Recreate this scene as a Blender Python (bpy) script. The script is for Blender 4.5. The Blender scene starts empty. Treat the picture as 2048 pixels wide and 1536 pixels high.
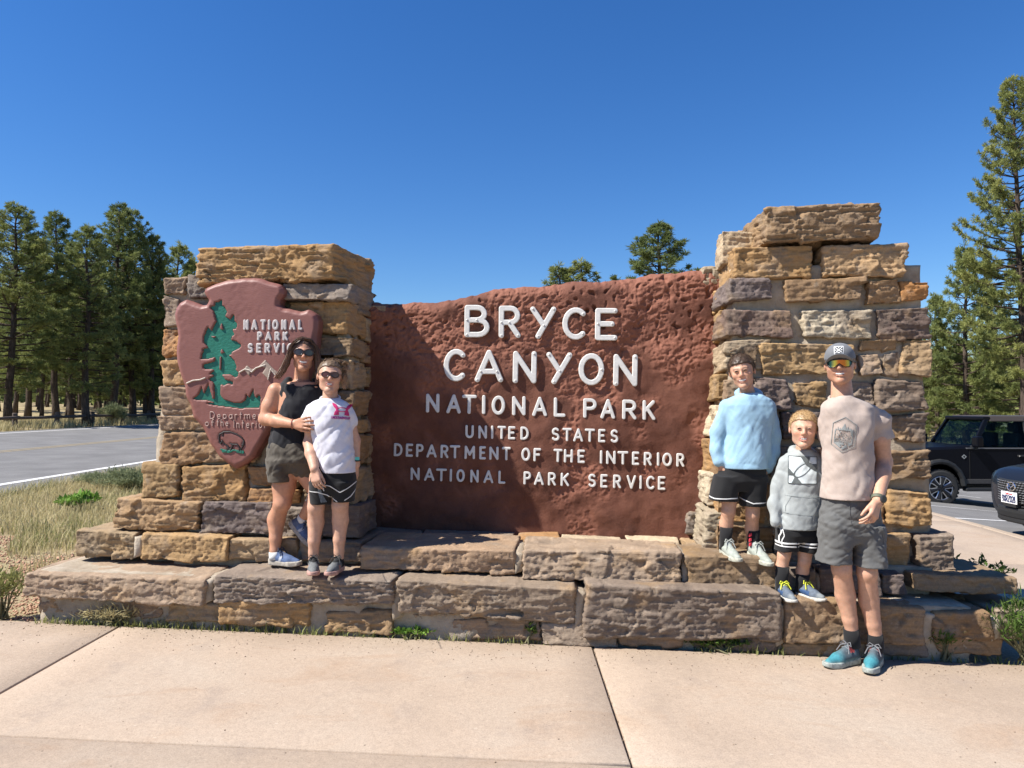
import bpy, math, random
import numpy as np
from mathutils import Vector, Matrix
from mathutils.bvhtree import BVHTree

random.seed(11)
RNG = np.random.RandomState(11)
sc = bpy.context.scene
COL = sc.collection

# ------------------------------------------------------------------ camera, sky, sun, exposure
FPX = 1440.0                     # focal length in pixels of the 2048 px wide photograph
CAM_H = 1.48
PITCH = math.atan((812 - 768) / FPX)
cam_data = bpy.data.cameras.new("camera")
cam_data.sensor_width = 36.0
cam_data.lens = FPX / 2048.0 * 36.0
cam_data.clip_start = 0.05
cam_data.clip_end = 3000.0
cam = bpy.data.objects.new("camera", cam_data)
cam.location = (0, 0, CAM_H)
cam.rotation_euler = (math.pi / 2 + PITCH, 0, 0)
COL.objects.link(cam)
sc.camera = cam

SUN_TRAVEL = Vector((1.0, 0.32, -1.22)).normalized()
SUN_EL = math.asin(-SUN_TRAVEL.z)
SUN_AZ = math.atan2(-SUN_TRAVEL.x, -SUN_TRAVEL.y) % (2 * math.pi)
world = bpy.data.worlds.new("World")
sc.world = world
world.use_nodes = True
wn = world.node_tree.nodes
wl = world.node_tree.links
wn.clear()
sky = wn.new("ShaderNodeTexSky")
sky.sky_type = 'NISHITA'
sky.sun_disc = False
sky.sun_elevation = SUN_EL
sky.sun_rotation = SUN_AZ
sky.altitude = 2400.0
sky.air_density = 1.6
sky.dust_density = 0.0
sky.ozone_density = 8.0
bg = wn.new("ShaderNodeBackground")
bg.inputs["Strength"].default_value = 0.075
wo = wn.new("ShaderNodeOutputWorld")
hs = wn.new("ShaderNodeHueSaturation")
hs.inputs["Saturation"].default_value = 1.2
hs.inputs["Hue"].default_value = 0.509
wl.new(sky.outputs[0], hs.inputs["Color"])
wl.new(hs.outputs[0], bg.inputs[0])
wl.new(bg.outputs[0], wo.inputs[0])
sun_data = bpy.data.lights.new("sun", 'SUN')
sun_data.energy = 5.0
sun_data.angle = math.radians(0.53)
sun_data.color = (1.0, 0.955, 0.88)
sun = bpy.data.objects.new("sun", sun_data)
sun.rotation_euler = SUN_TRAVEL.to_track_quat('-Z', 'Y').to_euler()
sun.location = (-10, -4, 14)
COL.objects.link(sun)
sc.view_settings.view_transform = 'Standard'
sc.view_settings.look = 'None'
sc.view_settings.exposure = 0.92
sc.view_settings.gamma = 1.0
sc.view_settings.use_curve_mapping = False
sc.render.engine = 'CYCLES'
sc.cycles.max_bounces = 6
sc.cycles.transparent_max_bounces = 8

# ------------------------------------------------------------------ geometry of the view
_cp, _sp = math.cos(PITCH), math.sin(PITCH)

def ray(px, py):
    xc = (px - 1024.0) / FPX
    yc = -(py - 768.0) / FPX
    return np.array([xc, _cp - yc * _sp, _sp + yc * _cp])

CAMP = np.array([0, 0, CAM_H])

def J(px, py, Y):
    """the point seen at a pixel of the photograph at depth Y (metres in front of the camera)"""
    r = ray(px, py)
    return CAMP + r * (Y / r[1])

PSI = math.radians(4.0)          # the monument is turned slightly to the road
UX = np.array([math.cos(PSI), -math.sin(PSI), 0.0])
WX = np.array([math.sin(PSI), math.cos(PSI), 0.0])
MO = np.array([0.24, 4.5, 0.0])

def m2w(u, w, z):
    return MO + UX * u + WX * w + np.array([0, 0, z])

def onw(px, py, w):
    """(u, z) of a pixel on the monument plane w"""
    r = ray(px, py)
    t = (w - np.dot(CAMP - MO, WX)) / np.dot(r, WX)
    p = CAMP + r * t - MO
    return float(np.dot(p, UX)), float(p[2])

def onu(px, py, u):
    """(w, z) of a pixel on the monument side plane u"""
    r = ray(px, py)
    t = (u - np.dot(CAMP - MO, UX)) / np.dot(r, UX)
    p = CAMP + r * t - MO
    return float(np.dot(p, WX)), float(p[2])

def ground(x, y=0.0):
    x = np.asarray(x, dtype=float)
    z = -0.02 * np.clip(x, -32, 14)
    k = 0.2 + 0.8*np.clip((np.asarray(y, dtype=float) - 9.5) / 5.5, 0, 1)
    z = z - 0.0216 * np.clip(x - 3.3, 0, 9.5) ** 1.5 * k
    return z

# ------------------------------------------------------------------ noise
_perm = np.random.RandomState(3).permutation(256)
_perm = np.concatenate([_perm, _perm, _perm])
_grad = np.random.RandomState(4).normal(size=(256, 3))
_grad /= np.linalg.norm(_grad, axis=1)[:, None]

def pnoise(p):
    p = np.asarray(p, dtype=np.float64)
    i = np.floor(p).astype(np.int64)
    f = p - i
    i &= 255
    u = f * f * f * (f * (f * 6 - 15) + 10)
    out = np.zeros(len(p))
    for dx in (0, 1):
        wx = u[:, 0] if dx else 1 - u[:, 0]
        a = _perm[i[:, 0] + dx]
        for dy in (0, 1):
            wy = u[:, 1] if dy else 1 - u[:, 1]
            b = _perm[a + i[:, 1] + dy]
            for dz in (0, 1):
                wz = u[:, 2] if dz else 1 - u[:, 2]
                g = _grad[_perm[b + i[:, 2] + dz] & 255]
                d = g[:, 0] * (f[:, 0] - dx) + g[:, 1] * (f[:, 1] - dy) + g[:, 2] * (f[:, 2] - dz)
                out += wx * wy * wz * d
    return out * 1.5

def fbm(p, octaves=3, gain=0.5):
    p = np.asarray(p, dtype=np.float64)
    o = np.zeros(len(p)); a = 1.0
    for k in range(octaves):
        o += a * pnoise(p + 17.3 * k)
        p = p * 2.03; a *= gain
    return o

# ------------------------------------------------------------------ objects
ORIG = {}

def mesh_np(name, verts, faces, smooth=False):
    me = bpy.data.meshes.new(name)
    verts = np.asarray(verts, dtype=np.float32)
    if isinstance(faces, np.ndarray):
        k = faces.shape[1]
        me.vertices.add(len(verts))
        me.vertices.foreach_set("co", verts.ravel())
        me.loops.add(faces.size)
        me.loops.foreach_set("vertex_index", faces.astype(np.int32).ravel())
        me.polygons.add(len(faces))
        me.polygons.foreach_set("loop_start", np.arange(0, faces.size, k, dtype=np.int32))
        me.polygons.foreach_set("loop_total", np.full(len(faces), k, dtype=np.int32))
        me.update(calc_edges=True)
        me.validate()
    else:
        me.from_pydata(verts.tolist(), [], faces)
        me.update()
    if smooth:
        me.polygons.foreach_set("use_smooth", np.ones(len(me.polygons), dtype=bool))
    return me

def link(name, me, material=None, parent=None, local=False):
    o = bpy.data.objects.new(name, me)
    COL.objects.link(o)
    if material is not None and me is not None and len(me.materials) == 0:
        me.materials.append(material)
    if parent is not None:
        o.parent = parent
        if not local:
            o.location = -Vector(ORIG.get(parent.name, (0, 0, 0)))
            ORIG[o.name] = (0, 0, 0)
    return o

def thing(name, loc, label, cat, group=None):
    o = bpy.data.objects.new(name, None)
    o.empty_display_size = 0.1
    COL.objects.link(o)
    o.location = loc
    ORIG[o.name] = tuple(loc)
    tag(o, label, cat, group)
    return o

def tag(o, label=None, cat=None, group=None, kind=None):
    if label: o["label"] = label
    if cat: o["category"] = cat
    if group: o["group"] = group
    if kind: o["kind"] = kind
    return o

class MB:
    """collects simple shapes into one mesh"""
    def __init__(s):
        s.v = []; s.f = []; s.n = 0
    def add(s, v, f):
        v = np.asarray(v, dtype=float)
        s.v.append(v)
        s.f += [tuple(int(i) + s.n for i in q) for q in f]
        s.n += len(v)
        return s
    def box(s, lo, hi):
        x0, y0, z0 = lo; x1, y1, z1 = hi
        v = [(x0,y0,z0),(x1,y0,z0),(x1,y1,z0),(x0,y1,z0),(x0,y0,z1),(x1,y0,z1),(x1,y1,z1),(x0,y1,z1)]
        return s.add(v, [(0,3,2,1),(4,5,6,7),(0,1,5,4),(1,2,6,5),(2,3,7,6),(3,0,4,7)])
    def hexa(s, v8):
        return s.add(v8, [(0,3,2,1),(4,5,6,7),(0,1,5,4),(1,2,6,5),(2,3,7,6),(3,0,4,7)])
    def tube(s, pts, rad, n=6, caps=True):
        pts = [np.asarray(p, float) for p in pts]
        if np.isscalar(rad): rad = [rad] * len(pts)
        rings = []
        prev = None
        for i, p in enumerate(pts):
            t = pts[min(i+1, len(pts)-1)] - pts[max(i-1, 0)]
            t = t / (np.linalg.norm(t) + 1e-9)
            a = np.array([0,0,1.0]) if abs(t[2]) < 0.9 else np.array([1.0,0,0])
            if prev is not None: a = prev
            b = np.cross(t, a); b /= (np.linalg.norm(b) + 1e-9)
            c = np.cross(b, t); prev = c
            ang = np.linspace(0, 2*math.pi, n, endpoint=False)
            rings.append(p + rad[i]*(np.cos(ang)[:,None]*b + np.sin(ang)[:,None]*c))
        f = []
        for i in range(len(pts)-1):
            for k in range(n):
                f.append((i*n+k, i*n+(k+1)%n, (i+1)*n+(k+1)%n, (i+1)*n+k))
        if caps:
            f.append(tuple(range(n-1,-1,-1)))
            f.append(tuple((len(pts)-1)*n+k for k in range(n)))
        return s.add(np.concatenate(rings), f)
    def prism(s, poly, y0, y1):
        """polygon in x,z extruded along y"""
        n = len(poly)
        v = [(p[0], y0, p[1]) for p in poly] + [(p[0], y1, p[1]) for p in poly]
        f = [tuple(range(n)), tuple(range(2*n-1, n-1, -1))]
        f += [(i, (i+n), (i+1)%n+n, (i+1)%n) for i in range(n)]
        return s.add(v, f)
    def mesh(s, name, smooth=False):
        me = bpy.data.meshes.new(name)
        me.from_pydata(np.concatenate(s.v).tolist(), [], s.f)
        me.update()
        if smooth:
            me.polygons.foreach_set("use_smooth", np.ones(len(me.polygons), dtype=bool))
        return me
    def build(s, name, material, parent=None, smooth=False, bevel=0, local=False):
        o = link(name, s.mesh(name, smooth), material, parent, local)
        if bevel:
            b = o.modifiers.new("bevel", 'BEVEL'); b.width = bevel; b.segments = 2; b.limit_method = 'ANGLE'
        return o

# ------------------------------------------------------------------ materials
class NT:
    def __init__(s, name):
        s.m = bpy.data.materials.new(name)
        s.m.use_nodes = True
        s.t = s.m.node_tree
        s.n = s.t.nodes; s.l = s.t.links
        s.b = s.n["Principled BSDF"]
        s.co = None
    def coord(s, which="Object"):
        tc = s.n.new("ShaderNodeTexCoord")
        return tc.outputs[which]
    def mapping(s, src, scale=(1,1,1), rot=(0,0,0)):
        mp = s.n.new("ShaderNodeMapping")
        mp.inputs["Scale"].default_value = scale
        mp.inputs["Rotation"].default_value = rot
        s.l.new(src, mp.inputs["Vector"])
        return mp.outputs[0]
    def noise(s, src, scale, detail=4, rough=0.55, dist=0.0):
        n = s.n.new("ShaderNodeTexNoise")
        n.inputs["Scale"].default_value = scale
        n.inputs["Detail"].default_value = detail
        n.inputs["Roughness"].default_value = rough
        n.inputs["Distortion"].default_value = dist
        if src is not None: s.l.new(src, n.inputs["Vector"])
        return n.outputs["Fac"]
    def voronoi(s, src, scale, feature='F1'):
        n = s.n.new("ShaderNodeTexVoronoi")
        n.feature = feature
        n.inputs["Scale"].default_value = scale
        s.l.new(src, n.inputs["Vector"])
        return n.outputs["Distance"]
    def ramp(s, src, stops):
        r = s.n.new("ShaderNodeValToRGB")
        e = r.color_ramp.elements
        while len(e) < len(stops): e.new(0.5)
        for i, (p, c) in enumerate(stops):
            e[i].position = p
            e[i].color = (c, c, c, 1) if np.isscalar(c) else (*c, 1)
        s.l.new(src, r.inputs[0])
        return r.outputs[0]
    def mix(s, a, b, fac, mode='MIX'):
        m = s.n.new("ShaderNodeMix"); m.data_type = 'RGBA'; m.blend_type = mode
        for inp, val in ((m.inputs[6], a), (m.inputs[7], b)):
            if hasattr(val, "is_linked") or hasattr(val, "links"): s.l.new(val, inp)
            else: inp.default_value = (*val, 1) if len(val) == 3 else val
        if hasattr(fac, "links"): s.l.new(fac, m.inputs[0])
        else: m.inputs[0].default_value = fac
        return m.outputs[2]
    def math(s, op, a, b):
        m = s.n.new("ShaderNodeMath"); m.operation = op
        for i, v in enumerate((a, b)):
            if hasattr(v, "links"): s.l.new(v, m.inputs[i])
            else: m.inputs[i].default_value = v
        return m.outputs[0]
    def bump(s, h, strength=0.4, dist=0.01, prev=None):
        b = s.n.new("ShaderNodeBump")
        b.inputs["Strength"].default_value = strength
        b.inputs["Distance"].default_value = dist
        s.l.new(h, b.inputs["Height"])
        if prev is not None: s.l.new(prev, b.inputs["Normal"])
        s.l.new(b.outputs[0], s.b.inputs["Normal"])
        return b.outputs[0]
    def color(s, c):
        if hasattr(c, "links"): s.l.new(c, s.b.inputs["Base Color"])
        else: s.b.inputs["Base Color"].default_value = (*c, 1)
    def set(s, **k):
        names = dict(rough="Roughness", metal="Metallic", spec="Specular IOR Level", trans="Transmission Weight",
                     ior="IOR", coat="Coat Weight", sheen="Sheen Weight", sss="Subsurface Weight", alpha="Alpha")
        for a, v in k.items(): s.b.inputs[names[a]].default_value = v
        return s

def simple(name, col, rough=0.6, var=0.15, scale=20, bump=0.0, bscale=60, bdist=0.004, **k):
    t = NT(name)
    co = t.coord()
    n = t.noise(co, scale)
    lo = tuple(c*(1-var) for c in col); hi = tuple(min(1, c*(1+var)) for c in col)
    t.color(t.ramp(n, [(0.3, lo), (0.7, hi)]))
    t.set(rough=rough, **k)
    if bump: t.bump(t.noise(co, bscale, 3), bump, bdist)
    return t.m

MAT = {}
# sandstone: each block has its own colour (object colour), bedding lines, blotches and grain
t = NT("sandstone")
oi = t.n.new("ShaderNodeObjectInfo")
co = t.coord()
bed = t.noise(t.mapping(co, (2.0, 2.0, 22.0)), 2.2, 5, 0.6, 0.6)
blot = t.noise(co, 5.0, 5, 0.6, 0.3)
grain = t.noise(co, 90.0, 4, 0.7)
c = t.mix(oi.outputs["Color"], (0.30, 0.235, 0.175), t.ramp(blot, [(0.50, 0.0), (0.72, 0.75)]))
c = t.mix(c, (0.44, 0.275, 0.125), t.ramp(t.noise(t.mapping(co, (1.3,1.1,1.7)), 3.1, 4), [(0.56, 0.0), (0.75, 0.6)]))
c = t.mix(c, t.ramp(bed, [(0.25, 0.55), (0.6, 1.0)]), 0.75, 'MULTIPLY')
c = t.mix(c, (0.50, 0.43, 0.34), t.ramp(t.noise(co, 13.0, 6, 0.7), [(0.60, 0.0), (0.76, 0.55)]))
c = t.mix(c, t.ramp(grain, [(0.25, 0.72), (0.7, 1.12)]), 0.8, 'MULTIPLY')
t.color(c)
t.set(rough=0.92, spec=0.2)
h = t.math('ADD', t.math('MULTIPLY', bed, 0.6), t.math('MULTIPLY', t.noise(co, 38.0, 6, 0.7), 0.55))
b1 = t.bump(h, 0.7, 0.014)
b2 = t.bump(t.noise(co, 170.0, 4, 0.75), 0.6, 0.006, b1)
t.bump(t.noise(co, 420.0, 2, 0.7), 0.5, 0.003, b2)
MAT["stone"] = t.m

t = NT("mortar")
co = t.coord()
n = t.noise(co, 9, 5, 0.65)
t.color(t.mix(t.ramp(n, [(0.3, (0.27, 0.215, 0.155)), (0.7, (0.43, 0.365, 0.28))]), (0.52,0.47,0.40), t.ramp(t.noise(co, 4.0, 4), [(0.58,0.0),(0.75,0.5)])))
t.set(rough=0.95, spec=0.15)
t.bump(t.noise(co, 70, 5, 0.7), 0.7, 0.012)
MAT["mortar"] = t.m

# red cement panel of the sign: dark smooth skin, paler where it is rough and weathered
t = NT("red_rock")
co = t.coord()
a = t.n.new("ShaderNodeAttribute"); a.attribute_name = "Col"
n1 = t.noise(co, 4.0, 5, 0.6, 0.4)
c = t.ramp(n1, [(0.28, (0.098, 0.037, 0.023)), (0.55, (0.142, 0.054, 0.033)), (0.78, (0.190, 0.078, 0.048))])
c = t.mix(c, (0.232, 0.093, 0.058), a.outputs["Fac"])
c = t.mix(c, (0.055, 0.022, 0.016), t.ramp(t.noise(t.mapping(co, (1, 1, 0.35)), 7.0, 5, 0.65), [(0.62, 0.0), (0.8, 0.6)]))
c = t.mix(c, t.ramp(t.noise(co, 160, 3, 0.7), [(0.25, 0.72), (0.7, 1.14)]), 0.9, 'MULTIPLY')
t.color(c)
t.set(rough=0.8, spec=0.3)
b1 = t.bump(t.noise(co, 110, 4, 0.7), 0.5, 0.006)
t.bump(t.noise(co, 260, 3, 0.7), 0.5, 0.003, b1)
MAT["red_rock"] = t.m

def concrete(name, base, lum=1.0):
    t = NT(name)
    co = t.coord()
    a = t.noise(co, 0.9, 5, 0.6, 0.3)
    c = t.ramp(a, [(0.30, tuple(x*0.86 for x in base)), (0.5, base), (0.72, (base[0]*1.03, base[1]*1.08, base[2]*1.12))])
    c = t.mix(c, (base[0]*0.84, base[1]*0.70, base[2]*0.58), t.ramp(t.noise(t.mapping(co, (0.8,1.4,1)), 1.7, 5, 0.65, 0.8), [(0.54, 0.0), (0.76, 0.55)]))
    c = t.mix(c, (base[0]*0.72, base[1]*0.74, base[2]*0.80), t.ramp(t.noise(t.mapping(co, (1.1,0.9,1)), 2.6, 6, 0.7), [(0.55, 0.0), (0.76, 0.7)]))
    sp = t.noise(co, 140, 3, 0.75)
    c = t.mix(c, t.ramp(sp, [(0.25, 0.66), (0.5, 1.0), (0.8, 1.16)]), 0.9, 'MULTIPLY')
    c = t.mix(c, t.ramp(t.noise(co, 38, 4, 0.7), [(0.3, 0.88), (0.7, 1.08)]), 0.8, 'MULTIPLY')
    pits = t.voronoi(co, 9.0)
    c = t.mix(c, (0.10, 0.075, 0.055), t.ramp(pits, [(0.030, 0.85), (0.045, 0.0)]))
    chips = t.voronoi(t.mapping(co, (1.0, 1.6, 1.0)), 5.3)
    c = t.mix(c, (0.50, 0.42, 0.33), t.ramp(chips, [(0.035, 0.6), (0.06, 0.0)]))
    t.color(c)
    t.set(rough=0.9, spec=0.2)
    b1 = t.bump(t.noise(co, 180, 4, 0.75), 0.35, 0.004)
    t.bump(t.noise(co, 18, 4, 0.6), 0.25, 0.01, b1)
    return t.m
MAT["slab"] = concrete("pink_concrete", (0.39, 0.303, 0.228))
MAT["kerb"] = concrete("kerb_concrete", (0.38, 0.30, 0.225))

t = NT("asphalt")
co = t.coord()
c = t.ramp(t.noise(co, 1.1, 5, 0.6), [(0.3, (0.135, 0.130, 0.125)), (0.7, (0.19, 0.184, 0.176))])
c = t.mix(c, t.ramp(t.noise(co, 120, 3, 0.8), [(0.25, 0.6), (0.75, 1.35)]), 0.9, 'MULTIPLY')
c = t.mix(c, (0.09, 0.088, 0.088), t.ramp(t.noise(t.mapping(co, (3.0, 0.25, 1)), 1.3, 4), [(0.60, 0), (0.75, 0.5)]))
t.color(c); t.set(rough=0.9, spec=0.25)
t.bump(t.noise(co, 90, 3, 0.7), 0.5, 0.006)
MAT["asphalt"] = t.m
def paint(name, col):
    t = NT(name); co = t.coord()
    t.color(t.mix(col, (0.2, 0.195, 0.19), t.ramp(t.noise(co, 14, 5, 0.75), [(0.52, 0.0), (0.72, 0.8)])))
    t.set(rough=0.8); return t.m
MAT["white_paint"] = paint("white_road_paint", (0.62, 0.61, 0.59))
MAT["yellow_paint"] = paint("yellow_road_paint", (0.30, 0.235, 0.13))

t = NT("soil")
co = t.coord()
c = t.ramp(t.noise(co, 0.45, 6, 0.65, 0.5), [(0.3, (0.235, 0.185, 0.105)), (0.5, (0.35, 0.28, 0.165)), (0.7, (0.41, 0.31, 0.205))])
c = t.mix(c, (0.115, 0.12, 0.045), t.ramp(t.noise(co, 2.3, 6, 0.7), [(0.5, 0.0), (0.66, 0.7)]))
c = t.mix(c, t.ramp(t.noise(co, 55, 4, 0.8), [(0.25, 0.6), (0.75, 1.3)]), 0.8, 'MULTIPLY')
t.color(c); t.set(rough=0.95, spec=0.1)
t.bump(t.noise(co, 30, 5, 0.7), 0.6, 0.03)
MAT["soil"] = t.m
MAT["gravel"] = simple("red_gravel", (0.40, 0.235, 0.15), 0.9, 0.45, 40)
# ================================================================== setting
def grid_sheet(xs, ys, zf):
    X, Y = np.meshgrid(xs, ys, indexing='ij')
    Z = zf(X, Y)
    nx, ny = len(xs), len(ys)
    idx = np.arange(nx*ny).reshape(nx, ny)
    f = np.stack([idx[:-1,:-1], idx[1:,:-1], idx[1:,1:], idx[:-1,1:]], -1).reshape(-1, 4)
    return np.stack([X, Y, Z], -1).reshape(-1, 3), f

def terrain_z(X, Y):
    z = ground(X, Y) - 0.05
    z = z - 0.2*np.clip((X - 6.35 - 0.10*(Y-9))/0.3, 0, 1)*np.clip((26-X)/2.0, 0, 1)*np.clip((35-Y)/2.0, 0, 1)
    n = pnoise(np.stack([X*0.35, Y*0.35, X*0], -1).reshape(-1, 3)).reshape(X.shape)
    far = np.clip((-X - 23.5) / 10.0, 0, 1)
    z = z + n * (0.03 + 0.15 * far)
    z = z + far * 0.02 * np.clip(-X - 23.5, 0, 60) + 0.006*np.clip(Y-45, 0, 400)*np.clip((-X)/20.0, 0, 1)
    z = z + 0.012*np.clip(Y-30, 0, 200)*np.clip((X+5)/10.0, 0, 1)*0.5
    return z
xs = np.concatenate([np.linspace(-900, -70, 24), np.linspace(-68, 40, 150), np.linspace(45, 900, 24)])
ys = np.concatenate([np.linspace(-60, -4, 8), np.linspace(-3, 60, 100), np.linspace(64, 1800, 40)])
v, f = grid_sheet(xs, ys, terrain_z)
terrain = link("ground", mesh_np("ground", v, f, True), MAT["soil"])
tag(terrain, kind="structure")

def strip(name, xa, xb, ya, yb, dz, mat, skew=0.0, x_n=10, y_n=60, parent=None):
    """a sheet on the ground; skew = drift of x per metre of y"""
    v, f = grid_sheet(np.linspace(xa, xb, x_n), np.linspace(ya, yb, y_n), lambda X, Y: X*0)
    v[:, 0] += skew * (v[:, 1] - 10.0)
    v[:, 2] = ground(v[:, 0], v[:, 1]) + dz
    o = link(name, mesh_np(name, v, f), mat, parent)
    return o
road = strip("road", -20.6, -7.7, -40, 260, 0.0, MAT["asphalt"], -0.02)
tag(road, kind="structure")
strip("edge_line", -8.55, -8.37, -40, 260, 0.005, MAT["white_paint"], -0.02, 2, parent=road)
strip("edge_line", -19.75, -19.58, -40, 260, 0.005, MAT["white_paint"], -0.02, 2, parent=road)
strip("centre_line", -13.55, -13.43, -40, 260, 0.005, MAT["yellow_paint"], -0.02, 2, parent=road)
strip("centre_line", -13.27, -13.15, -40, 260, 0.005, MAT["yellow_paint"], -0.02, 2, parent=road)

lot = strip("parking_lot", 6.0, 24.0, -6, 34, -0.13, MAT["asphalt"], 0.10, 30, 30)
tag(lot, kind="structure")
for yy in (7.6, 11.9, 14.7, 19.4, 22.4):
    v, f = grid_sheet(np.linspace(7.3, 12.6, 12), np.array([yy, yy+0.11]), lambda X, Y: ground(X, Y) - 0.125)
    link("bay_line", mesh_np("bay_line", v, f), MAT["white_paint"], lot)

# sidewalk: concrete slabs with tooled joints
sidewalk_v, sidewalk_f = grid_sheet(np.linspace(-9.5, 6.6, 30), np.linspace(-4.5, 4.9, 6), lambda X, Y: ground(X, Y) - 0.035)
sidewalk_bed = link("sidewalk", mesh_np("sidewalk", sidewalk_v, sidewalk_f), simple("joint_sand", (0.30, 0.23, 0.16), 0.95, 0.4, 60))
tag(sidewalk_bed, kind="structure")
v, f = grid_sheet(np.linspace(3.3, 6.6, 8), np.linspace(4.95, 34, 20), lambda X, Y: ground(X, Y) - 0.035)
link("bedding", mesh_np("bedding", v, f), sidewalk_bed.data.materials[0], sidewalk_bed)

def slab(x0, x1, y0a, y0b, y1a, y1b, x0t=None, x1t=None):
    """concrete slab; y0a..y1b are the near and far y at its left (a) and right (b) ends"""
    g = 0.0135
    nx, ny = 14, 6
    s = np.linspace(0, 1, nx); tt = np.linspace(0, 1, ny)
    S, T = np.meshgrid(s, tt, indexing='ij')
    xl = x0 + g + ((x0t - x0) if x0t is not None else 0) * T
    xr = x1 - g + ((x1t - x1) if x1t is not None else 0) * T
    X = xl + (xr - xl) * S
    ya = y0a + (y0b - y0a) * S + g; yb = y1a + (y1b - y1a) * S - g
    Y = ya + (yb - ya) * T
    top = np.stack([X, Y, ground(X, Y)], -1)
    # pull the rim in and down for a tooled edge
    c = top.copy()
    r = 0.016
    rim = np.zeros((nx, ny), bool); rim[0] = rim[-1] = True; rim[:, 0] = rim[:, -1] = True
    verts = [top.reshape(-1, 3)]
    idx = np.arange(nx*ny).reshape(nx, ny)
    f = np.stack([idx[:-1,:-1], idx[1:,:-1], idx[1:,1:], idx[:-1,1:]], -1).reshape(-1, 4).tolist()
    loop = [(i, 0) for i in range(nx)] + [(nx-1, j) for j in range(1, ny)] + [(i, ny-1) for i in range(nx-2, -1, -1)] + [(0, j) for j in range(ny-2, 0, -1)]
    n0 = nx*ny
    cen = top.reshape(-1, 3).mean(0)
    rings = [(0.006, 0.004), (0.009, 0.016), (0.009, 0.12)]
    last = [int(idx[i, j]) for i, j in loop]
    for grow, down in rings:
        ring = []
        for i, j in loop:
            p = top[i, j].copy()
            p[0] += grow * (-1 if i == 0 else (1 if i == nx-1 else 0))
            p[1] += grow * (-1 if j == 0 else (1 if j == ny-1 else 0))
            p[2] -= down
            ring.append(p)
        verts.append(np.array(ring))
        cur = list(range(n0, n0+len(ring))); n0 += len(ring)
        m = len(ring)
        for k in range(m):
            f.append([last[k], cur[k], cur[(k+1) % m], last[(k+1) % m]])
        last = cur
    o = link("slab", mesh_np("slab", np.concatenate(verts), np.array(f), False), MAT["slab"], sidewalk_bed)
    return o
jy = lambda x: 3.04 - 0.055 * (x - 0.4)
by = lambda x: 4.535 - 0.07 * (x - 0.24)        # along the foot of the monument
cols = [-9.5, -5.6, -2.55, 0.50, 3.45, 6.35]
for a, b in zip(cols[:-1], cols[1:]):
    slab(a, b, jy(a), jy(b), by(a), by(b))
    slab(a, b, jy(a) - 3.0, jy(b) - 3.0, jy(a), jy(b))
yy = by(3.45)
k = 0
ys_ = [4.36, 7.3, 10.3, 13.3, 16.3, 20.0, 26.0, 33.0]
for a, b in zip(ys_[:-1], ys_[1:]):
    kx = lambda y: 6.25 + 0.10 * (y - 9.0)
    slab(3.42, kx(a), a, a - (0.17 if a == ys_[0] else 0), b, b, 3.42, kx(b))
# kerb along the parking lot
nk = 12
for i in range(nk):
    a = 2.0 + i*2.6; b = a + 2.585
    m = MB()
    for (p, q) in ((a, b),):
        x0a, x0b = 6.27 + 0.10*(a-9), 6.27 + 0.10*(b-9)
        za, zb = float(ground(x0a, a)), float(ground(x0b, b))
        m.hexa([(x0a, a, za-0.3), (x0a+0.16, a, za-0.3), (x0b+0.16, b, zb-0.3), (x0b, b, zb-0.3),
                (x0a, a, za+0.004), (x0a+0.145, a, za-0.004), (x0b+0.145, b, zb-0.004), (x0b, b, zb+0.004)])
    m.build("kerb_stone", MAT["kerb"], sidewalk_bed, bevel=0.012)

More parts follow.
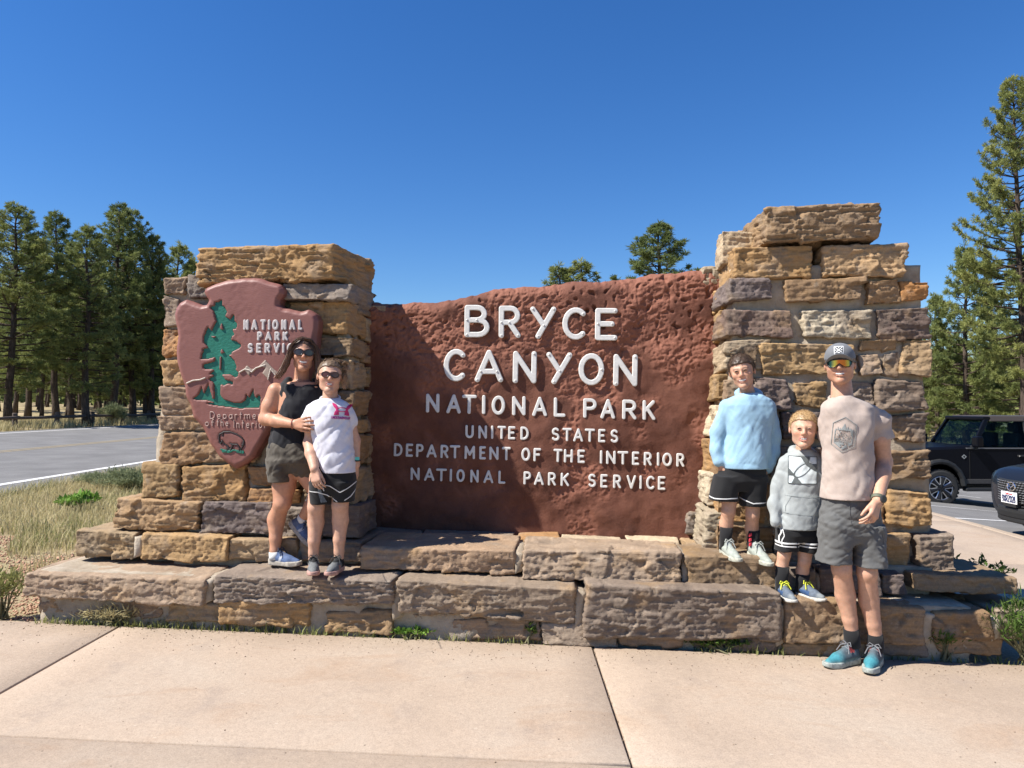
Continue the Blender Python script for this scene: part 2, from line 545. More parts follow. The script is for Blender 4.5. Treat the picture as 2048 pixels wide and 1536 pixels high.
# ================================================================== monument
def stone_mesh(name, hx, hy, hz, seed, rough=1.0, rnd=0.03, taper=None, res=0.018, strata=1.0, shear=None):
    """rough quarried block, half sizes hx hy hz around its own centre, x = along the wall, y = depth"""
    rs = np.random.RandomState(seed)
    n = [max(3, int(2*hx/res)), max(3, int(2*hy/(res*2.3))), max(3, int(2*hz/res))]
    lat = -np.ones((n[0]+1, n[1]+1, n[2]+1), int)
    I = np.indices(lat.shape).reshape(3, -1).T
    on = ((I == 0) | (I == np.array(n))).any(1)
    P = I[on]
    lat[P[:,0], P[:,1], P[:,2]] = np.arange(len(P))
    F = []
    for ax in range(3):
        for side in (0, 1):
            sl = [slice(None)]*3; sl[ax] = n[ax]*side
            g = lat[tuple(sl)]
            q = np.stack([g[:-1,:-1], g[1:,:-1], g[1:,1:], g[:-1,1:]], -1).reshape(-1, 4)
            if (ax == 1) == (side == 1): q = q[:, ::-1] if ax != 1 else q
            F.append(q)
    F = np.concatenate(F)
    half = np.array([hx, hy, hz])
    tt = P / np.array(n) * 2 - 1
    # uneven corners
    jit = rs.uniform(-1, 1, (2,2,2,3)) * np.minimum(half, 0.12) * 0.2
    p = tt * half
    w = (tt + 1) / 2
    off = np.zeros_like(p)
    for a in (0,1):
        for b in (0,1):
            for c in (0,1):
                ww = (w[:,0] if a else 1-w[:,0]) * (w[:,1] if b else 1-w[:,1]) * (w[:,2] if c else 1-w[:,2])
                off += ww[:,None] * jit[a,b,c]
    r = min(rnd*0.5, 0.5*half.min())
    inner = np.clip(p, -(half - r), half - r)
    d = p - inner
    L = np.linalg.norm(d, axis=1)[:, None] + 1e-9
    nrm = d / L
    p = inner + nrm * r
    q = p + rs.uniform(-50, 50, 3)
    # broken facets: every vertex follows the small tilted plane of its nearest seed
    K = int(np.clip(8*(hx*hz + hx*hy + hy*hz)/(0.075**2)*0.5, 14, 170))
    sd = rs.uniform(-1, 1, (K, 3)) * half
    k_ax = rs.randint(0, 3, K)
    sd[np.arange(K), k_ax] = np.sign(sd[np.arange(K), k_ax]) * half[k_ax]
    aniso = np.array([1.0, 1.0, 1.0 + 1.1*strata])
    pw_ = (p + 0.018*0.6*np.stack([pnoise(q*14), pnoise(q*14+9), pnoise(q*14+23)], -1)) * aniso
    d2 = ((pw_**2).sum(1)[:, None] + ((sd*aniso)**2).sum(1)[None] - 2*pw_ @ (sd*aniso).T)
    near = d2.argmin(1)
    offk = rs.uniform(-1, 0.75, K); tilt = rs.normal(size=(K, 3)) * 0.13
    facet = offk[near] * np.clip(half.min()*0.13, 0.005, 0.015) * rough + ((p - sd[near]) * tilt[near]).sum(1) * rough
    amp = rough * np.clip(half.min()*0.12, 0.006, 0.014)
    big = fbm(q * 4.5, 2) * amp * 0.55
    zz = q[:,2]*(15 + 9*strata) + 0.9*fbm(q*np.array([3.0, 3.0, 5.0]) + 7, 3)
    ledge = (zz - np.floor(zz) - 0.5) * (pnoise(q*np.array([5.0, 5.0, 14.0]) + 3) > -0.05) * amp * 0.75 * min(strata, 1.6)
    f1 = -np.abs(pnoise(q*np.array([20.0, 20.0, 30.0]) + 4)) * 0.011
    f2 = -np.abs(pnoise(q*np.array([46.0, 46.0, 66.0]) + 9)) * 0.0065
    chip = -np.clip(pnoise(q * 8 + 31) - 0.28, 0, 1) * amp * 2.6
    fine = (f1 + f2) * (0.75 + 0.35*rough) * (0.55 + 0.75*np.clip(pnoise(q*4.0 + 50) + 0.5, 0, 1))
    side = 1 - np.abs(nrm[:, 2])
    topf = np.clip(nrm[:, 2], 0, 1)
    disp = (big + facet*0.6 + chip*0.7) * (1 - 0.6*topf) + ledge*side + fine*(1 - 0.72*topf) + rs.uniform(-0.0013, 0.0013, len(p))
    p = p + nrm * disp[:, None] + off
    if taper is not None:                       # (du back left, du back right)
        k = (p[:,1] + hy) / (2*hy)
        lf = (hx - p[:,0]) / (2*hx)
        p[:,0] += k * (lf * taper[0] + (1-lf) * taper[1])
    if shear is not None:
        p[:,2] += p[:,0] * shear
    return p, F

PAL = dict(tan=(0.385, 0.265, 0.152), gold=(0.415, 0.262, 0.125), grey=(0.25, 0.20, 0.16), plum=(0.185, 0.138, 0.118),
           pale=(0.47, 0.385, 0.27), brown=(0.285, 0.188, 0.108), dust=(0.34, 0.25, 0.175), rust=(0.40, 0.215, 0.092))
sid = [100]

def stone_at(parent, u0, u1, z0, z1, w0, w1, col, rough=1.0, rnd=0.02, taper=None, strata=1.0, shear=None, name="stone", res=0.0098):
    sid[0] += 1
    hx, hy, hz = (u1-u0)/2, (w1-w0)/2, (z1-z0)/2
    p, F = stone_mesh(name, hx, hy, hz, sid[0], rough, rnd, taper, res, strata, shear)
    c = m2w((u0+u1)/2, (w0+w1)/2, (z0+z1)/2)
    v = c + p[:, :1]*UX + p[:, 1:2]*WX + p[:, 2:3]*np.array([0,0,1.0])
    o = link(name, mesh_np(name, v, F, False), MAT["stone"], parent)
    rs = np.random.RandomState(sid[0]+5)
    k = rs.uniform(0.80, 1.16) ; hue = rs.uniform(-0.06, 0.09)
    b = PAL[col]
    o.color = (b[0]*k*(1+hue), b[1]*k, b[2]*k*(1-hue), 1)
    return o

def S(parent, x0, y0, x1, y1, col, w=0.47, depth=0.4, **k):
    """block whose front face fills the pixel box x0 y0 x1 y1 on plane w"""
    u0, z1 = onw(x0, (y0), w); u1, z1b = onw(x1, y0, w)
    _, z0 = onw(x0, y1, w); _, z0b = onw(x1, y1, w)
    return stone_at(parent, u0, u1, (z0+z0b)/2, (z1+z1b)/2, w, w+depth, col, **k)

def SS(parent, u, x0, y0, x1, y1, col, depth=0.2, sgn=1, **k):
    """block in a side face of plane u; sgn=1: the wall lies towards +u"""
    wa, z1 = onu(x0, y0, u); wb, _ = onu(x1, y1, u)
    _, z0 = onu(x0, y1, u)
    w0, w1 = sorted((wa, wb))
    ua, ub = (u, u+depth) if sgn > 0 else (u-depth, u)
    return stone_at(parent, ua, ub, z0, z1, w0, w1, col, **k)

def core(name, parent, u0, u1, z0, z1, w0, w1, res=0.035, lean=None, tilt=0.0):
    sid[0] += 1
    p, F = stone_mesh(name, (u1-u0)/2, (w1-w0)/2, (z1-z0)/2, sid[0], 0.45, 0.02, None, res, 0.0)
    c = m2w((u0+u1)/2, (w0+w1)/2, (z0+z1)/2)
    if lean is not None:            # widen towards the foot: (left, right, front) in metres
        k = np.clip((z1 - (c[2] + p[:,2])) / (z1 - z0), 0, 1) ** 1.6
        s = p[:,0] / ((u1-u0)/2)
        p[:,0] += np.where(s < 0, -lean[0]*k*(-s), lean[1]*k*s)
        fr = np.clip(-p[:,1] / ((w1-w0)/2), 0, 1)
        p[:,1] -= lean[2]*k*fr
    p[:,2] -= tilt * ((u0+u1)/2 + p[:,0])
    v = c + p[:, :1]*UX + p[:, 1:2]*WX + p[:, 2:3]*np.array([0,0,1.0])
    return link(name, mesh_np(name, v, F, True), MAT["mortar"], parent)

monument = thing("entrance_sign", tuple(m2w(0, 0.3, 0)), "long stone entrance sign with red panel between two stacked block pillars on stepped base", "sign")

# ---- stepped base
steps = core("stepped_base", monument, -3.38, 2.55, -0.25, 0.315, 0.075, 1.5, tilt=0.02)
# footing of small rubble below the first step
for a in [(70,1196,330,1236,'dust',0.08),(330,1204,452,1246,'tan',0.05),(440,1200,622,1258,'gold',0.03),(655,1220,788,1270,'tan',0.04),
          (800,1216,905,1272,'dust',0.07),(905,1236,1082,1282,'dust',0.04),(1085,1246,1232,1294,'dust',0.02),(1236,1268,1362,1299,'dust',0.03),
          (1366,1272,1560,1304,'grey',0.06),(1560,1284,1690,1312,'tan',0.05),(1735,1276,1862,1316,'grey',0.05),(1868,1274,2010,1312,'brown',0.06)]:
    S(steps, *a[:5], w=a[5], depth=0.3, rough=1.1, rnd=0.05)
# first step: long blocks
S(steps, 42,1150,408,1206,'dust', w=0.0, depth=0.55, rnd=0.05, rough=1.0, shear=-0.012, strata=1.0)
S(steps, 424,1152,792,1215,'grey', w=-0.01, depth=0.55, rnd=0.045, rough=1.1, strata=1.6, shear=-0.01)
S(steps, 799,1167,1154,1240,'dust', w=0.0, depth=0.5, rnd=0.045, rough=1.05, strata=1.0, shear=-0.015)
S(steps, 1166,1180,1560,1283,'grey', w=-0.02, depth=0.5, rnd=0.045, rough=1.05, strata=1.1, shear=-0.02)
S(steps, 1563,1209,1848,1290,'brown', w=-0.01, depth=0.55, rnd=0.045, rough=0.9, strata=0.7, shear=-0.02)
S(steps, 1862,1222,1990,1282,'brown', w=0.02, depth=0.55, rnd=0.045, shear=-0.02)
S(steps, 1992,1226,2090,1285,'dust', w=0.05, depth=0.5, rnd=0.045, shear=-0.02)
# second step, left part set back, middle part forward, right part
upper = core("upper_step", monument, -2.62, 2.45, 0.20, 0.465, 0.36, 1.55, tilt=0.02)
for a in [(150,1062,275,1116,'tan',0.33),(279,1068,456,1122,'gold',0.30),(459,1078,600,1124,'tan',0.30),(603,1084,722,1126,'dust',0.30)]:
    S(upper, *a[:5], w=a[5], depth=0.5, rnd=0.03, shear=-0.01)
S(upper, 724,1097,1036,1142,'dust', w=0.15, depth=0.5, rnd=0.04, rough=1.2, shear=-0.015)
S(upper, 1041,1100,1370,1164,'dust', w=0.13, depth=0.5, rnd=0.045, rough=1.25, shear=-0.02)
S(upper, 1374,1116,1560,1172,'brown', w=0.15, depth=0.5, rnd=0.03, shear=-0.02)
S(upper, 1563,1140,1640,1186,'grey', w=0.18, depth=0.5, rnd=0.03, shear=-0.02)
S(upper, 1644,1142,1760,1192,'plum', w=0.20, depth=0.5, rnd=0.03, shear=-0.02)
S(upper, 1764,1146,1815,1190,'plum', w=0.22, depth=0.5, rnd=0.03)
S(upper, 1821,1150,2036,1190,'brown', w=0.22, depth=0.6, rnd=0.03, shear=-0.02)
# mortar pressed into the upright joints between the step blocks
def joint(parent, px, y0, y1, w, half=0.035):
    u, z1 = onw(px, y0, w); _, z0 = onw(px, y1, w)
    keep = sid[0]
    core("mortar_joint", parent, u-half, u+half, z0, z1, w, w+0.4, res=0.02)
    sid[0] = keep
for px, y0, y1 in ((416,1160,1206),(795.5,1172,1238),(1160,1182,1250),(1561.5,1210,1288),(1855,1226,1284),(1991,1236,1280)):
    joint(steps, px, y0, y1, 0.035)
for px, y0, y1, w in ((277,1074,1114,0.33),(457.5,1080,1120,0.33),(601.5,1086,1122,0.33),(1038.5,1106,1146,0.17),(1372,1112,1166,0.17),(1561.5,1132,1176,0.19),(1642,1148,1184,0.21)):
    joint(upper, px, y0, y1, w, 0.03)
# flags of the ledge in front of the panel
def ledge_z(u): return 0.525 - 0.02*(u+0.24)
for i, (u0, u1, w0, w1, col) in enumerate([(-1.40,-0.98,0.60,1.0,'grey'),(-0.96,-0.30,0.62,1.02,'grey'),(-0.28,0.06,0.60,1.0,'rust'),(0.08,0.52,0.62,1.0,'pale'),
                                (0.54,0.92,0.60,0.98,'pale'),(0.94,1.34,0.6,1.0,'tan'),(1.32,1.55,0.5,0.9,'dust')]):
    zt = ledge_z((u0+u1)/2) + 0.004*(i % 3)
    stone_at(upper, u0, u1, zt-0.09, zt, w0, w1, col, rough=0.6, rnd=0.02, shear=-0.02, name="flagstone")

# ---- left pillar
LP = thing_l = core("pillar", monument, onw(332,700,0.5)[0], onw(690,700,0.5)[0], 0.3, 2.36, 0.55, 1.20, lean=(0.14, 0.04, 0.09))
W = 0.47
rowsL = [
 # cap and thin course below it
 (330,1),
]
S(LP, 388,487,668,562,'gold', w=0.42, depth=0.75, rnd=0.05, rough=1.3, taper=(0.05,0.09), strata=1.6, shear=0.0)
S(LP, 322,552,372,590,'dust', w=0.50, depth=0.5, rnd=0.04)
S(LP, 374,550,432,596,'grey', w=0.50, depth=0.4, rnd=0.03)
S(LP, 434,562,566,604,'brown', w=0.50, depth=0.4)
S(LP, 568,566,702,600,'grey', w=0.44, depth=0.6, rough=1.2, rnd=0.03)
S(LP, 327,594,358,652,'dust', w=0.50, depth=0.5)
S(LP, 360,606,480,652,'tan', w=0.52, depth=0.4)
S(LP, 482,608,566,652,'tan', w=0.52, depth=0.4)
S(LP, 568,606,698,668,'gold', w=0.46, depth=0.42, rnd=0.04, rough=1.2)
S(LP, 319,656,420,716,'rust', w=0.49, depth=0.5, rnd=0.045)
S(LP, 422,660,566,712,'tan', w=0.52, depth=0.4)
S(LP, 318,719,400,769,'gold', w=0.49, depth=0.5, rnd=0.05)
S(LP, 402,716,566,768,'brown', w=0.52, depth=0.4)
S(LP, 568,673,702,714,'brown', w=0.45, depth=0.42, rough=1.4)
S(LP, 568,719,640,774,'tan', w=0.49, depth=0.4)
S(LP, 642,719,704,776,'tan', w=0.47, depth=0.42)
S(LP, 316,773,392,829,'dust', w=0.48, depth=0.5, rnd=0.045)
S(LP, 394,772,566,828,'tan', w=0.52, depth=0.4)
S(LP, 568,780,634,832,'gold', w=0.49, depth=0.4)
S(LP, 636,781,706,834,'brown', w=0.47, depth=0.42)
S(LP, 316,833,470,862,'dust', w=0.46, depth=0.5, rnd=0.02)
S(LP, 472,832,566,863,'brown', w=0.50, depth=0.4, rnd=0.02)
S(LP, 568,838,706,868,'gold', w=0.47, depth=0.42, rnd=0.02)
S(LP, 318,866,520,930,'brown', w=0.45, depth=0.5, rnd=0.045, rough=1.2)
S(LP, 523,870,620,932,'dust', w=0.45, depth=0.5)
S(LP, 622,872,708,932,'brown', w=0.45, depth=0.45)
S(LP, 280,930,358,1000,'gold', w=0.42, depth=0.5, rnd=0.05)
S(LP, 361,934,491,1005,'gold', w=0.41, depth=0.5, rnd=0.05, rough=1.2)
S(LP, 498,936,600,974,'brown', w=0.42, depth=0.5, rnd=0.02)
S(LP, 498,977,600,1010,'rust', w=0.42, depth=0.5, rnd=0.02)
S(LP, 603,938,712,1010,'tan', w=0.42, depth=0.5)
S(LP, 228,1000,398,1058,'tan', w=0.38, depth=0.55, rnd=0.03, strata=1.7)
S(LP, 401,1006,540,1070,'plum', w=0.37, depth=0.55, rnd=0.035)
S(LP, 543,1010,640,1074,'grey', w=0.37, depth=0.55, rnd=0.035)
S(LP, 643,1012,716,1076,'plum', w=0.37, depth=0.5)
# inner (right-hand) side of the left pillar
uL = onw(704,700,0.5)[0]
for (z0, z1, w0, w1, col) in [(2.17,2.32,0.7,1.15,'brown'),(1.98,2.15,0.86,1.2,'tan'),(1.79,1.96,0.84,1.18,'brown'),(1.62,1.77,0.86,1.16,'tan'),
                              (1.43,1.60,0.84,1.18,'dust'),(1.28,1.41,0.86,1.16,'brown'),(1.06,1.26,0.87,1.18,'tan'),(0.84,1.04,0.90,1.18,'brown'),(0.55,0.82,0.90,1.18,'grey')]:
    stone_at(LP, uL-0.25, uL+0.012+0.02*(1.6-z0)*0.6, z0, z1, w0, w1, col)
# outer side of the left pillar, seen as a step on its far flank
stone_at(LP, onw(600,560,0.95)[0], onw(768,600,0.98)[0], 2.19, 2.27, 0.96, 1.22, 'dust')

# ---- right pillar
RP = core("pillar", monument, onw(1466,700,0.5)[0], onw(1848,700,0.5)[0], 0.25, 2.44, 0.50, 1.20, lean=(0.16, 0.06, 0.03))
S(RP, 1530,413,1768,480,'brown', w=0.40, depth=0.72, rnd=0.045, rough=1.4, taper=(-0.03,-0.03), strata=1.6)
S(RP, 1470,489,1622,556,'gold', w=0.45, depth=0.62, rnd=0.035)
S(RP, 1645,491,1816,557,'tan', w=0.45, depth=0.55, rnd=0.045, rough=1.3)
S(RP, 1455,556,1548,603,'plum', w=0.44, depth=0.5, rnd=0.035)
S(RP, 1572,560,1724,602,'brown', w=0.45, depth=0.4, rnd=0.03, strata=1.8)
S(RP, 1729,562,1802,609,'brown', w=0.45, depth=0.4, strata=2.0)
S(RP, 1805,561,1859,602,'rust', w=0.45, depth=0.45)
S(RP, 1448,619,1588,673,'plum', w=0.45, depth=0.38, rnd=0.03)
S(RP, 1602,616,1747,674,'pale', w=0.45, depth=0.4, rnd=0.035, rough=1.2)
S(RP, 1756,616,1861,681,'plum', w=0.45, depth=0.45, rnd=0.03, rough=1.2)
S(RP, 1456,689,1516,745,'brown', w=0.45, depth=0.42)
S(RP, 1525,684,1712,749,'gold', w=0.45, depth=0.4, rnd=0.03)
S(RP, 1717,680,1799,702,'brown', w=0.46, depth=0.4, rnd=0.02)
S(RP, 1718,705,1764,752,'dust', w=0.46, depth=0.4)
S(RP, 1767,704,1800,752,'grey', w=0.46, depth=0.4)
S(RP, 1803,681,1862,754,'tan', w=0.44, depth=0.45)
S(RP, 1450,756,1498,822,'dust', w=0.45, depth=0.4)
S(RP, 1502,756,1580,818,'plum', w=0.44, depth=0.4, rough=1.5)
S(RP, 1585,764,1662,818,'gold', w=0.45, depth=0.4, rnd=0.035)
S(RP, 1665,762,1752,822,'grey', w=0.47, depth=0.4)
S(RP, 1756,758,1857,822,'grey', w=0.43, depth=0.45, rnd=0.045, rough=1.2)
S(RP, 1448,828,1556,890,'tan', w=0.45, depth=0.4)
S(RP, 1560,826,1652,886,'plum', w=0.46, depth=0.4)
S(RP, 1656,828,1776,888,'brown', w=0.46, depth=0.4)
S(RP, 1780,829,1857,884,'grey', w=0.44, depth=0.45, rough=1.3)
S(RP, 1440,896,1540,960,'brown', w=0.44, depth=0.4)
S(RP, 1544,894,1660,962,'grey', w=0.45, depth=0.4)
S(RP, 1664,896,1776,962,'tan', w=0.45, depth=0.4)
S(RP, 1780,897,1866,962,'brown', w=0.42, depth=0.45, rnd=0.05, rough=1.4)
S(RP, 1440,968,1530,1046,'gold', w=0.44, depth=0.42)
S(RP, 1533,970,1650,1042,'tan', w=0.44, depth=0.4)
S(RP, 1654,970,1774,1046,'brown', w=0.44, depth=0.4)
S(RP, 1781,981,1862,1048,'gold', w=0.42, depth=0.42, rnd=0.035)
S(RP, 1436,1052,1545,1128,'brown', w=0.42, depth=0.45)
S(RP, 1549,1050,1660,1140,'dust', w=0.42, depth=0.4)
S(RP, 1664,1054,1760,1146,'plum', w=0.42, depth=0.4)
S(RP, 1764,1072,1822,1142,'gold', w=0.40, depth=0.4, rnd=0.05)
S(RP, 1841,1070,1916,1146,'grey', w=0.36, depth=0.42, rnd=0.03)
# inner (left-hand, sunlit) side of the right pillar
uR = onw(1457,700,0.45)[0]
for (x0, y0, x1, y1, col, du) in [(1424,487,1446,545,'pale',0.02),(1418,592,1434,632,'gold',0.0),(1417,636,1438,690,'gold',0.0),(1420,694,1450,748,'pale',-0.02),(1414,752,1440,802,'gold',-0.04),
                                  (1406,812,1444,872,'pale',-0.06),(1396,876,1424,938,'gold',-0.08)]:
    SS(RP, uR+du, x0, y0, x1, y1, col, depth=0.3, rnd=0.03)
stone_at(RP, uR-0.13, uR+0.3, 0.80, 1.02, 0.60, 1.0, 'pale', rnd=0.05)
stone_at(RP, uR-0.17, uR+0.3, 0.50, 0.78, 0.45, 0.93, 'pale', rnd=0.05, rough=1.3)
stone_at(RP, uR-0.22, uR+0.1, 0.52, 0.70, 0.88, 1.0, 'grey', rnd=0.05)
# a block lying on the wall head behind the panel, beside the right pillar
stone_at(RP, uR-0.10, uR+0.25, 2.39, 2.53, 0.95, 1.2, 'pale', rnd=0.04)

# ---- red panel
pw = 0.95
NU, NZ = 420, 320
topx = [(715,602),(742,600),(770,604),(830,602),(900,598),(945,588),(985,575),(1040,571),(1090,569),(1135,560),(1190,560),(1250,553),(1300,545),(1350,541),(1400,537),(1440,534)]
uz = np.array([onw(a, b, pw) for a, b in topx])
u0, u1 = onw(712,800,pw)[0], onw(1446,800,pw)[0]
us = np.linspace(u0, u1, NU)
ztop = np.interp(us, uz[:,0], uz[:,1])
ztop = ztop + 0.012*pnoise(np.stack([us*7, us*0, us*0+4.2], -1)) + 0.006*pnoise(np.stack([us*23, us*0, us*0+9.2], -1))
zb = 0.40
def panel_w(U, Z, zt):
    """surface depth of the cast panel: hummocky above, smooth towards the lower left"""
    q = np.stack([U.ravel(), Z.ravel(), U.ravel()*0], -1)
    k = np.clip((Z - 0.75)/1.3, 0, 1).ravel()
    right = np.clip((U + 0.5)/1.5, 0, 1).ravel()
    rough = np.clip(0.22 + 0.9*k + 0.35*right, 0, 1.15)
    big = fbm(q*2.0 + 3.1, 3) * 0.038
    patch = np.clip((fbm(q*np.array([1.9, 1.7, 1]) + 21.0, 3, 0.6) + 0.66*k + 0.16*right - 0.33)/0.42, 0, 1)
    lump = fbm(q*8.0 + 8.7, 2, 0.5) * 0.006
    flake = -np.abs(pnoise(q*np.array([17.0, 21.0, 1]) + 2.7)) * 0.015 - np.abs(pnoise(q*42.0 + 1.7)) * 0.009
    pit = np.clip(pnoise(q*25.0 + 5.5) - 0.30, 0, 1) * 0.060 * np.clip((Z.ravel() - 1.70)/0.35, 0.0, 1)
    runs = pnoise(np.stack([q[:,0]*26 + q[:,1]*14, q[:,1]*7.0 - q[:,0]*3, q[:,2]], -1)) * 0.0035
    fine = np.random.RandomState(2).uniform(-0.0007, 0.0007, len(q))
    w = big*0.8 + lump - flake*(0.05 + patch) + runs*(0.35 + 0.6*patch) + pit + fine
    globals()['PATCH'] = patch.reshape(U.shape)
    return w.reshape(U.shape)
s = np.linspace(0, 1, NZ)
U = np.repeat(us[:, None], NZ, 1)
Z = zb + (ztop[:, None] - zb) * s[None]
Wd = pw + panel_w(U, Z, ztop)
# the head rolls over to the back
over = np.clip((Z - (ztop[:, None] - 0.10)) / 0.10, 0, 1)
Wd = Wd + 0.10 * (1 - np.sqrt(np.clip(1 - over**2, 0, 1)))
PANEL_U, PANEL_Z, PANEL_W = us, Z, Wd
front = np.stack([U, Wd, Z], -1)
nb = 16
sb = np.linspace(0, 1, nb)[1:]
bw = Wd[:, -1:] + sb[None] * 0.42
bU = np.repeat(us[:, None], nb-1, 1)
bz = ztop[:, None] - 0.05*sb[None]**2 + 0.012*pnoise(np.stack([bU.ravel()*9, bw.ravel()*9, bU.ravel()*0], -1)).reshape(bU.shape)
allp = np.concatenate([front, np.stack([bU, bw, bz], -1)], 1)
nn = allp.shape[1]
idx = np.arange(NU*nn).reshape(NU, nn)
F = np.stack([idx[:-1,:-1], idx[1:,:-1], idx[1:,1:], idx[:-1,1:]], -1).reshape(-1, 4)
P3 = allp.reshape(-1, 3)
v = MO + P3[:, :1]*UX + P3[:, 1:2]*WX + P3[:, 2:3]*np.array([0,0,1.0])
# back face closes the slab
nbk = len(v)
back = np.array([m2w(us[0], pw+0.46, zb), m2w(us[-1], pw+0.46, zb), m2w(us[-1], pw+0.46, ztop[-1]-0.06), m2w(us[0], pw+0.46, ztop[0]-0.06)])
Fl = F.tolist() + [[nbk, nbk+1, nbk+2, nbk+3][::-1]]
pme = mesh_np("sign_panel", np.concatenate([v, back]), np.array(Fl), True)
pc_ = np.zeros((NU, nn)); pc_[:, :NZ] = PATCH; pc_[:, NZ:] = 0.9
pcol = np.r_[pc_.ravel(), np.ones(4)]
at_ = pme.color_attributes.new("Col", 'FLOAT_COLOR', 'POINT')
at_.data.foreach_set("color", np.repeat(pcol.astype(np.float32)[:, None], 4, 1).ravel())
panel = link("sign_panel", pme, MAT["red_rock"], monument)

def panel_depth(u, z):
    i = int(np.clip(np.searchsorted(us, u), 0, NU-1))
    return float(np.interp(z, Z[i], Wd[i]))
# ================================================================== distance fields -> meshes
def surface_nets(f, org, h):
    s = f < 0
    nx, ny, nz = f.shape
    cnt = np.zeros((nx-1, ny-1, nz-1), np.int8)
    C = [(a,b,c) for a in (0,1) for b in (0,1) for c in (0,1)]
    for a,b,c in C:
        cnt += s[a:nx-1+a, b:ny-1+b, c:nz-1+c]
    act = (cnt > 0) & (cnt < 8)
    I = np.argwhere(act)
    ids = -np.ones(act.shape, np.int64)
    ids[I[:,0], I[:,1], I[:,2]] = np.arange(len(I))
    pos = np.zeros((len(I), 3)); n = np.zeros(len(I))
    vals = {c: f[I[:,0]+c[0], I[:,1]+c[1], I[:,2]+c[2]] for c in C}
    for a in C:
        for ax in range(3):
            if a[ax]: continue
            b = list(a); b[ax] = 1; b = tuple(b)
            fa, fb = vals[a], vals[b]
            m = (fa < 0) != (fb < 0)
            t = fa[m] / (fa[m] - fb[m])
            q = np.array(a, float)[None] + np.zeros((m.sum(), 3))
            q[:, ax] += t
            pos[m] += q; n[m] += 1
    v = org + h * (I + pos / np.maximum(n, 1)[:, None])
    Q = []
    for ax in range(3):
        o1, o2 = [k for k in range(3) if k != ax]
        sl0 = [slice(1,-1)]*3; sl1 = [slice(1,-1)]*3
        sl0[ax] = slice(0,-1); sl1[ax] = slice(1,None)
        d0, d1 = s[tuple(sl0)], s[tuple(sl1)]
        E = np.argwhere(d0 != d1)
        if len(E) == 0: continue
        flip = d0[E[:,0], E[:,1], E[:,2]]
        base = E.copy(); base[:, o1] += 1; base[:, o2] += 1
        def cell(a, b):
            p = base.copy(); p[:, o1] -= a; p[:, o2] -= b
            return ids[p[:,0], p[:,1], p[:,2]]
        q = np.stack([cell(1,1), cell(0,1), cell(0,0), cell(1,0)], -1)
        if ax == 1: flip = ~flip
        q[~flip] = q[~flip][:, ::-1]
        Q.append(q)
    return v, np.concatenate(Q)

def smin(a, b, k):
    if k <= 0: return np.minimum(a, b)
    h = np.clip(0.5 + 0.5*(b-a)/k, 0, 1)
    return b*(1-h) + a*h - k*h*(1-h)

def seg2(X, Y, pts):
    """distance in the plane to a polyline"""
    d = np.full(np.broadcast(X, Y).shape, 1e9)
    if len(pts) == 1: return np.hypot(X-pts[0][0], Y-pts[0][1])
    for (ax, ay), (bx, by_) in zip(pts[:-1], pts[1:]):
        ex, ey = bx-ax, by_-ay
        t = np.clip(((X-ax)*ex + (Y-ay)*ey) / (ex*ex+ey*ey+1e-12), 0, 1)
        d = np.minimum(d, np.hypot(X-ax-t*ex, Y-ay-t*ey))
    return d

def poly2(X, Y, pts):
    """signed distance to a polygon"""
    d = seg2(X, Y, list(pts) + [pts[0]])
    ins = np.zeros(d.shape, bool)
    n = len(pts)
    for i in range(n):
        (ax, ay), (bx, by_) = pts[i], pts[(i+1) % n]
        if ay == by_: continue
        c = (ay > Y) != (by_ > Y)
        ins ^= c & (X < (bx-ax)*(Y-ay)/(by_-ay) + ax)
    return np.where(ins, -d, d)

def plate(fn2, lo, hi, h, t0, t1, rnd=0.0):
    """solid whose outline is the 2-D field fn2(X,Z), between depths t0..t1 (y), edges rounded by rnd"""
    pad = 2*h + rnd
    x = np.arange(lo[0]-pad, hi[0]+pad+h, h); z = np.arange(lo[1]-pad, hi[1]+pad+h, h)
    hy = min(h, (t1-t0)/3.0)
    y = np.arange(t0-2*hy, t1+3*hy, hy)
    d2 = fn2(x[:, None], z[None])[:, None, :]
    dy = np.maximum(t0 - y, y - t1)[None, :, None]
    a = d2 + rnd; b = dy + rnd
    f = np.minimum(np.maximum(a, b), 0) + np.hypot(np.maximum(a, 0), np.maximum(b, 0)) - rnd
    v, q = surface_nets(f.astype(np.float32), np.zeros(3), 1.0)
    v = v * np.array([h, hy, h]) + np.array([x[0], y[0], z[0]])
    return v, q

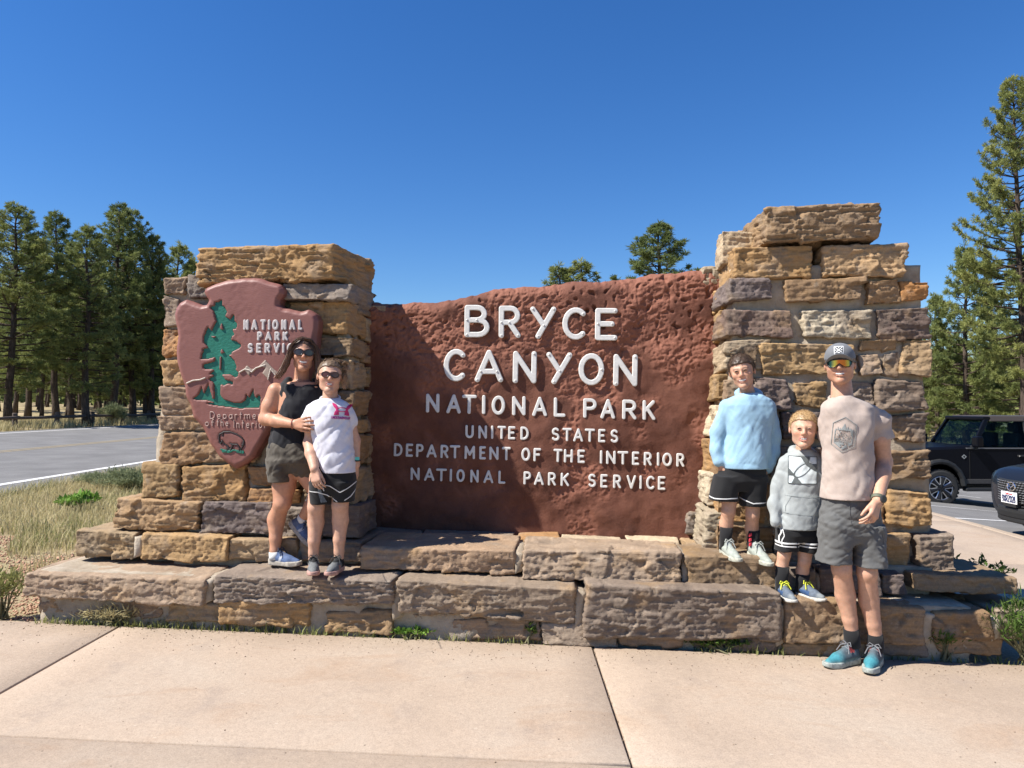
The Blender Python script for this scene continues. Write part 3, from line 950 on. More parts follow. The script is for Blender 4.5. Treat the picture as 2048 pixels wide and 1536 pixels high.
# ------------------------------------------------------------------ hand-drawn stroke alphabet
def arc(cx, cy, rx, ry, a0, a1, n=10):
    return [(cx + rx*math.cos(math.radians(a0+(a1-a0)*i/n)), cy + ry*math.sin(math.radians(a0+(a1-a0)*i/n))) for i in range(n+1)]
_P = [(0,0),(0,1),(0.34,1)] + arc(0.34,0.74,0.28,0.26,90,-90,8) + [(0,0.48)]
GL = {
 'A': (0.78, [[(0,0),(0.39,1),(0.78,0)], [(0.12,0.30),(0.66,0.30)]]),
 'B': (0.66, [[(0,0),(0,1),(0.32,1)] + arc(0.32,0.77,0.25,0.23,90,-90,8) + [(0,0.54)], [(0.32,0.54)] + arc(0.36,0.27,0.30,0.27,90,-90,8) + [(0,0)]]),
 'C': (0.72, [arc(0.42,0.5,0.42,0.5,48,312,16)]),
 'D': (0.68, [[(0,0),(0,1),(0.22,1)] + arc(0.22,0.5,0.46,0.5,90,-90,12) + [(0,0)]]),
 'E': (0.58, [[(0.58,1),(0,1),(0,0),(0.58,0)], [(0,0.51),(0.48,0.51)]]),
 'F': (0.56, [[(0.56,1),(0,1),(0,0)], [(0,0.51),(0.46,0.51)]]),
 'H': (0.64, [[(0,0),(0,1)], [(0.64,0),(0.64,1)], [(0,0.5),(0.64,0.5)]]),
 'I': (0.0, [[(0,0),(0,1)]]),
 'K': (0.64, [[(0,0),(0,1)], [(0.60,1),(0,0.42)], [(0.20,0.60),(0.64,0)]]),
 'L': (0.54, [[(0,1),(0,0),(0.54,0)]]),
 'M': (0.84, [[(0,0),(0.02,1),(0.42,0.30),(0.82,1),(0.84,0)]]),
 'N': (0.66, [[(0,0),(0,1),(0.66,0),(0.66,1)]]),
 'O': (0.80, [arc(0.40,0.5,0.40,0.5,0,360,22)]),
 'P': (0.62, [_P]),
 'R': (0.64, [_P, [(0.30,0.48),(0.64,0)]]),
 'S': (0.62, [arc(0.31,0.75,0.28,0.25,35,200,9) + [(0.12,0.56),(0.48,0.46)] + arc(0.31,0.25,0.30,0.25,30,-150,9)]),
 'T': (0.72, [[(0,1),(0.72,1)], [(0.36,1),(0.36,0)]]),
 'U': (0.66, [[(0,1)] + arc(0.33,0.32,0.33,0.32,180,360,10) + [(0.66,1)]]),
 'V': (0.70, [[(0,1),(0.35,0),(0.70,1)]]),
 'X': (0.62, [[(0,0),(0.62,1)], [(0,1),(0.62,0)]]),
 'Y': (0.74, [[(0.74,1),(0.20,0)], [(0,1),(0.40,0.40)]]),
 'Z': (0.6, [[(0,1),(0.6,1),(0,0),(0.6,0)]]),
 '&': (0.7, [[(0.7,0),(0.18,0.72)] + arc(0.32,0.82,0.16,0.18,200,-30,8) + [(0.08,0.36)] + arc(0.28,0.2,0.26,0.2,150,330,8) + [(0.68,0.42)]]),
 '0': (0.58, [arc(0.29,0.5,0.29,0.5,0,360,18)]),
 '2': (0.56, [arc(0.28,0.72,0.28,0.28,165,-30,9) + [(0,0),(0.56,0)]]),
 '3': (0.56, [arc(0.27,0.76,0.25,0.24,150,-80,9) + arc(0.27,0.27,0.28,0.27,80,-150,9)]),
 '8': (0.56, [arc(0.28,0.76,0.22,0.24,0,360,14), arc(0.28,0.26,0.28,0.26,0,360,14)]),
 '9': (0.56, [arc(0.28,0.70,0.28,0.30,0,360,14), [(0.56,0.70),(0.50,0.25),(0.2,0.0)]]),
 'a': (0.5, [arc(0.25,0.3,0.25,0.3,0,360,14), [(0.5,0.6),(0.5,0)]]),
 'e': (0.5, [[(0,0.32),(0.5,0.32)] + arc(0.25,0.3,0.25,0.3,5,310,13)]),
 'p': (0.5, [arc(0.25,0.3,0.25,0.3,0,360,14), [(0,0.6),(0,-0.35)]]),
 'r': (0.34, [[(0,0.6),(0,0)], arc(0.22,0.34,0.22,0.26,180,50,7)]),
 't': (0.36, [[(0.16,0.95),(0.16,0.0)], [(0,0.62),(0.36,0.62)]]),
 'm': (0.8, [[(0,0.6),(0,0)], arc(0.2,0.38,0.2,0.22,180,0,8) + [(0.4,0)], arc(0.6,0.38,0.2,0.22,180,0,8) + [(0.8,0)]]),
 'n': (0.46, [[(0,0.6),(0,0)], arc(0.23,0.37,0.23,0.23,180,0,8) + [(0.46,0)]]),
 'o': (0.5, [arc(0.25,0.3,0.25,0.3,0,360,14)]),
 'f': (0.36, [[(0.12,0)] + arc(0.30,0.8,0.18,0.2,180,70,7), [(0,0.58),(0.34,0.58)]]),
 'h': (0.46, [[(0,1),(0,0)], arc(0.23,0.37,0.23,0.23,180,0,8) + [(0.46,0)]]),
 'l': (0.0, [[(0,1),(0,0)]]),
 'i': (0.0, [[(0,0.6),(0,0)], [(0,0.85),(0,0.88)]]),
}

def glyph_strokes(ch, width, height):
    gw, st = GL[ch]
    sx = (width / gw) if gw > 0 else 1.0
    return [[(x*sx, y*height) for x, y in s_] for s_ in st]

def letter_mesh(name, ch, width, height, r, thick, h, rivets=False):
    """solid letter, outer size width x height (stroke included); y=0 is its back, -thick its face"""
    gw = max(width - 2*r, 0.0); gh = height - 2*r
    st = glyph_strokes(ch, gw if GL[ch][0] > 0 else 0, gh)
    def fn(X, Zz):
        d = np.full(np.broadcast(X, Zz).shape, 1e9)
        for s_ in st: d = np.minimum(d, seg2(X, Zz, s_))
        return d - r
    hi = (gw + r, gh + r)
    v, q = plate(fn, (-r, -r), hi, h, -thick, 0.0, min(0.25*r, 0.3*thick))
    v = v + np.array([r, 0, r])
    if rivets:
        mb = MB()
        ends = set()
        for s_ in st:
            for e in (s_[0], s_[-1]): ends.add((round(e[0], 3), round(e[1], 3)))
        vs, fs = [v], q.tolist(); n = len(v)
        for (ex, ez) in ends:
            ring = []
            for (rr, yy) in ((0.0085, -thick+0.001), (0.0075, -thick-0.004), (0.003, -thick-0.006)):
                a = np.linspace(0, 2*math.pi, 8, endpoint=False)
                ring.append(np.stack([ex+r+rr*np.cos(a), np.full(8, yy), ez+r+rr*np.sin(a)], -1))
            vs.append(np.concatenate(ring))
            for k in range(2):
                for i in range(8):
                    fs.append([n+k*8+i, n+k*8+(i+1) % 8, n+(k+1)*8+(i+1) % 8, n+(k+1)*8+i])
            for i in range(0, 8, 2):
                fs.append([n+16+i, n+16+(i+1) % 8, n+16+(i+2) % 8, n+16+(i+4) % 8])
            n += 24
        v = np.concatenate(vs); q = np.array(fs)
    return mesh_np(name, v, q, False)

t = NT("letter_paint")
co = t.coord()
c = t.ramp(t.noise(co, 30, 5, 0.7), [(0.3, (0.55, 0.535, 0.50)), (0.6, (0.68, 0.665, 0.63))])
c = t.mix(c, (0.30, 0.22, 0.18), t.ramp(t.noise(co, 75, 4, 0.7), [(0.64, 0.0), (0.78, 0.6)]))
t.color(c); t.set(rough=0.55, spec=0.35)
t.bump(t.noise(co, 120, 3), 0.3, 0.002)
MAT["letter"] = t.m

MROT = Matrix((( UX[0], WX[0], 0), (UX[1], WX[1], 0), (0, 0, 1))).to_4x4()
def place_letter(parent, ch, px0, px1, py_top, py_bot, w, r, thick, h, mat, rivets=False, roll=0.0, name="letter"):
    u0, zb_ = onw(px0, py_bot, w); u1, _ = onw(px1, py_bot, w)
    _, zt_ = onw(px0, py_top, w)
    if GL[ch][0] == 0:
        uc = (u0+u1)/2; u0, u1 = uc - r, uc + r
    me = letter_mesh(name, ch, u1-u0, zt_-zb_, r, thick, h, rivets)
    o = link(name, me, mat, parent, local=True)
    o.matrix_local = Matrix.Translation(Vector(m2w(u0, w, zb_))) @ MROT @ Matrix.Rotation(roll, 4, 'Y')
    return o

def c3(x, y): return 720 + x*0.36133, 520 + y*0.36133
lines = [
 # characters with their left and right edge, cap top and base of the first and last one, stroke radius, plate thickness
 ("BRYCE", [(578,718),(768,890),(940,1085),(1118,1250),(1300,1425)], (248,427), (268,447), 0.0205, 0.014, 0.0045, True),
 ("CANYON", [(462,585),(635,793),(845,977),(1028,1172),(1207,1350),(1400,1535)], (490,670), (523,700), 0.0205, 0.014, 0.0045, True),
 ("NATIONALPARK", [(365,440),(478,558),(563,645),(675,695),(728,803),(842,917),(953,1036),(1072,1138),(1235,1310),(1330,1412),(1450,1530),(1563,1635)], (738,843), (777,887), 0.0130, 0.012, 0.0032, False),
 ("UNITEDSTATES", [(583,630),(655,703),(727,737),(760,808),(820,860),(888,935),(1060,1105),(1120,1172),(1180,1235),(1243,1300),(1318,1358),(1385,1430)], (912,985), (938,1012), 0.0090, 0.011, 0.0026, False),
 ("DEPARTMENTOFTHEINTERIOR", [(187,235),(253,293),(310,352),(368,425),(445,490),(497,555),(578,637),(660,697),(715,767),(785,835),(893,943),(960,1002),(1070,1120),(1128,1178),(1203,1245),(1328,1340),(1362,1415),(1425,1485),(1505,1545),(1570,1615),(1645,1655),(1673,1727),(1750,1795)], (1012,1085), (1070,1145), 0.0092, 0.011, 0.0026, False),
 ("NATIONALPARKSERVICE", [(280,330),(355,412),(420,480),(497,508),(533,580),(610,657),(683,738),(765,805),(905,947),(963,1018),(1040,1085),(1110,1158),(1262,1307),(1330,1370),(1400,1445),(1475,1528),(1547,1558),(1583,1630),(1648,1690)], (1147,1217), (1197,1273), 0.0088, 0.011, 0.0026, False),
]
for text, xr, ya, yb, r, th, h, riv in lines:
    xa, xb = xr[0][0], xr[-1][1]
    for ch, (x0, x1) in zip(text, xr):
        k = ((x0+x1)/2 - xa) / (xb - xa)
        yt = ya[0] + (yb[0]-ya[0])*k; yo = ya[1] + (yb[1]-ya[1])*k
        p0 = c3(x0, yt); p1 = c3(x1, yo)
        u, z = onw((p0[0]+p1[0])/2, (p0[1]+p1[1])/2, pw)
        uu0, _ = onw(p0[0], p0[1], pw); uu1, zz0 = onw(p1[0], p1[1], pw)
        dep = min(panel_depth(a, b) for a in (uu0, (uu0+uu1)/2, uu1) for b in (zz0, z, 2*z-zz0)) + 0.006
        place_letter(panel, ch, p0[0], p1[0], p0[1], p1[1], dep, r, th, h, MAT["letter"], riv, roll=math.radians(RNG.uniform(-0.6, 0.6)+1.0))

# ================================================================== arrowhead plaque on the left pillar
WPQ = 0.36
def c1(x, y): return 300 + x*0.234375, 460 + y*0.234375
def c2(x, y): return 220 + x*0.2734375, 800 + y*0.2734375
def onq(p): return onw(p[0], p[1], WPQ)
AH = [(405,582),(410,574),(431,565),(464,557),(492,555),(516,555),(534,561),(560,569),(566,577),(566,588),(558,600),(557,609),(565,615),(577,617),(598,622),(616,618),(630,628),(635,640),(634,660),(630,690),(622,725),(608,765),(590,800),(565,835),(538,861),(520,890),(504,917),(485,930),(469,938),(452,928),(436,915),(417,888),(402,855),(384,836),(377,812),(367,788),(366,772),(356,746),(350,718),(349,694),(353,671),(348,647),(345,629),(348,616),(356,605),(370,598),(389,605),(401,610),(410,608),(414,600),(409,592)]
AHU = [onq(p) for p in AH]
TREE = [(600,590),(618,605),(612,640),(640,660),(655,700),(640,735),(680,760),(710,712),(722,740),(715,765),(742,800),(735,840),(700,850),(720,890),(695,910),(690,935),(730,945),(770,975),(772,1000),(740,1020),(700,1040),(690,1065),(665,1070),(690,1080),(720,1120),(735,1160),(730,1195),(755,1215),(745,1250),(720,1262),(680,1235),(610,1235),(630,1260),(640,1275),(712,1295),(700,1325),(660,1310),(630,1330),(600,1320),(595,1400),(620,1440),(700,1470),(770,1475),(810,1450),(820,1400),(840,1430),(880,1350),(890,1420),(905,1430),(925,1400),(945,1430),(940,1480),(930,1520),(760,1525),(640,1510),(560,1500),(460,1480),(540,1470),(480,1455),(400,1455),(360,1440),(410,1400),(440,1330),(455,1395),(495,1305),(520,1400),(530,1440),(545,1440),(540,1310),(490,1270),(520,1255),(545,1240),(500,1230),(545,1195),(450,1185),(450,1145),(540,1120),(555,1085),(500,1100),(430,1100),(440,1050),(450,1030),(440,1015),(490,1000),(450,960),(455,900),(490,820),(520,860),(535,820),(560,780),(540,700),(505,655),(550,640),(545,615),(580,610)]
TREEU = [onq(c1(*p)) for p in TREE]
PEAKS = [[(985,1108),(1040,1170),(1098,1222),(1070,1242),(1032,1186),(1010,1275),(958,1222),(990,1175),(925,1165)], [(828,1155),(868,1188),(905,1178),(862,1205),(850,1248),(800,1190)]]
PEAKU = [[onq(c1(*p)) for p in q] for q in PEAKS]
MLINES = [[onq(c1(*p)) for p in q] for q in ([(765,1215),(812,1188),(850,1196),(870,1212),(905,1178),(945,1165),(985,1152)], [(1010,1275),(1032,1186),(1075,1242)], [(315,1308),(370,1284),(430,1278),(472,1262)])]
BISON = [[onq(c2(*p)) for p in q] for q in (
    [(803,315),(797,285),(800,252),(830,234),(880,233),(930,252),(965,276),(980,300),(978,328),(966,345),(958,360),(962,382)],
    [(803,315),(812,320),(818,298),(838,322),(862,340),(864,356),(848,380)], [(880,368),(892,345),(897,325),(930,326),(940,336),(948,352),(944,380)],
    [(897,325),(880,318)], [(862,340),(872,352),(880,368)], [(826,245),(824,262)], [(978,300),(972,322),(964,330)])]
BGROUND = [[onq(c2(*p)) for p in q] for q in ([(812,362),(850,372),(905,368),(975,378)], [(822,378),(870,382),(892,376)], [(930,380),(975,388)])]
lou = min(p[0] for p in AHU); hiu = max(p[0] for p in AHU); loz = min(p[1] for p in AHU); hiz = max(p[1] for p in AHU)
def ah_field(X, Zz):
    d = poly2(X, Zz, AHU)
    q = np.stack([np.broadcast_to(X, d.shape).ravel(), np.broadcast_to(Zz, d.shape).ravel(), np.zeros(d.size)], -1)
    return d + 0.004*pnoise(q*16).reshape(d.shape)
hh = 0.006
x = np.arange(lou-0.03, hiu+0.03, hh); z = np.arange(loz-0.03, hiz+0.03, hh); y = np.arange(-0.012, 0.14, hh)
d2 = ah_field(x[:, None], z[None])
tr = poly2(x[:, None], z[None], TREEU)
bi = np.full(d2.shape, 1e9)
for s_ in BISON: bi = np.minimum(bi, seg2(x[:, None], z[None], s_) - 0.006)
pq = np.stack([np.repeat(x, len(z)), np.tile(z, len(x)), np.zeros(len(x)*len(z))], -1)
relief = (0.004*fbm(pq*3.0, 2) + 0.0012*pnoise(pq*30)).reshape(d2.shape)
bev = 0.028*np.clip(1 + d2/0.032, 0, 1)**1.5                         # chamfered rim
face = relief + bev
face = np.maximum(face, np.where(tr < -0.001, 0.017, 0.0))
face = face + np.where(bi < 0.002, 0.004, 0)
front = face[:, None, :] - y[None, :, None]
fld = np.maximum(np.maximum(d2[:, None, :], front), (y - 0.125)[None, :, None])
v, q = surface_nets(fld.astype(np.float32), np.array([x[0], y[0], z[0]]), hh)
def q2w(v, w=WPQ):
    return MO + v[:, :1]*UX + (v[:, 1:2]+w)*WX + v[:, 2:3]*np.array([0,0,1.0])
t = NT("plaque_paint")
co = t.coord()
c = t.ramp(t.noise(co, 5, 5, 0.6), [(0.3, (0.190, 0.074, 0.060)), (0.7, (0.230, 0.094, 0.076))])
c = t.mix(c, (0.26, 0.13, 0.105), t.ramp(t.noise(t.mapping(co, (1,1,5), (0,0.6,0)), 14, 4, 0.7), [(0.60, 0), (0.75, 0.5)]))
t.color(c); t.set(rough=0.5, spec=0.4)
t.bump(t.noise(t.mapping(co, (1.2,1,4), (0,0.5,0)), 40, 4, 0.6), 0.25, 0.006)
plaque = link("arrowhead_plaque", mesh_np("arrowhead_plaque", q2w(v), q, True), t.m, monument)
plaque["label"] = "dusty red arrowhead plaque with green tree"
t = NT("green_enamel")
co = t.coord()
t.color(t.ramp(t.noise(co, 14, 5, 0.6), [(0.3, (0.008, 0.120, 0.080)), (0.7, (0.013, 0.155, 0.105))]))
t.set(rough=0.45, spec=0.45)
t.bump(t.noise(t.mapping(co, (1,1,1.6)), 40, 2, 0.5), 0.4, 0.008)
MAT["green_enamel"] = t.m
def qplate(name, fn, pts, mat, t0, t1, h=0.005, rnd=0.0, smooth=False):
    lo = (min(p[0] for p in pts), min(p[1] for p in pts)); hi = (max(p[0] for p in pts), max(p[1] for p in pts))
    v, q = plate(fn, lo, hi, h, t0, t1, rnd)
    return link(name, mesh_np(name, q2w(v), q, smooth), mat, plaque)
def tree_fn(X, Zz):
    return poly2(X, Zz, TREEU) - 0.003
qplate("tree_emblem", tree_fn, TREEU, MAT["green_enamel"], 0.012, 0.03, 0.0055)
# little notches of red left standing inside the tree
for a in ([(592,1080),(606,1080),(602,1190),(588,1195)], [(608,790),(622,845),(600,850),(592,830)], [(515,905),(558,905),(545,920),(530,918)], [(612,1015),(632,1045),(600,1055),(598,1030)]):
    pts = [onq(c1(*p)) for p in a]
    qplate("tree_notch", lambda X, Zz, pts=pts: poly2(X, Zz, pts), pts, plaque.data.materials[0], 0.002, 0.02, 0.004)
MAT["peak"] = simple("peak_paint", (0.30, 0.235, 0.185), 0.6, 0.2, 60)
MAT["pale_line"] = simple("pale_line_paint", (0.50, 0.45, 0.38), 0.6, 0.12, 60)
MAT["thin_line"] = simple("thin_line_paint", (0.47, 0.335, 0.285), 0.6, 0.2, 60)
MAT["black_line"] = simple("black_line_paint", (0.02, 0.018, 0.017), 0.5, 0.2, 60)
for pk in PEAKU:
    qplate("peak", lambda X, Zz, pk=pk: poly2(X, Zz, pk), pk, MAT["peak"], -0.006, 0.008, 0.005)
for ml in MLINES:
    qplate("ridge_line", lambda X, Zz, ml=ml: seg2(X, Zz, ml) - 0.0048, ml, MAT["pale_line"], -0.010, 0.008, 0.004)
allb = [p for s_ in BISON for p in s_]
qplate("bison_outline", lambda X, Zz: np.minimum.reduce([seg2(X, Zz, s_) for s_ in BISON]) - 0.0042, allb, MAT["black_line"], -0.004, 0.016, 0.0035)
allb = [p for s_ in BGROUND for p in s_]
qplate("bison_ground", lambda X, Zz: np.minimum.reduce([seg2(X, Zz, s_) for s_ in BGROUND]) - 0.006, allb, MAT["green_enamel"], -0.003, 0.012, 0.004)
MAT["plaque_letter"] = simple("plaque_letter_paint", (0.46, 0.42, 0.40), 0.5, 0.15, 40, 0.3)
def qtext(text, xr, y0, y1, cf, r, h, mat, caps=True):
    """letters of a word spread over the pixel range xr"""
    tot = sum((GL[c_][0] if GL[c_][0] > 0 else 0.12) + 0.30 for c_ in text) - 0.30
    pos = 0.0
    for c_ in text:
        gw = GL[c_][0] if GL[c_][0] > 0 else 0.12
        a = xr[0] + (xr[1]-xr[0]) * pos/tot; b = xr[0] + (xr[1]-xr[0]) * (pos+gw)/tot
        pos += gw + 0.30
        p0 = cf(a, y0); p1 = cf(b, y1)
        place_letter(plaque, c_, p0[0], p1[0], p0[1], p1[1], WPQ+0.006, r, 0.012, h, mat)
qtext("NATIONAL", (800,1305), 765, 856, c1, 0.0090, 0.003, MAT["plaque_letter"])
qtext("PARK", (918,1182), 868, 946, c1, 0.0085, 0.003, MAT["plaque_letter"])
qtext("SERVICE", (836,1300), 966, 1052, c1, 0.0085, 0.003, MAT["plaque_letter"])
qtext("Department", (735,1150), 84, 138, c2, 0.0025, 0.002, MAT["thin_line"])
qtext("of", (700,765), 140, 192, c2, 0.0025, 0.002, MAT["thin_line"])
qtext("the", (785,872), 140, 192, c2, 0.0025, 0.002, MAT["thin_line"])
qtext("Interior", (908,1150), 145, 205, c2, 0.0025, 0.002, MAT["thin_line"])
# ================================================================== people
class Field:
    """a solid grown from round cones, ellipsoids and lofted sections that flow into each other"""
    def __init__(s, lo, hi, h=0.006):
        s.lo = np.array(lo, float); s.h = h; s.hem = None
        s.ax = [np.arange(lo[i], hi[i]+h, h) for i in range(3)]
        s.f = np.full([len(a) for a in s.ax], 1.0, np.float32)
    def box(s, lo, hi):
        sl = []
        for i in range(3):
            a = max(0, int((lo[i]-s.lo[i])/s.h) - 1); b = min(len(s.ax[i]), int((hi[i]-s.lo[i])/s.h) + 3)
            sl.append(slice(a, max(a, b)))
        X = s.ax[0][sl[0]][:, None, None]; Y = s.ax[1][sl[1]][None, :, None]; Z = s.ax[2][sl[2]][None, None, :]
        return tuple(sl), X, Y, Z
    def merge(s, sl, d, k):
        s.f[sl] = smin(s.f[sl], d.astype(np.float32), k)
    def cone(s, a, b, ra, rb, k=0.02):
        a = np.asarray(a, float); b = np.asarray(b, float)
        m = max(ra, rb) + k + 2*s.h
        sl, X, Y, Z = s.box(np.minimum(a, b)-m, np.maximum(a, b)+m)
        e = b - a
        t = np.clip(((X-a[0])*e[0] + (Y-a[1])*e[1] + (Z-a[2])*e[2]) / (e @ e + 1e-12), 0, 1)
        d = np.sqrt((X-a[0]-t*e[0])**2 + (Y-a[1]-t*e[1])**2 + (Z-a[2]-t*e[2])**2) - (ra + (rb-ra)*t)
        s.merge(sl, d, k); return s
    def chain(s, pts, rads, k=0.02):
        for i in range(len(pts)-1): s.cone(pts[i], pts[i+1], rads[i], rads[i+1], k)
        return s
    def ell(s, c, r, k=0.02):
        c = np.asarray(c, float); r = np.asarray(r, float)
        m = r + k + 2*s.h
        sl, X, Y, Z = s.box(c-m, c+m)
        q = np.sqrt(((X-c[0])/r[0])**2 + ((Y-c[1])/r[1])**2 + ((Z-c[2])/r[2])**2)
        s.merge(sl, (q-1)*r.min(), k); return s
    def loft(s, secs, k=0.02, yaw=0.0, power=2.3):
        secs = sorted(secs)
        A = np.array(secs, float)
        m = k + 2*s.h
        R = A[:, 3:5].max()
        lo = [(A[:,1]-R).min()-m, (A[:,2]-R).min()-m, A[0,0]-m]; hi = [(A[:,1]+R).max()+m, (A[:,2]+R).max()+m, A[-1,0]+m]
        sl, X, Y, Z = s.box(lo, hi)
        g = lambda i: np.interp(Z, A[:,0], A[:,i])
        cx, cy, rx, ry = g(1), g(2), g(3), g(4)
        dx, dy = X-cx, Y-cy
        if yaw:
            c_, s_ = math.cos(yaw), math.sin(yaw)
            dx, dy = dx*c_ + dy*s_, -dx*s_ + dy*c_
        q = (np.abs(dx/rx)**power + np.abs(dy/ry)**power)**(1/power)
        d = (q-1)*np.minimum(rx, ry)
        d = np.maximum(d, np.maximum(A[0,0]-Z, Z-A[-1,0]))
        s.merge(sl, d, k); return s
    def local(s, fn, fr, ext, k=0.015):
        """fn(q) in a local frame fr=(R, c, scale), within +-ext local units"""
        R, c, sc_ = fr
        m = ext*sc_
        sl, X, Y, Z = s.box(np.asarray(c)-m, np.asarray(c)+m)
        sh = np.broadcast(X, Y, Z).shape
        P = np.stack([np.broadcast_to(X, sh), np.broadcast_to(Y, sh), np.broadcast_to(Z, sh)], -1).reshape(-1, 3)
        q = (P - c) @ R / sc_
        d = fn(q).reshape(sh) * sc_
        s.merge(sl, d, k); return s
    def cut(s, n, p0):
        """keep what lies behind the plane through p0 with outward normal n"""
        n = np.asarray(n, float); n = n/np.linalg.norm(n); p0 = np.asarray(p0, float)
        X, Y, Z = s.ax[0][:, None, None], s.ax[1][None, :, None], s.ax[2][None, None, :]
        d = (X-p0[0])*n[0] + (Y-p0[1])*n[1] + (Z-p0[2])*n[2]
        s.f = np.maximum(s.f, d.astype(np.float32)); return s
    def folds(s, amp, fx, fy, fz, seed=0, ridged=False, hem=None, slant=0.0):
        """cloth folds: push the surface in and out"""
        I = np.argwhere(np.abs(s.f) < 0.03)
        P = s.lo + I*s.h
        P2 = P.copy(); P2[:,0] += slant*P[:,2]
        q = P2*np.array([fx, fy, fz]) + seed*13.7
        q = q + 0.35*np.stack([pnoise(P*7+seed), pnoise(P*7+5+seed), pnoise(P*7+9+seed)], -1)
        n = pnoise(q)
        if ridged: n = 0.6 - 2.0*np.abs(n)
        if hem is None: hem = s.hem
        if hem is not None: n = n*np.clip((P[:,2]-hem-0.004)/0.03, 0, 1)
        s.f[I[:,0], I[:,1], I[:,2]] += (amp*n).astype(np.float32)
        return s
    def trim(s, p0, n, rad, xlim=None):
        """cut a sleeve or trouser leg square across: nothing beyond the plane within rad of p0"""
        n = np.asarray(n, float); n = n/np.linalg.norm(n); p0 = np.asarray(p0, float)
        sl, X, Y, Z = s.box(p0-rad, p0+rad)
        d = (X-p0[0])*n[0] + (Y-p0[1])*n[1] + (Z-p0[2])*n[2]
        r = np.sqrt((X-p0[0])**2 + (Y-p0[1])**2 + (Z-p0[2])**2)
        m = r < rad
        if xlim is not None: m = m & ((X < xlim[0]) if xlim[0] is not None else (X > xlim[1]))
        s.f[sl] = np.where(m, np.maximum(s.f[sl], d), s.f[sl]).astype(np.float32)
        return s
    def mesh(s, name, smooth=True):
        s.f[0] = s.f[-1] = 1; s.f[:,0] = s.f[:,-1] = 1; s.f[:,:,0] = s.f[:,:,-1] = 1
        v, q = surface_nets(s.f, s.lo, s.h)
        return mesh_np(name, v, q, smooth), v, q

def rotm(yaw=0, pitch=0, roll=0):
    """columns: local x, y, z axes; yaw>0 turns the face to the image right, pitch>0 nods down, roll>0 tips the crown to the image right"""
    return np.array((Matrix.Rotation(yaw, 3, 'Z') @ Matrix.Rotation(pitch, 3, 'X') @ Matrix.Rotation(roll, 3, 'Y')))

def _ell(q, c, r):
    k = (q - np.array(c)) / np.array(r)
    return (np.linalg.norm(k, axis=1) - 1) * min(r)
def _cone(q, a, b, ra, rb):
    a = np.array(a, float); e = np.array(b, float) - a
    t = np.clip(((q-a) @ e) / (e @ e + 1e-12), 0, 1)
    return np.linalg.norm(q - a - t[:, None]*e, axis=1) - (ra + (rb-ra)*t)
def smax(a, b, k): return -smin(-a, -b, k)

def head_fn(child=0.0, jaw=1.0, smile=1.0):
    """skull and face in head units (height 1, facing -y)"""
    def fn(q):
        d = _ell(q, (0, 0.07, 0.13), (0.335 + 0.01*child, 0.42, 0.365))
        d = smin(d, _ell(q, (0, -0.07, -0.10), (0.275*jaw + 0.01*child, 0.30, 0.36)), 0.08)
        d = smin(d, _cone(q, (0.17*jaw, -0.02, -0.27), (0.04, -0.24, -0.40), 0.10, 0.085), 0.07)
        d = smin(d, _cone(q, (-0.17*jaw, -0.02, -0.27), (-0.04, -0.24, -0.40), 0.10, 0.085), 0.07)
        d = smin(d, _ell(q, (0, -0.27, -0.40), (0.10, 0.10, 0.085)), 0.05)
        for s_ in (-1, 1):
            d = smin(d, _ell(q, (0.16*s_, -0.23, -0.08), (0.105, 0.11, 0.10)), 0.06)            # cheek
            d = smax(d, -_ell(q, (0.125*s_, -0.395, 0.035), (0.075, 0.06, 0.042)), 0.05)         # eye socket
            d = smin(d, _ell(q, (0.125*s_, -0.335, 0.035), (0.058, 0.05, 0.040)), 0.015)         # lids
            d = smin(d, _ell(q, (0.345*s_, 0.06, -0.01), (0.032, 0.075, 0.105)), 0.02)           # ear
            d = smin(d, _ell(q, (0.042*s_, -0.385, -0.105), (0.036, 0.045, 0.030)), 0.02)        # nostril wing
        d = smin(d, _cone(q, (-0.17, -0.315, 0.105), (0.0, -0.352, 0.09), 0.035, 0.04), 0.05)
        d = smin(d, _cone(q, (0.17, -0.315, 0.105), (0.0, -0.352, 0.09), 0.035, 0.04), 0.05)
        d = smin(d, _cone(q, (0, -0.345, 0.07), (0, -0.435, -0.085), 0.030, 0.046), 0.035)       # nose
        # smiling mouth: lips either side of an open slit
        up = np.array([(-0.115*smile, -0.315, -0.190), (-0.055, -0.362, -0.206), (0, -0.372, -0.206), (0.055, -0.362, -0.206), (0.115*smile, -0.315, -0.190)])
        lw = np.array([(-0.105*smile, -0.315, -0.205), (-0.06, -0.348, -0.272), (0, -0.356, -0.284), (0.06, -0.348, -0.272), (0.105*smile, -0.315, -0.205)])
        for A, r in ((up, 0.017), (lw, 0.021)):
            for i in range(4): d = smin(d, _cone(q, A[i], A[i+1], r, r), 0.02)
        d = smax(d, -_ell(q, (0, -0.37, -0.236), (0.090*smile, 0.075, 0.030)), 0.010)
        return d
    return fn

def hair_fn(thick, front=0.27, seed=0, amp=0.012, freq=14, side=0.03, nape=-0.22):
    def fn(q):
        d = _ell(q, (0, 0.07, 0.14), (0.338+thick*0.8, 0.425+thick*0.7, 0.368+thick))
        d = d + amp*fbm(q*freq + seed, 2)
        zl = np.interp(q[:,1], [-0.5, -0.26, -0.12, -0.04, 0.04, 0.14, 0.45], [front, front-0.03, 0.16, side-0.04, side, -0.06, nape])
        zl = zl + 0.02*pnoise(q*11 + seed)
        m = (zl - q[:,2]) * 0.75
        return smax(d, m, 0.02)
    return fn

def attr_color(me, cols):
    a = me.color_attributes.new("Col", 'FLOAT_COLOR', 'POINT')
    c = np.ones((len(me.vertices), 4), np.float32); c[:, :3] = cols
    a.data.foreach_set("color", c.ravel())

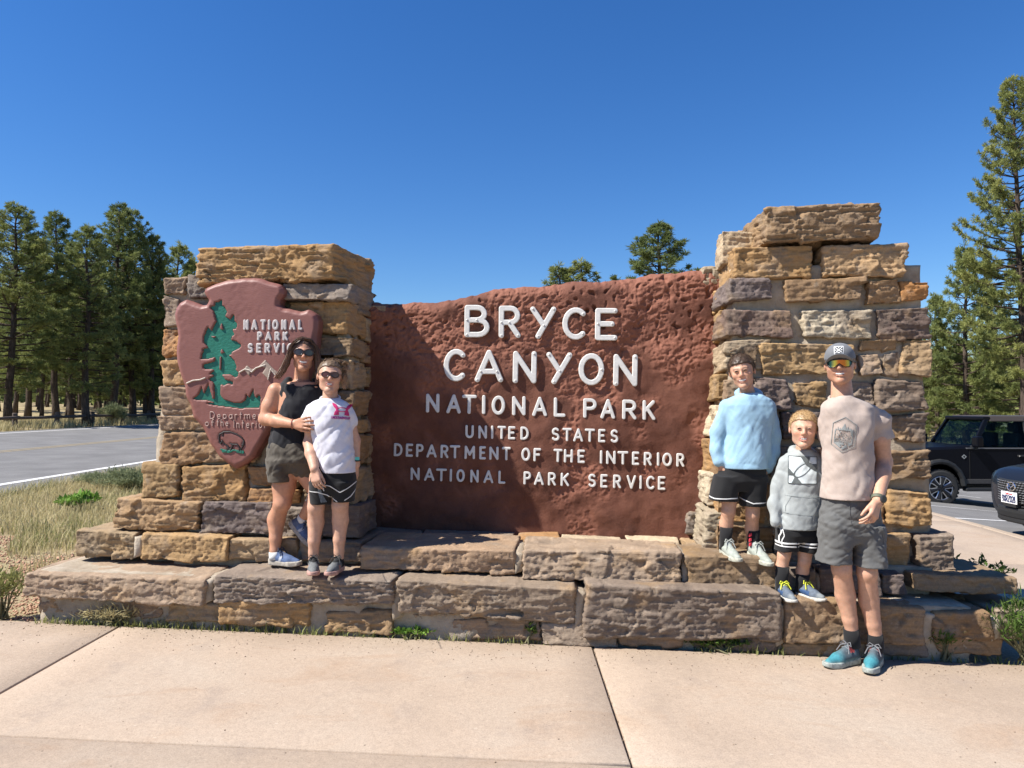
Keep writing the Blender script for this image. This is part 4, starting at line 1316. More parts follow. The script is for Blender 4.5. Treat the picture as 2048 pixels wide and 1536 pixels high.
def vcol_mat(name, rough=0.5, spec=0.35, bump=0.0, bscale=200, var=0.12, vscale=30, bdist=0.002, sss=0.0):
    t = NT(name)
    a = t.n.new("ShaderNodeAttribute"); a.attribute_name = "Col"
    co = t.coord()
    c = t.mix(a.outputs["Color"], t.ramp(t.noise(co, vscale, 4, 0.6), [(0.3, 1-var), (0.7, 1+var)]), 1.0, 'MULTIPLY')
    t.color(c); t.set(rough=rough, spec=spec)
    if bump: t.bump(t.noise(co, bscale, 3, 0.6), bump, bdist)
    if sss:
        t.set(sss=sss); t.b.inputs["Subsurface Radius"].default_value = (0.012, 0.004, 0.002); t.b.inputs["Subsurface Scale"].default_value = 1.0
    return t.m
MAT["skin"] = vcol_mat("skin", 0.5, 0.35, 0.25, 300, 0.12, 40, sss=0.10)
MAT["shoe"] = vcol_mat("shoe_fabric", 0.7, 0.3, 0.5, 420, 0.18, 60, 0.003)
MAT["hair_mat"] = vcol_mat("hair", 0.45, 0.4, 0.0, 100, 0.25, 60)

def fabric(name, col, rough=0.85, weave=900, var=0.06, crease=0.25, **k):
    t = NT(name); co = t.coord()
    n = t.noise(co, 9, 4, 0.6)
    t.color(t.mix(t.ramp(n, [(0.3, tuple(x*(1-var) for x in col)), (0.7, tuple(x*(1+var) for x in col))]),
                  t.ramp(t.noise(co, weave*0.4, 2, 0.6), [(0.3, 0.88), (0.7, 1.06)]), 1.0, 'MULTIPLY'))
    t.set(rough=rough, spec=0.2, sheen=0.12, **k)
    b1 = t.bump(t.noise(t.mapping(co, (1.0, 1.0, 0.6)), 15, 2, 0.5, 0.3), crease*0.5, 0.02)
    t.bump(t.noise(co, weave, 2), 0.15, 0.001, b1)
    return t.m

BLACK = simple("black_plastic", (0.012, 0.012, 0.013), 0.35, 0.1)
TEETH = simple("teeth", (0.78, 0.75, 0.68), 0.3, 0.04)
DARK = simple("dark_eye", (0.022, 0.014, 0.010), 0.25, 0.1)

class Person:
    def __init__(s, label, lo, hi, loc, skin, h=0.006):
        s.root = thing("person", loc, label, "person")
        s.F = Field(lo, hi, h); s.skin = np.array(skin); s.h = h; s.lo = lo; s.hi = hi
        s.paint = []
    def head(s, c, size, yaw=0, pitch=0, roll=0, child=0.0, jaw=1.0, smile=1.0):
        s.hf = (rotm(yaw, pitch, roll), np.asarray(c, float), size)
        s.F.local(head_fn(child, jaw, smile), s.hf, 0.75, 0.012)
        return s
    def hp(s, x, y, z):
        R, c, k = s.hf
        return c + R @ (np.array([x, y, z])*k)
    def hand(s, wrist, fwd, palm, k=1.0, curl=(0.35, 0.5, 0.4), side=1, spread=0.12, thumb=0.6, curls=None):
        """fwd: fingers' direction, palm: direction the palm faces, side: +1 thumb towards fwd x palm"""
        f = np.asarray(fwd, float); f /= np.linalg.norm(f)
        n = np.asarray(palm, float); n -= f*(n @ f); n /= np.linalg.norm(n)
        t_ = np.cross(f, n) * side
        w = np.asarray(wrist, float)
        L = 0.092*k
        rows = [(0.030, 0.96, 0.072), (0.010, 1.0, 0.080), (-0.011, 0.97, 0.074), (-0.030, 0.90, 0.058)]
        for i, (off, ln, fl) in enumerate(rows):
            base = w + t_*off*0.55*k + f*0.012*k
            kn = w + t_*off*k + f*L*ln - n*0.004*k
            s.F.cone(base, kn, 0.0135*k, 0.0115*k, 0.012*k)
            d = f + t_*spread*off/0.03; d /= np.linalg.norm(d)
            p = kn; r = 0.0095*k
            cc = curls[i] if curls else curl
            ang = 0
            for j, (seg, cu) in enumerate(zip((0.44, 0.32, 0.24), cc)):
                ang += cu
                dd = d*math.cos(ang) + n*math.sin(ang)
                q = p + dd*fl*seg*k*1.08
                s.F.cone(p, q, r, r*0.90, 0.003)
                p = q; r *= 0.90
        b = w + t_*0.024*k + f*0.022*k + n*0.006*k
        d1 = f*math.cos(thumb) + t_*math.sin(thumb) + n*0.25; d1 /= np.linalg.norm(d1)
        m = b + d1*0.042*k
        d2 = f*math.cos(thumb*0.45) + t_*math.sin(thumb*0.45) + n*0.35; d2 /= np.linalg.norm(d2)
        m2 = m + d2*0.032*k
        s.F.cone(b, m, 0.0145*k, 0.0115*k, 0.012*k); s.F.cone(m, m2, 0.0112*k, 0.0100*k, 0.004)
        s.F.cone(m2, m2 + d2*0.024*k + f*0.003, 0.0100*k, 0.0080*k, 0.004)
        return s
    def finish(s, lip=(0.50, 0.20, 0.17), cheek=0.25, stubble=None, brow=None):
        me, v, q = s.F.mesh("body")
        R, c, k = s.hf
        ql = (v - c) @ R / k
        col = np.tile(s.skin, (len(v), 1))
        inh = (np.abs(ql) < 0.7).all(1)
        red = np.array([1.03, 0.85, 0.80])
        def blend(mask, target, a):
            m = np.clip(mask, 0, 1)[:, None]*a
            col[:] = col*(1-m) + np.asarray(target)*m
        g = lambda p, r: np.exp(-(((ql-np.array(p))/np.array(r))**2).sum(1)) * inh
        for s_ in (-1, 1):
            blend(g((0.17*s_, -0.28, -0.08), (0.12, 0.2, 0.10)), s.skin*red, cheek*2)
            blend(g((0.35*s_, 0.06, 0), (0.05, 0.12, 0.12)), s.skin*red, 0.7)
        blend(g((0, -0.42, -0.07), (0.06, 0.1, 0.07)), s.skin*red, 0.8)
        lipm = ((np.abs(ql[:,0]) < 0.115) & (ql[:,1] < -0.29)) * (np.exp(-((ql[:,2]+0.236)/0.048)**2)) * inh
        blend(lipm*1.2, lip, 0.8)
        if stubble is not None:
            st = np.clip((-0.13-ql[:,2])/0.08, 0, 1) * np.clip((0.0-ql[:,1])/0.12, 0, 1) * inh * np.clip((ql[:,2]+0.60)/0.1, 0, 1)
            blend(st, stubble, 0.5)
        if brow is not None:
            for s_ in (-1, 1):
                zz = 0.112 - 0.9*(np.abs(ql[:,0])-0.12)**2
                b = np.exp(-((ql[:,2]-zz)/0.020)**2) * np.clip(1.4-np.abs((np.abs(ql[:,0])-0.125)/0.075), 0, 1) * (ql[:,1] < -0.2) * inh
                blend(b, brow, 0.8)
        # knuckles and knees run a little redder
        n = pnoise(v*16)
        col *= (1 + 0.05*n)[:, None]
        attr_color(me, np.clip(col, 0, 1))
        s.body = link("body", me, MAT["skin"], s.root)
        return s
    def cloth(s, name, F, mat, parent=None):
        me, v, q = F.mesh(name)
        o = link(name, me, mat, parent or s.root)
        o_bvh = BVHTree.FromPolygons(v.tolist(), q.tolist())
        return o, o_bvh
    def hair(s, fn, col, ext=0.85, spikes=900, length=0.012, h=0.005, lean=(0, -0.3, 0.5), name="hair"):
        R, c, k = s.hf
        F = Field(c - ext*k, c + ext*k, h)
        F.local(fn, s.hf, ext, 0.0)
        F.f[F.f > 0.9] = 0.9
        me, v, q = F.mesh(name)
        no = np.empty(len(v)*3, np.float32); me.vertices.foreach_get("normal", no); no = no.reshape(-1, 3)
        rs = np.random.RandomState(5)
        if spikes and len(v):
            I = rs.randint(0, len(v), spikes)
            b = v[I] - no[I]*0.004
            d = no[I]*0.8 + (R @ np.array(lean))[None]*0.6 + rs.normal(size=(spikes, 3))*0.28
            d /= np.linalg.norm(d, axis=1)[:, None]
            t_ = np.cross(d, rs.normal(size=(spikes, 3))); t_ /= np.linalg.norm(t_, axis=1)[:, None]
            L = length*rs.uniform(0.6, 1.3, spikes)[:, None]; w_ = 0.0011
            sv = np.concatenate([b - t_*w_, b + t_*w_, b + d*L], 0)
            n0 = len(v)
            sf = np.stack([n0+np.arange(spikes), n0+spikes+np.arange(spikes), n0+2*spikes+np.arange(spikes)], -1)
            me = bpy.data.meshes.new(name)
            me.from_pydata(np.concatenate([v, sv]).tolist(), [], q.tolist() + sf.tolist()); me.update()
            me.polygons.foreach_set("use_smooth", np.ones(len(me.polygons), dtype=bool))
            allv = np.concatenate([v, sv])
            cc = np.tile(np.array(col), (len(allv), 1)) * (1 + 0.5*rs.normal(size=(len(allv), 1))*np.r_[np.full(len(v), 0.5), np.ones(3*spikes)][:, None])
        else:
            cc = np.tile(np.array(col), (len(v), 1))
        attr_color(me, np.clip(cc, 0.002, 1))
        return link(name, me, MAT["hair_mat"], s.root)
    def hplate(s, name, fn2, lo, hi, t0, t1, bend, mat, h=0.002, parent=None, zoff=0.0):
        """thin plate in the face plane, bent round the head; sizes in head units"""
        R, c, k = s.hf
        v, q = plate(fn2, lo, hi, h/k, t0, t1, 0.0)
        v[:, 1] += bend(v[:, 0], v[:, 2])
        return link(name, mesh_np(name, c + (v*k) @ R.T, q, True), mat, parent or s.root)
    def eyes(s, open_=0.35, col=(0.05, 0.03, 0.02)):
        for e in (-1, 1):
            s.hplate("eye", lambda X, Z, e=e: (np.hypot((X-0.125*e)/0.050, (Z-0.035-0.02*(1-((X-0.125*e)/0.05)**2)*0.5)/(0.040*open_)) - 1)*0.04*open_,
                     (0.125*e-0.06, -0.01), (0.125*e+0.06, 0.08), -0.006, 0.004, lambda x, z, e=e: -0.385 + 3.2*(x-0.125*e)**2 + 0.25*np.abs(x-0.02*e)*0.0, DARK, 0.0016)
    def mouth(s, w=0.085, gap=0.016):
        s.hplate("teeth", lambda X, Z: np.maximum(np.abs(Z+0.234-2.4*X**2)-gap*1.25, np.abs(X)-w), (-w, -0.26), (w, -0.17), -0.004, 0.004, lambda x, z: -0.362 + 2.0*x**2, TEETH, 0.002)
    def glasses(s, frame_mat, lens_mat, rx=0.105, rz=0.082, cx=0.132, cz=0.035):
        R, c, k = s.hf
        bend = lambda x, z: -0.425 + 1.1*x**2
        el = lambda X, Z, e: (np.sqrt(((X-cx*e)/rx)**2 + ((Z-cz)/rz)**2 + 1e-9)-1)*min(rx, rz)
        fr = s.hplate("sunglasses", lambda X, Z: np.minimum(np.minimum(np.abs(el(X, Z, 1)), np.abs(el(X, Z, -1))) - 0.016, seg2(X, Z, [(-0.045, cz+0.035), (0.045, cz+0.035)]) - 0.016),
                      (-cx-rx-0.03, cz-rz-0.03), (cx+rx+0.03, cz+rz+0.03), -0.012, 0.012, bend, frame_mat, 0.0022)
        for e in (-1, 1):
            s.hplate("lens", lambda X, Z, e=e: el(X, Z, e), (cx*e-rx, cz-rz), (cx*e+rx, cz+rz), -0.004, 0.004, bend, lens_mat, 0.0025, parent=fr)
            m = MB().tube([s.hp(e*(cx+rx-0.01), -0.36, cz+0.03), s.hp(e*0.325, -0.18, cz+0.03), s.hp(e*0.348, 0.05, cz+0.03)], 0.0022, 5)
            m.build("temple", frame_mat, fr)
        return fr

def shoe_pair_fn():
    pass

def shoe(parent, heel, toe, up=(0, 0, 1), width=1.0, colf=None, sole_col=(0.6, 0.55, 0.48), lace_col=(0.5, 0.5, 0.5), thick=0.095, high=0.0, h=0.0048, logo=None):
    """trainer standing on the line heel-toe"""
    heel = np.asarray(heel, float); toe = np.asarray(toe, float)
    X = toe - heel; L = np.linalg.norm(X); X = X/L
    Z = np.asarray(up, float); Z = Z - X*(Z @ X); Z /= np.linalg.norm(Z)
    Y = np.cross(Z, X)
    R = np.stack([X, Y, Z], 1)
    def upper(q):
        w = width
        def el(c, r): return _ell(q*np.array([1, 1/w, 1]), c, r)
        qq = q*np.array([1, 1/w, 1])
        d = _cone(qq, (0.15, 0, 0.16), (0.17, 0, 0.30+high), 0.125, 0.118)
        d = smin(d, _cone(qq, (0.20, 0, 0.20), (0.60, 0.0, 0.125), 0.135, 0.135), 0.06)
        d = smin(d, _cone(qq, (0.60, 0, 0.135), (0.855, 0.005, 0.105), 0.135, 0.085), 0.06)
        d = smin(d, _cone(qq, (0.26, 0, 0.33+high*0.8), (0.50, 0, 0.235), 0.085, 0.075), 0.05)
        d = np.maximum(d, 0.05 - q[:, 2])
        d = smax(d, -_ell(q, (0.145, 0, 0.47+high), (0.115, 0.085*w, 0.10)), 0.02)
        return d
    def sole(q):
        xs_ = np.clip(q[:,0], 0.13, 0.87)
        hw = np.interp(xs_, [0.13, 0.45, 0.68, 0.87], [0.135, 0.128, 0.165, 0.118])*width
        d2 = np.sqrt((q[:,0]-xs_)**2 + (q[:,1]*0.98)**2) - hw
        zb = 0.05*np.clip((q[:,0]-0.75)/0.25, 0, 1)**1.5 + 0.025*np.clip((0.12-q[:,0])/0.12, 0, 1)
        zt = thick + 0.03*np.clip((0.3-q[:,0])/0.3, 0, 1) + 0.5*zb
        d = smax(d2, np.maximum(zb - q[:,2], q[:,2] - zt), 0.02)
        return d
    out = []
    c0 = heel + X*L*0.5 + Z*L*0.22
    fr = (R, heel, L)
    objs = []
    for nm, fn in (("shoe", upper), ("sole", sole)):
        F = Field(c0 - L*0.68, c0 + L*0.68, h)
        F.local(fn, (R, heel, L), 1.35, 0.0)
        F.f = np.minimum(F.f, 0.9)
        me, v, q = F.mesh(nm)
        ql = (v - heel) @ R / L
        if nm == "shoe":
            attr_color(me, np.clip(colf(ql), 0.002, 1))
            base = link("shoe", me, MAT["shoe"], parent)
        else:
            sc_ = np.tile(np.array(sole_col), (len(v), 1)) * (1 - 0.25*(pnoise(v*60) > 0.2))[:, None]
            attr_color(me, sc_)
            link("sole", me, MAT["shoe"], base)
    m = MB()
    for i in range(5):
        x_ = 0.32 + 0.055*i; z_ = 0.405 - 0.044*i + high*(0.7-0.14*i)
        s_ = 1 if i % 2 else -1
        m.tube([heel + R @ (np.array(p)*L) for p in ((x_, -0.085*width, z_-0.035), (x_+0.012*s_, 0, z_+0.008), (x_, 0.085*width, z_-0.035))], 0.0034, 5)
    for s_ in (-1, 1):
        m.tube([heel + R @ (np.array(p)*L) for p in ((0.33, 0.01*s_, 0.42+high*0.7), (0.33, 0.08*s_, 0.46+high*0.7), (0.37, 0.14*s_, 0.40+high*0.6), (0.36, 0.05*s_, 0.41+high*0.7))], 0.003, 5)
        m.tube([heel + R @ (np.array(p)*L) for p in ((0.34, 0.01*s_, 0.42+high*0.7), (0.40, 0.10*s_, 0.38+high*0.4), (0.46, 0.15*s_, 0.26))], 0.003, 5)
    m.build("laces", simple("lace", lace_col, 0.8, 0.1), base)
    return base

def shoe_at(parent, ankle, dirxy, L, zsole, pitch=0.0, **k):
    d = np.array([dirxy[0], dirxy[1], 0.0]); d /= np.linalg.norm(d)
    X = d*math.cos(pitch) - np.array([0, 0, 1.0])*math.sin(pitch)
    a = np.array([ankle[0], ankle[1], zsole])
    return shoe(parent, a - X*L*0.175, a + X*L*0.825, **k)

def decal(name, bvh, fn2, lo, hi, o, mat, parent, h=0.003, off=0.002, tilt=0.0, R=None):
    """flat print laid on a garment: fn2 in metres around o, pressed on to the cloth along the chest direction"""
    v, q = plate(fn2, lo, hi, h, 0.0, 0.0012, 0.0)
    o = np.asarray(o, float)
    if R is None:
        y_ = np.array([o[0], o[1], 0.0]); y_ /= np.linalg.norm(y_)
        R = np.stack([np.array([y_[1], -y_[0], 0]), y_, np.array([0, 0, 1.0])], 1)
    c_, s_ = math.cos(tilt), math.sin(tilt)
    out = np.empty_like(v); last = 0.0
    dv = Vector(R[:, 1])
    for i, p in enumerate(v):
        b = o + R[:, 0]*(p[0]*c_ - p[2]*s_) + R[:, 2]*(p[0]*s_ + p[2]*c_)
        st = b - R[:, 1]*0.4
        hit = bvh.ray_cast(Vector(st), dv)
        t_ = hit[3] if hit[0] is not None else last
        last = t_
        out[i] = st + R[:, 1]*(t_ - off + p[1] - 0.0012)
    return link(name, mesh_np(name, out, q, True), mat, parent)

def text_fn(text, x0, x1, z0, z1, r):
    tot = sum((GL[c_][0] if GL[c_][0] > 0 else 0.12) + 0.26 for c_ in text) - 0.26
    segs = []; pos = 0
    for c_ in text:
        gw = GL[c_][0] if GL[c_][0] > 0 else 0.12
        k = (x1-x0)/tot
        for s_ in GL[c_][1]:
            segs.append([(x0 + (pos+x_)*k, z0 + y_*(z1-z0)) for x_, y_ in s_])
        pos += gw + 0.26
    return lambda X, Z: np.minimum.reduce([seg2(X, Z, s_) for s_ in segs]) - r
def onz(px, py, z):
    """the point seen at a pixel at height z"""
    r = ray(px, py)
    t = (z - CAM_H) / r[2]
    return CAMP + r*t

def sec(py, pl, pr, Y, ry, dy=0.0):
    a = J(pl, py, Y); b = J(pr, py, Y)
    return (a[2], (a[0]+b[0])/2, Y+dy, (b[0]-a[0])/2, ry)

# ------------------------------------------------------------------ man in taupe T-shirt, right
Y0 = 4.27
P = lambda px, py, dy=0.0: J(px, py, Y0+dy)
zg = float(ground(2.08))
man = Person("man in taupe T-shirt, grey shorts, cap and orange mirrored glasses standing on the pavement", (1.58, 3.88, -0.10), (2.48, 4.85, 1.92), (2.06, 4.29, zg), (0.50, 0.282, 0.188))
F = man.F
man.head(P(1680, 731, -0.01), 0.234, yaw=-0.46, pitch=-0.03, roll=-0.03, jaw=1.12, smile=1.3)
F.cone(P(1685, 808, 0.03), P(1682, 752, 0.045), 0.066, 0.054, 0.012)
F.loft([sec(808,1664,1708,Y0,0.06), sec(824,1655,1732,Y0,0.08), sec(870,1654,1732,Y0,0.095), sec(940,1652,1738,Y0,0.095), sec(1000,1656,1746,Y0,0.095), sec(1030,1660,1744,Y0,0.08)], 0.03)
# his left arm hangs with the hand before the thigh
sh, el_, wr = P(1750, 832, 0.0), P(1768, 925, 0.03), P(1755, 1003, -0.15)
F.chain([sh, (sh+el_)/2 + np.array([0, -0.01, 0]), el_], [0.042, 0.050, 0.044], 0.02)
F.chain([el_, el_*0.68+wr*0.32, wr], [0.045, 0.047, 0.029], 0.02)
man.hand(wr, P(1736, 1062, -0.21) - wr, np.array([-0.55, 0.8, 0.0]), 1.02, side=-1, thumb=0.35, spread=0.25,
         curls=[(0.25, 0.45, 0.3), (0.35, 0.55, 0.4), (0.45, 0.65, 0.5), (0.5, 0.7, 0.5)])
# right arm goes round behind the small boy
sh2, el2, wr2 = P(1668, 834, 0.03), P(1656, 905, 0.22), P(1620, 950, 0.42)
F.chain([sh2, el2, wr2], [0.042, 0.044, 0.032], 0.02)
man.hand(wr2, P(1590, 945, 0.46) - wr2, np.array([0.0, -1.0, 0.1]), 1.0, side=1)
# legs
for hip, kn, cf, an, in [((1676,1015,0.0),(1683,1138,-0.03),(1691,1190,0.02),(1704,1264,0.035)), ((1732,1015,0.0),(1734,1146,-0.04),(1738,1200,0.01),(1751,1273,0.015))]:
    h_, k_, c_, a_ = [P(*q) for q in (hip, kn, cf, an)]
    F.chain([h_, (h_+k_)/2, k_], [0.072, 0.070, 0.056], 0.012)
    F.ell(k_ + np.array([0, -0.014, 0.005]), (0.046, 0.046, 0.05), 0.012)
    F.chain([k_, c_, c_*0.35+a_*0.65, a_, a_ + np.array([0, 0, -0.05])], [0.052, 0.055, 0.042, 0.036, 0.036], 0.012)
    F.ell(c_ + np.array([0, 0.022, 0.01]), (0.046, 0.045, 0.085), 0.02)
man.finish(stubble=(0.36, 0.17, 0.10), brow=(0.30, 0.17, 0.10), cheek=0.35)
man.mouth(0.108, 0.018)
# T-shirt
T = Field((1.66, 4.05, 0.83), (2.48, 4.73, 1.57), 0.006)
T.loft([sec(793,1669,1700,Y0,0.075), sec(798,1660,1714,Y0,0.085), sec(805,1650,1734,Y0,0.098), sec(815,1643,1749,Y0,0.11), sec(830,1642,1748,Y0,0.124), sec(860,1643,1741,Y0,0.135), sec(900,1647,1741,Y0,0.130),
        sec(940,1647,1744,Y0,0.128), sec(975,1645,1744,Y0,0.135), sec(996,1644,1743,Y0,0.140)], 0.02)
T.chain([P(1745, 827, 0.0), P(1760, 843, 0.0), P(1765, 874, 0.012), P(1766, 886, 0.014)], [0.056, 0.063, 0.066, 0.064], 0.03)
T.chain([P(1662, 828, 0.01), P(1659, 845, 0.06), P(1657, 872, 0.14)], [0.054, 0.060, 0.062], 0.03)
T.hem = P(1690, 996)[2]
T.folds(0.011, 10, 6, 2.4, 3, slant=0.55)
T.folds(0.007, 9, 6, 5, 5, slant=-1.1)
T.folds(0.0055, 10, 8, 4, 4, True, slant=-0.5)
T.folds(0.002, 26, 18, 9, 7, True, slant=0.8)
T.trim(P(1765, 878, 0.012), (0.12, 0.05, -1.0), 0.125)
MAT["taupe"] = fabric("taupe_cotton", (0.40, 0.325, 0.28), crease=0.35)
tee, tee_b = man.cloth("t_shirt", T, MAT["taupe"])
def neck_ring(parent, c, rx, ry, drop, r, mat, name="collar", tilt=0.0):
    pts = []
    for i in range(25):
        a = 2*math.pi*i/24
        pts.append(np.asarray(c) + np.array([rx*math.cos(a), ry*math.sin(a), drop*math.sin(a) + tilt*math.cos(a)]))
    MB().tube(pts, r, 6, caps=False).build(name, mat, parent, True)
neck_ring(tee, P(1684, 800, 0.02), 0.070, 0.074, 0.026, 0.009, MAT["taupe"])
# print on the chest: a long hexagon with a tree line and three lines of writing
INK = simple("shirt_ink", (0.205, 0.215, 0.21), 0.9, 0.2, 200)
po = P(1672, 868, 0); po[1] = Y0 - 0.1
HX = [(-0.062,0.062),(0.0,0.102),(0.062,0.062),(0.062,-0.062),(0.0,-0.102),(-0.062,-0.062)]
ht = math.radians(-6)
decal("print_border", tee_b, lambda X, Z: np.minimum(np.abs(poly2(X, Z, HX))-0.0022, np.abs(poly2(X, Z, HX)+0.007)-0.001), (-0.068,-0.108), (0.068,0.108), po, INK, tee, 0.0024, 0.002, ht)
TL = [(-0.05,-0.052),(-0.05,0.022),(-0.044,0.034),(-0.038,0.024),(-0.034,0.045),(-0.028,0.028),(-0.022,0.040),(-0.016,0.030),(-0.008,0.048),(0.0,0.068),(0.007,0.046),(0.012,0.034),(0.018,0.052),(0.026,0.030),(0.032,0.046),(0.038,0.028),(0.044,0.040),(0.05,0.024),(0.05,-0.052),(0.0,-0.088)]
words = [text_fn("BORN&", -0.040, 0.034, 0.002, 0.022, 0.0030), text_fn("RAISED", -0.042, 0.042, -0.024, -0.004, 0.0030), text_fn("OUTDOORS", -0.042, 0.042, -0.039, -0.030, 0.0016)]
DEER = [[(-0.01,-0.078),(0.002,-0.064),(0.012,-0.056),(0.022,-0.050)],[(0.012,-0.056),(0.006,-0.046)],[(0.022,-0.05),(0.026,-0.066)],[(-0.01,-0.062),(0.002,-0.064)]]
def tl_fn(X, Z):
    d = poly2(X, Z, TL)
    for w_ in words: d = np.maximum(d, -w_(X, Z))
    d = np.maximum(d, -(seg2(X, Z, [(-0.05,-0.0445),(0.05,-0.0445)])-0.0010))
    for s_ in DEER: d = np.maximum(d, -(seg2(X, Z, s_)-0.003))
    return d
decal("print", tee_b, tl_fn, (-0.055,-0.09), (0.055,0.07), po, INK, tee, 0.0016, 0.002, ht)
# shorts
S_ = Field((1.66, 4.0, 0.34), (2.49, 4.76, 1.0), 0.006)
S_.loft([sec(984,1650,1755,Y0,0.11), sec(1000,1647,1758,Y0,0.12), sec(1030,1643,1761,Y0,0.13), sec(1066,1640,1763,Y0,0.125), sec(1084,1655,1750,Y0,0.10)], 0.02)
S_.loft([sec(1045,1640,1706,Y0,0.12,0.0), sec(1095,1638,1701,Y0,0.108,0.0), sec(1124,1636,1700,Y0,0.110,0.0)], 0.025)
S_.loft([sec(1045,1697,1765,Y0,0.12,-0.01), sec(1095,1702,1765,Y0,0.108,-0.015), sec(1129,1704,1766,Y0,0.112,-0.02)], 0.012)
S_.hem = P(1690, 1129)[2]
S_.folds(0.011, 9, 7, 4, 13, slant=0.5)
S_.folds(0.008, 9, 8, 10, 14, True, slant=1.0)
S_.folds(0.004, 22, 16, 22, 17, True, slant=-1.0)
MAT["grey_shorts"] = fabric("grey_shorts", (0.105, 0.105, 0.102), 0.8, crease=0.5)
sh_o, sh_b = man.cloth("shorts", S_, MAT["grey_shorts"])
fly = fabric("fly_seam", (0.10, 0.10, 0.098))  # slightly darker grey for the fly and pocket seam lines
decal("pocket_seam", sh_b, lambda X, Z: np.minimum(seg2(X, Z, [(-0.15,0.15),(-0.172,0.09),(-0.178,0.05)]), np.minimum(seg2(X, Z, [(0.0,0.15),(0.0,0.05),(0.01,-0.02)]), seg2(X, Z, [(0.10,-0.04),(0.17,-0.02),(0.175,-0.13)])))-0.0022, (-0.2,-0.15), (0.2,0.16), P(1700, 1045, -0.1), fly, sh_o, 0.003, 0.003)
# cap
R_, c_, k_ = man.hf
CAPM = fabric("cap_cloth", (0.15, 0.155, 0.165), 0.8, crease=0.05)
CAPD = fabric("cap_mesh", (0.018, 0.02, 0.026), 0.85, crease=0.02)
def cap_fn(q):
    d = _ell(q, (0, 0.06, 0.20), (0.365, 0.455, 0.365))
    d = smin(d, _ell(q, (0, -0.12, 0.30), (0.27, 0.27, 0.24)), 0.10)
    return smax(d, 0.145 + 0.06*q[:, 1] - q[:, 2], 0.01)
Fc = Field(c_-0.2, c_+0.24, 0.005); Fc.local(cap_fn, man.hf, 0.8, 0); Fc.f = np.minimum(Fc.f, 0.9)
cap, cap_b = man.cloth("cap", Fc, CAPM)
def brim_fn(q):
    xx = q[:,0]; zz = q[:,2] - 0.150 + 0.75*xx**2 + 0.28*(q[:,1]+0.38)
    r = np.sqrt((xx/0.335)**2 + ((q[:,1]+0.28)/0.40)**2) - 1
    d = smax(r*0.33, np.abs(zz) - 0.014, 0.01)
    return np.maximum(d, q[:,1] + 0.25)
Fb = Field(c_-0.22, c_+0.2, 0.0035); Fb.local(brim_fn, man.hf, 0.85, 0); Fb.f = np.minimum(Fb.f, 0.9)
man.cloth("brim", Fb, CAPM, cap)
WHT = simple("patch_white", (0.72, 0.72, 0.70), 0.8, 0.05); NVY = simple("patch_navy", (0.02, 0.024, 0.034), 0.8, 0.1)
box2 = lambda X, Z, cx, cz, a, b: np.maximum(np.abs(X-cx)-a, np.abs(Z-cz)-b)
pc = man.hp(0.0, -0.40, 0.355)
decal("patch", cap_b, lambda X, Z: box2(X, Z, 0, 0, 0.0265, 0.0245), (-0.027,-0.025), (0.027,0.025), pc, WHT, cap, 0.002, 0.0012, 0, R_)
decal("patch_field", cap_b, lambda X, Z: box2(X, Z, 0, 0, 0.0225, 0.0205), (-0.024,-0.022), (0.024,0.022), pc, NVY, cap, 0.0017, 0.0022, 0, R_)
decal("patch_mark", cap_b, lambda X, Z: np.minimum.reduce([seg2(X, Z, [(-0.018,-0.016),(0.018,0.016)])-0.0022, seg2(X, Z, [(-0.018,0.016),(0.018,-0.016)])-0.0022,
    seg2(X, Z, [(0,0.013),(0,0.016)])-0.003, seg2(X, Z, [(-0.005,-0.015),(0.005,-0.015)])-0.003, seg2(X, Z, [(-0.017,0),(-0.014,0)])-0.003, seg2(X, Z, [(0.014,0),(0.017,0)])-0.003]), (-0.022,-0.02), (0.022,0.02), pc, WHT, cap, 0.0013, 0.0032, 0, R_)
# wrap-round mirrored glasses
t = NT("orange_mirror")
co = t.mapping(t.coord("Generated"), (1, 1, 1))
sx = t.n.new("ShaderNodeSeparateXYZ"); t.l.new(co, sx.inputs[0])
t.color(t.ramp(sx.outputs[0], [(0.0, (0.02, 0.05, 0.05)), (0.10, (0.05, 0.12, 0.09)), (0.22, (0.80, 0.50, 0.06)), (0.36, (0.90, 0.16, 0.02)), (0.62, (0.92, 0.20, 0.02)), (0.80, (0.85, 0.50, 0.06)), (0.90, (0.06, 0.12, 0.10)), (1.0, (0.015, 0.03, 0.04))]))
t.set(rough=0.16, metal=0.75)
LENS = t.m
VS = [(-0.285,0.085),(-0.20,0.115),(0.0,0.112),(0.20,0.115),(0.285,0.085),(0.275,0.0),(0.22,-0.072),(0.12,-0.078),(0.055,-0.03),(0.0,0.012),(-0.055,-0.03),(-0.12,-0.078),(-0.22,-0.072),(-0.275,0.0)]
vb = lambda x, z: -0.455 + 1.55*x**2
gl = man.hplate("sunglasses", lambda X, Z: np.minimum(np.abs(poly2(X, Z, VS)) - 0.011, seg2(X, Z, [(-0.285,0.10),(0,0.118),(0.285,0.10)])-0.016), (-0.31,-0.1), (0.31,0.14), -0.012, 0.012, vb, BLACK, 0.002)
man.hplate("lens", lambda X, Z: poly2(X, Z, VS), (-0.29,-0.09), (0.29,0.12), -0.005, 0.005, vb, LENS, 0.0025, gl)
for e in (-1, 1):
    MB().tube([man.hp(e*0.285, -0.33, 0.06), man.hp(e*0.345, -0.12, 0.06), man.hp(e*0.362, 0.06, 0.05)], 0.0045, 6).build("temple", BLACK, gl)
man.hair(hair_fn(0.015, 0.2, 3, 0.008, 18, side=-0.02, nape=-0.2), (0.16, 0.085, 0.045), spikes=300, length=0.006)
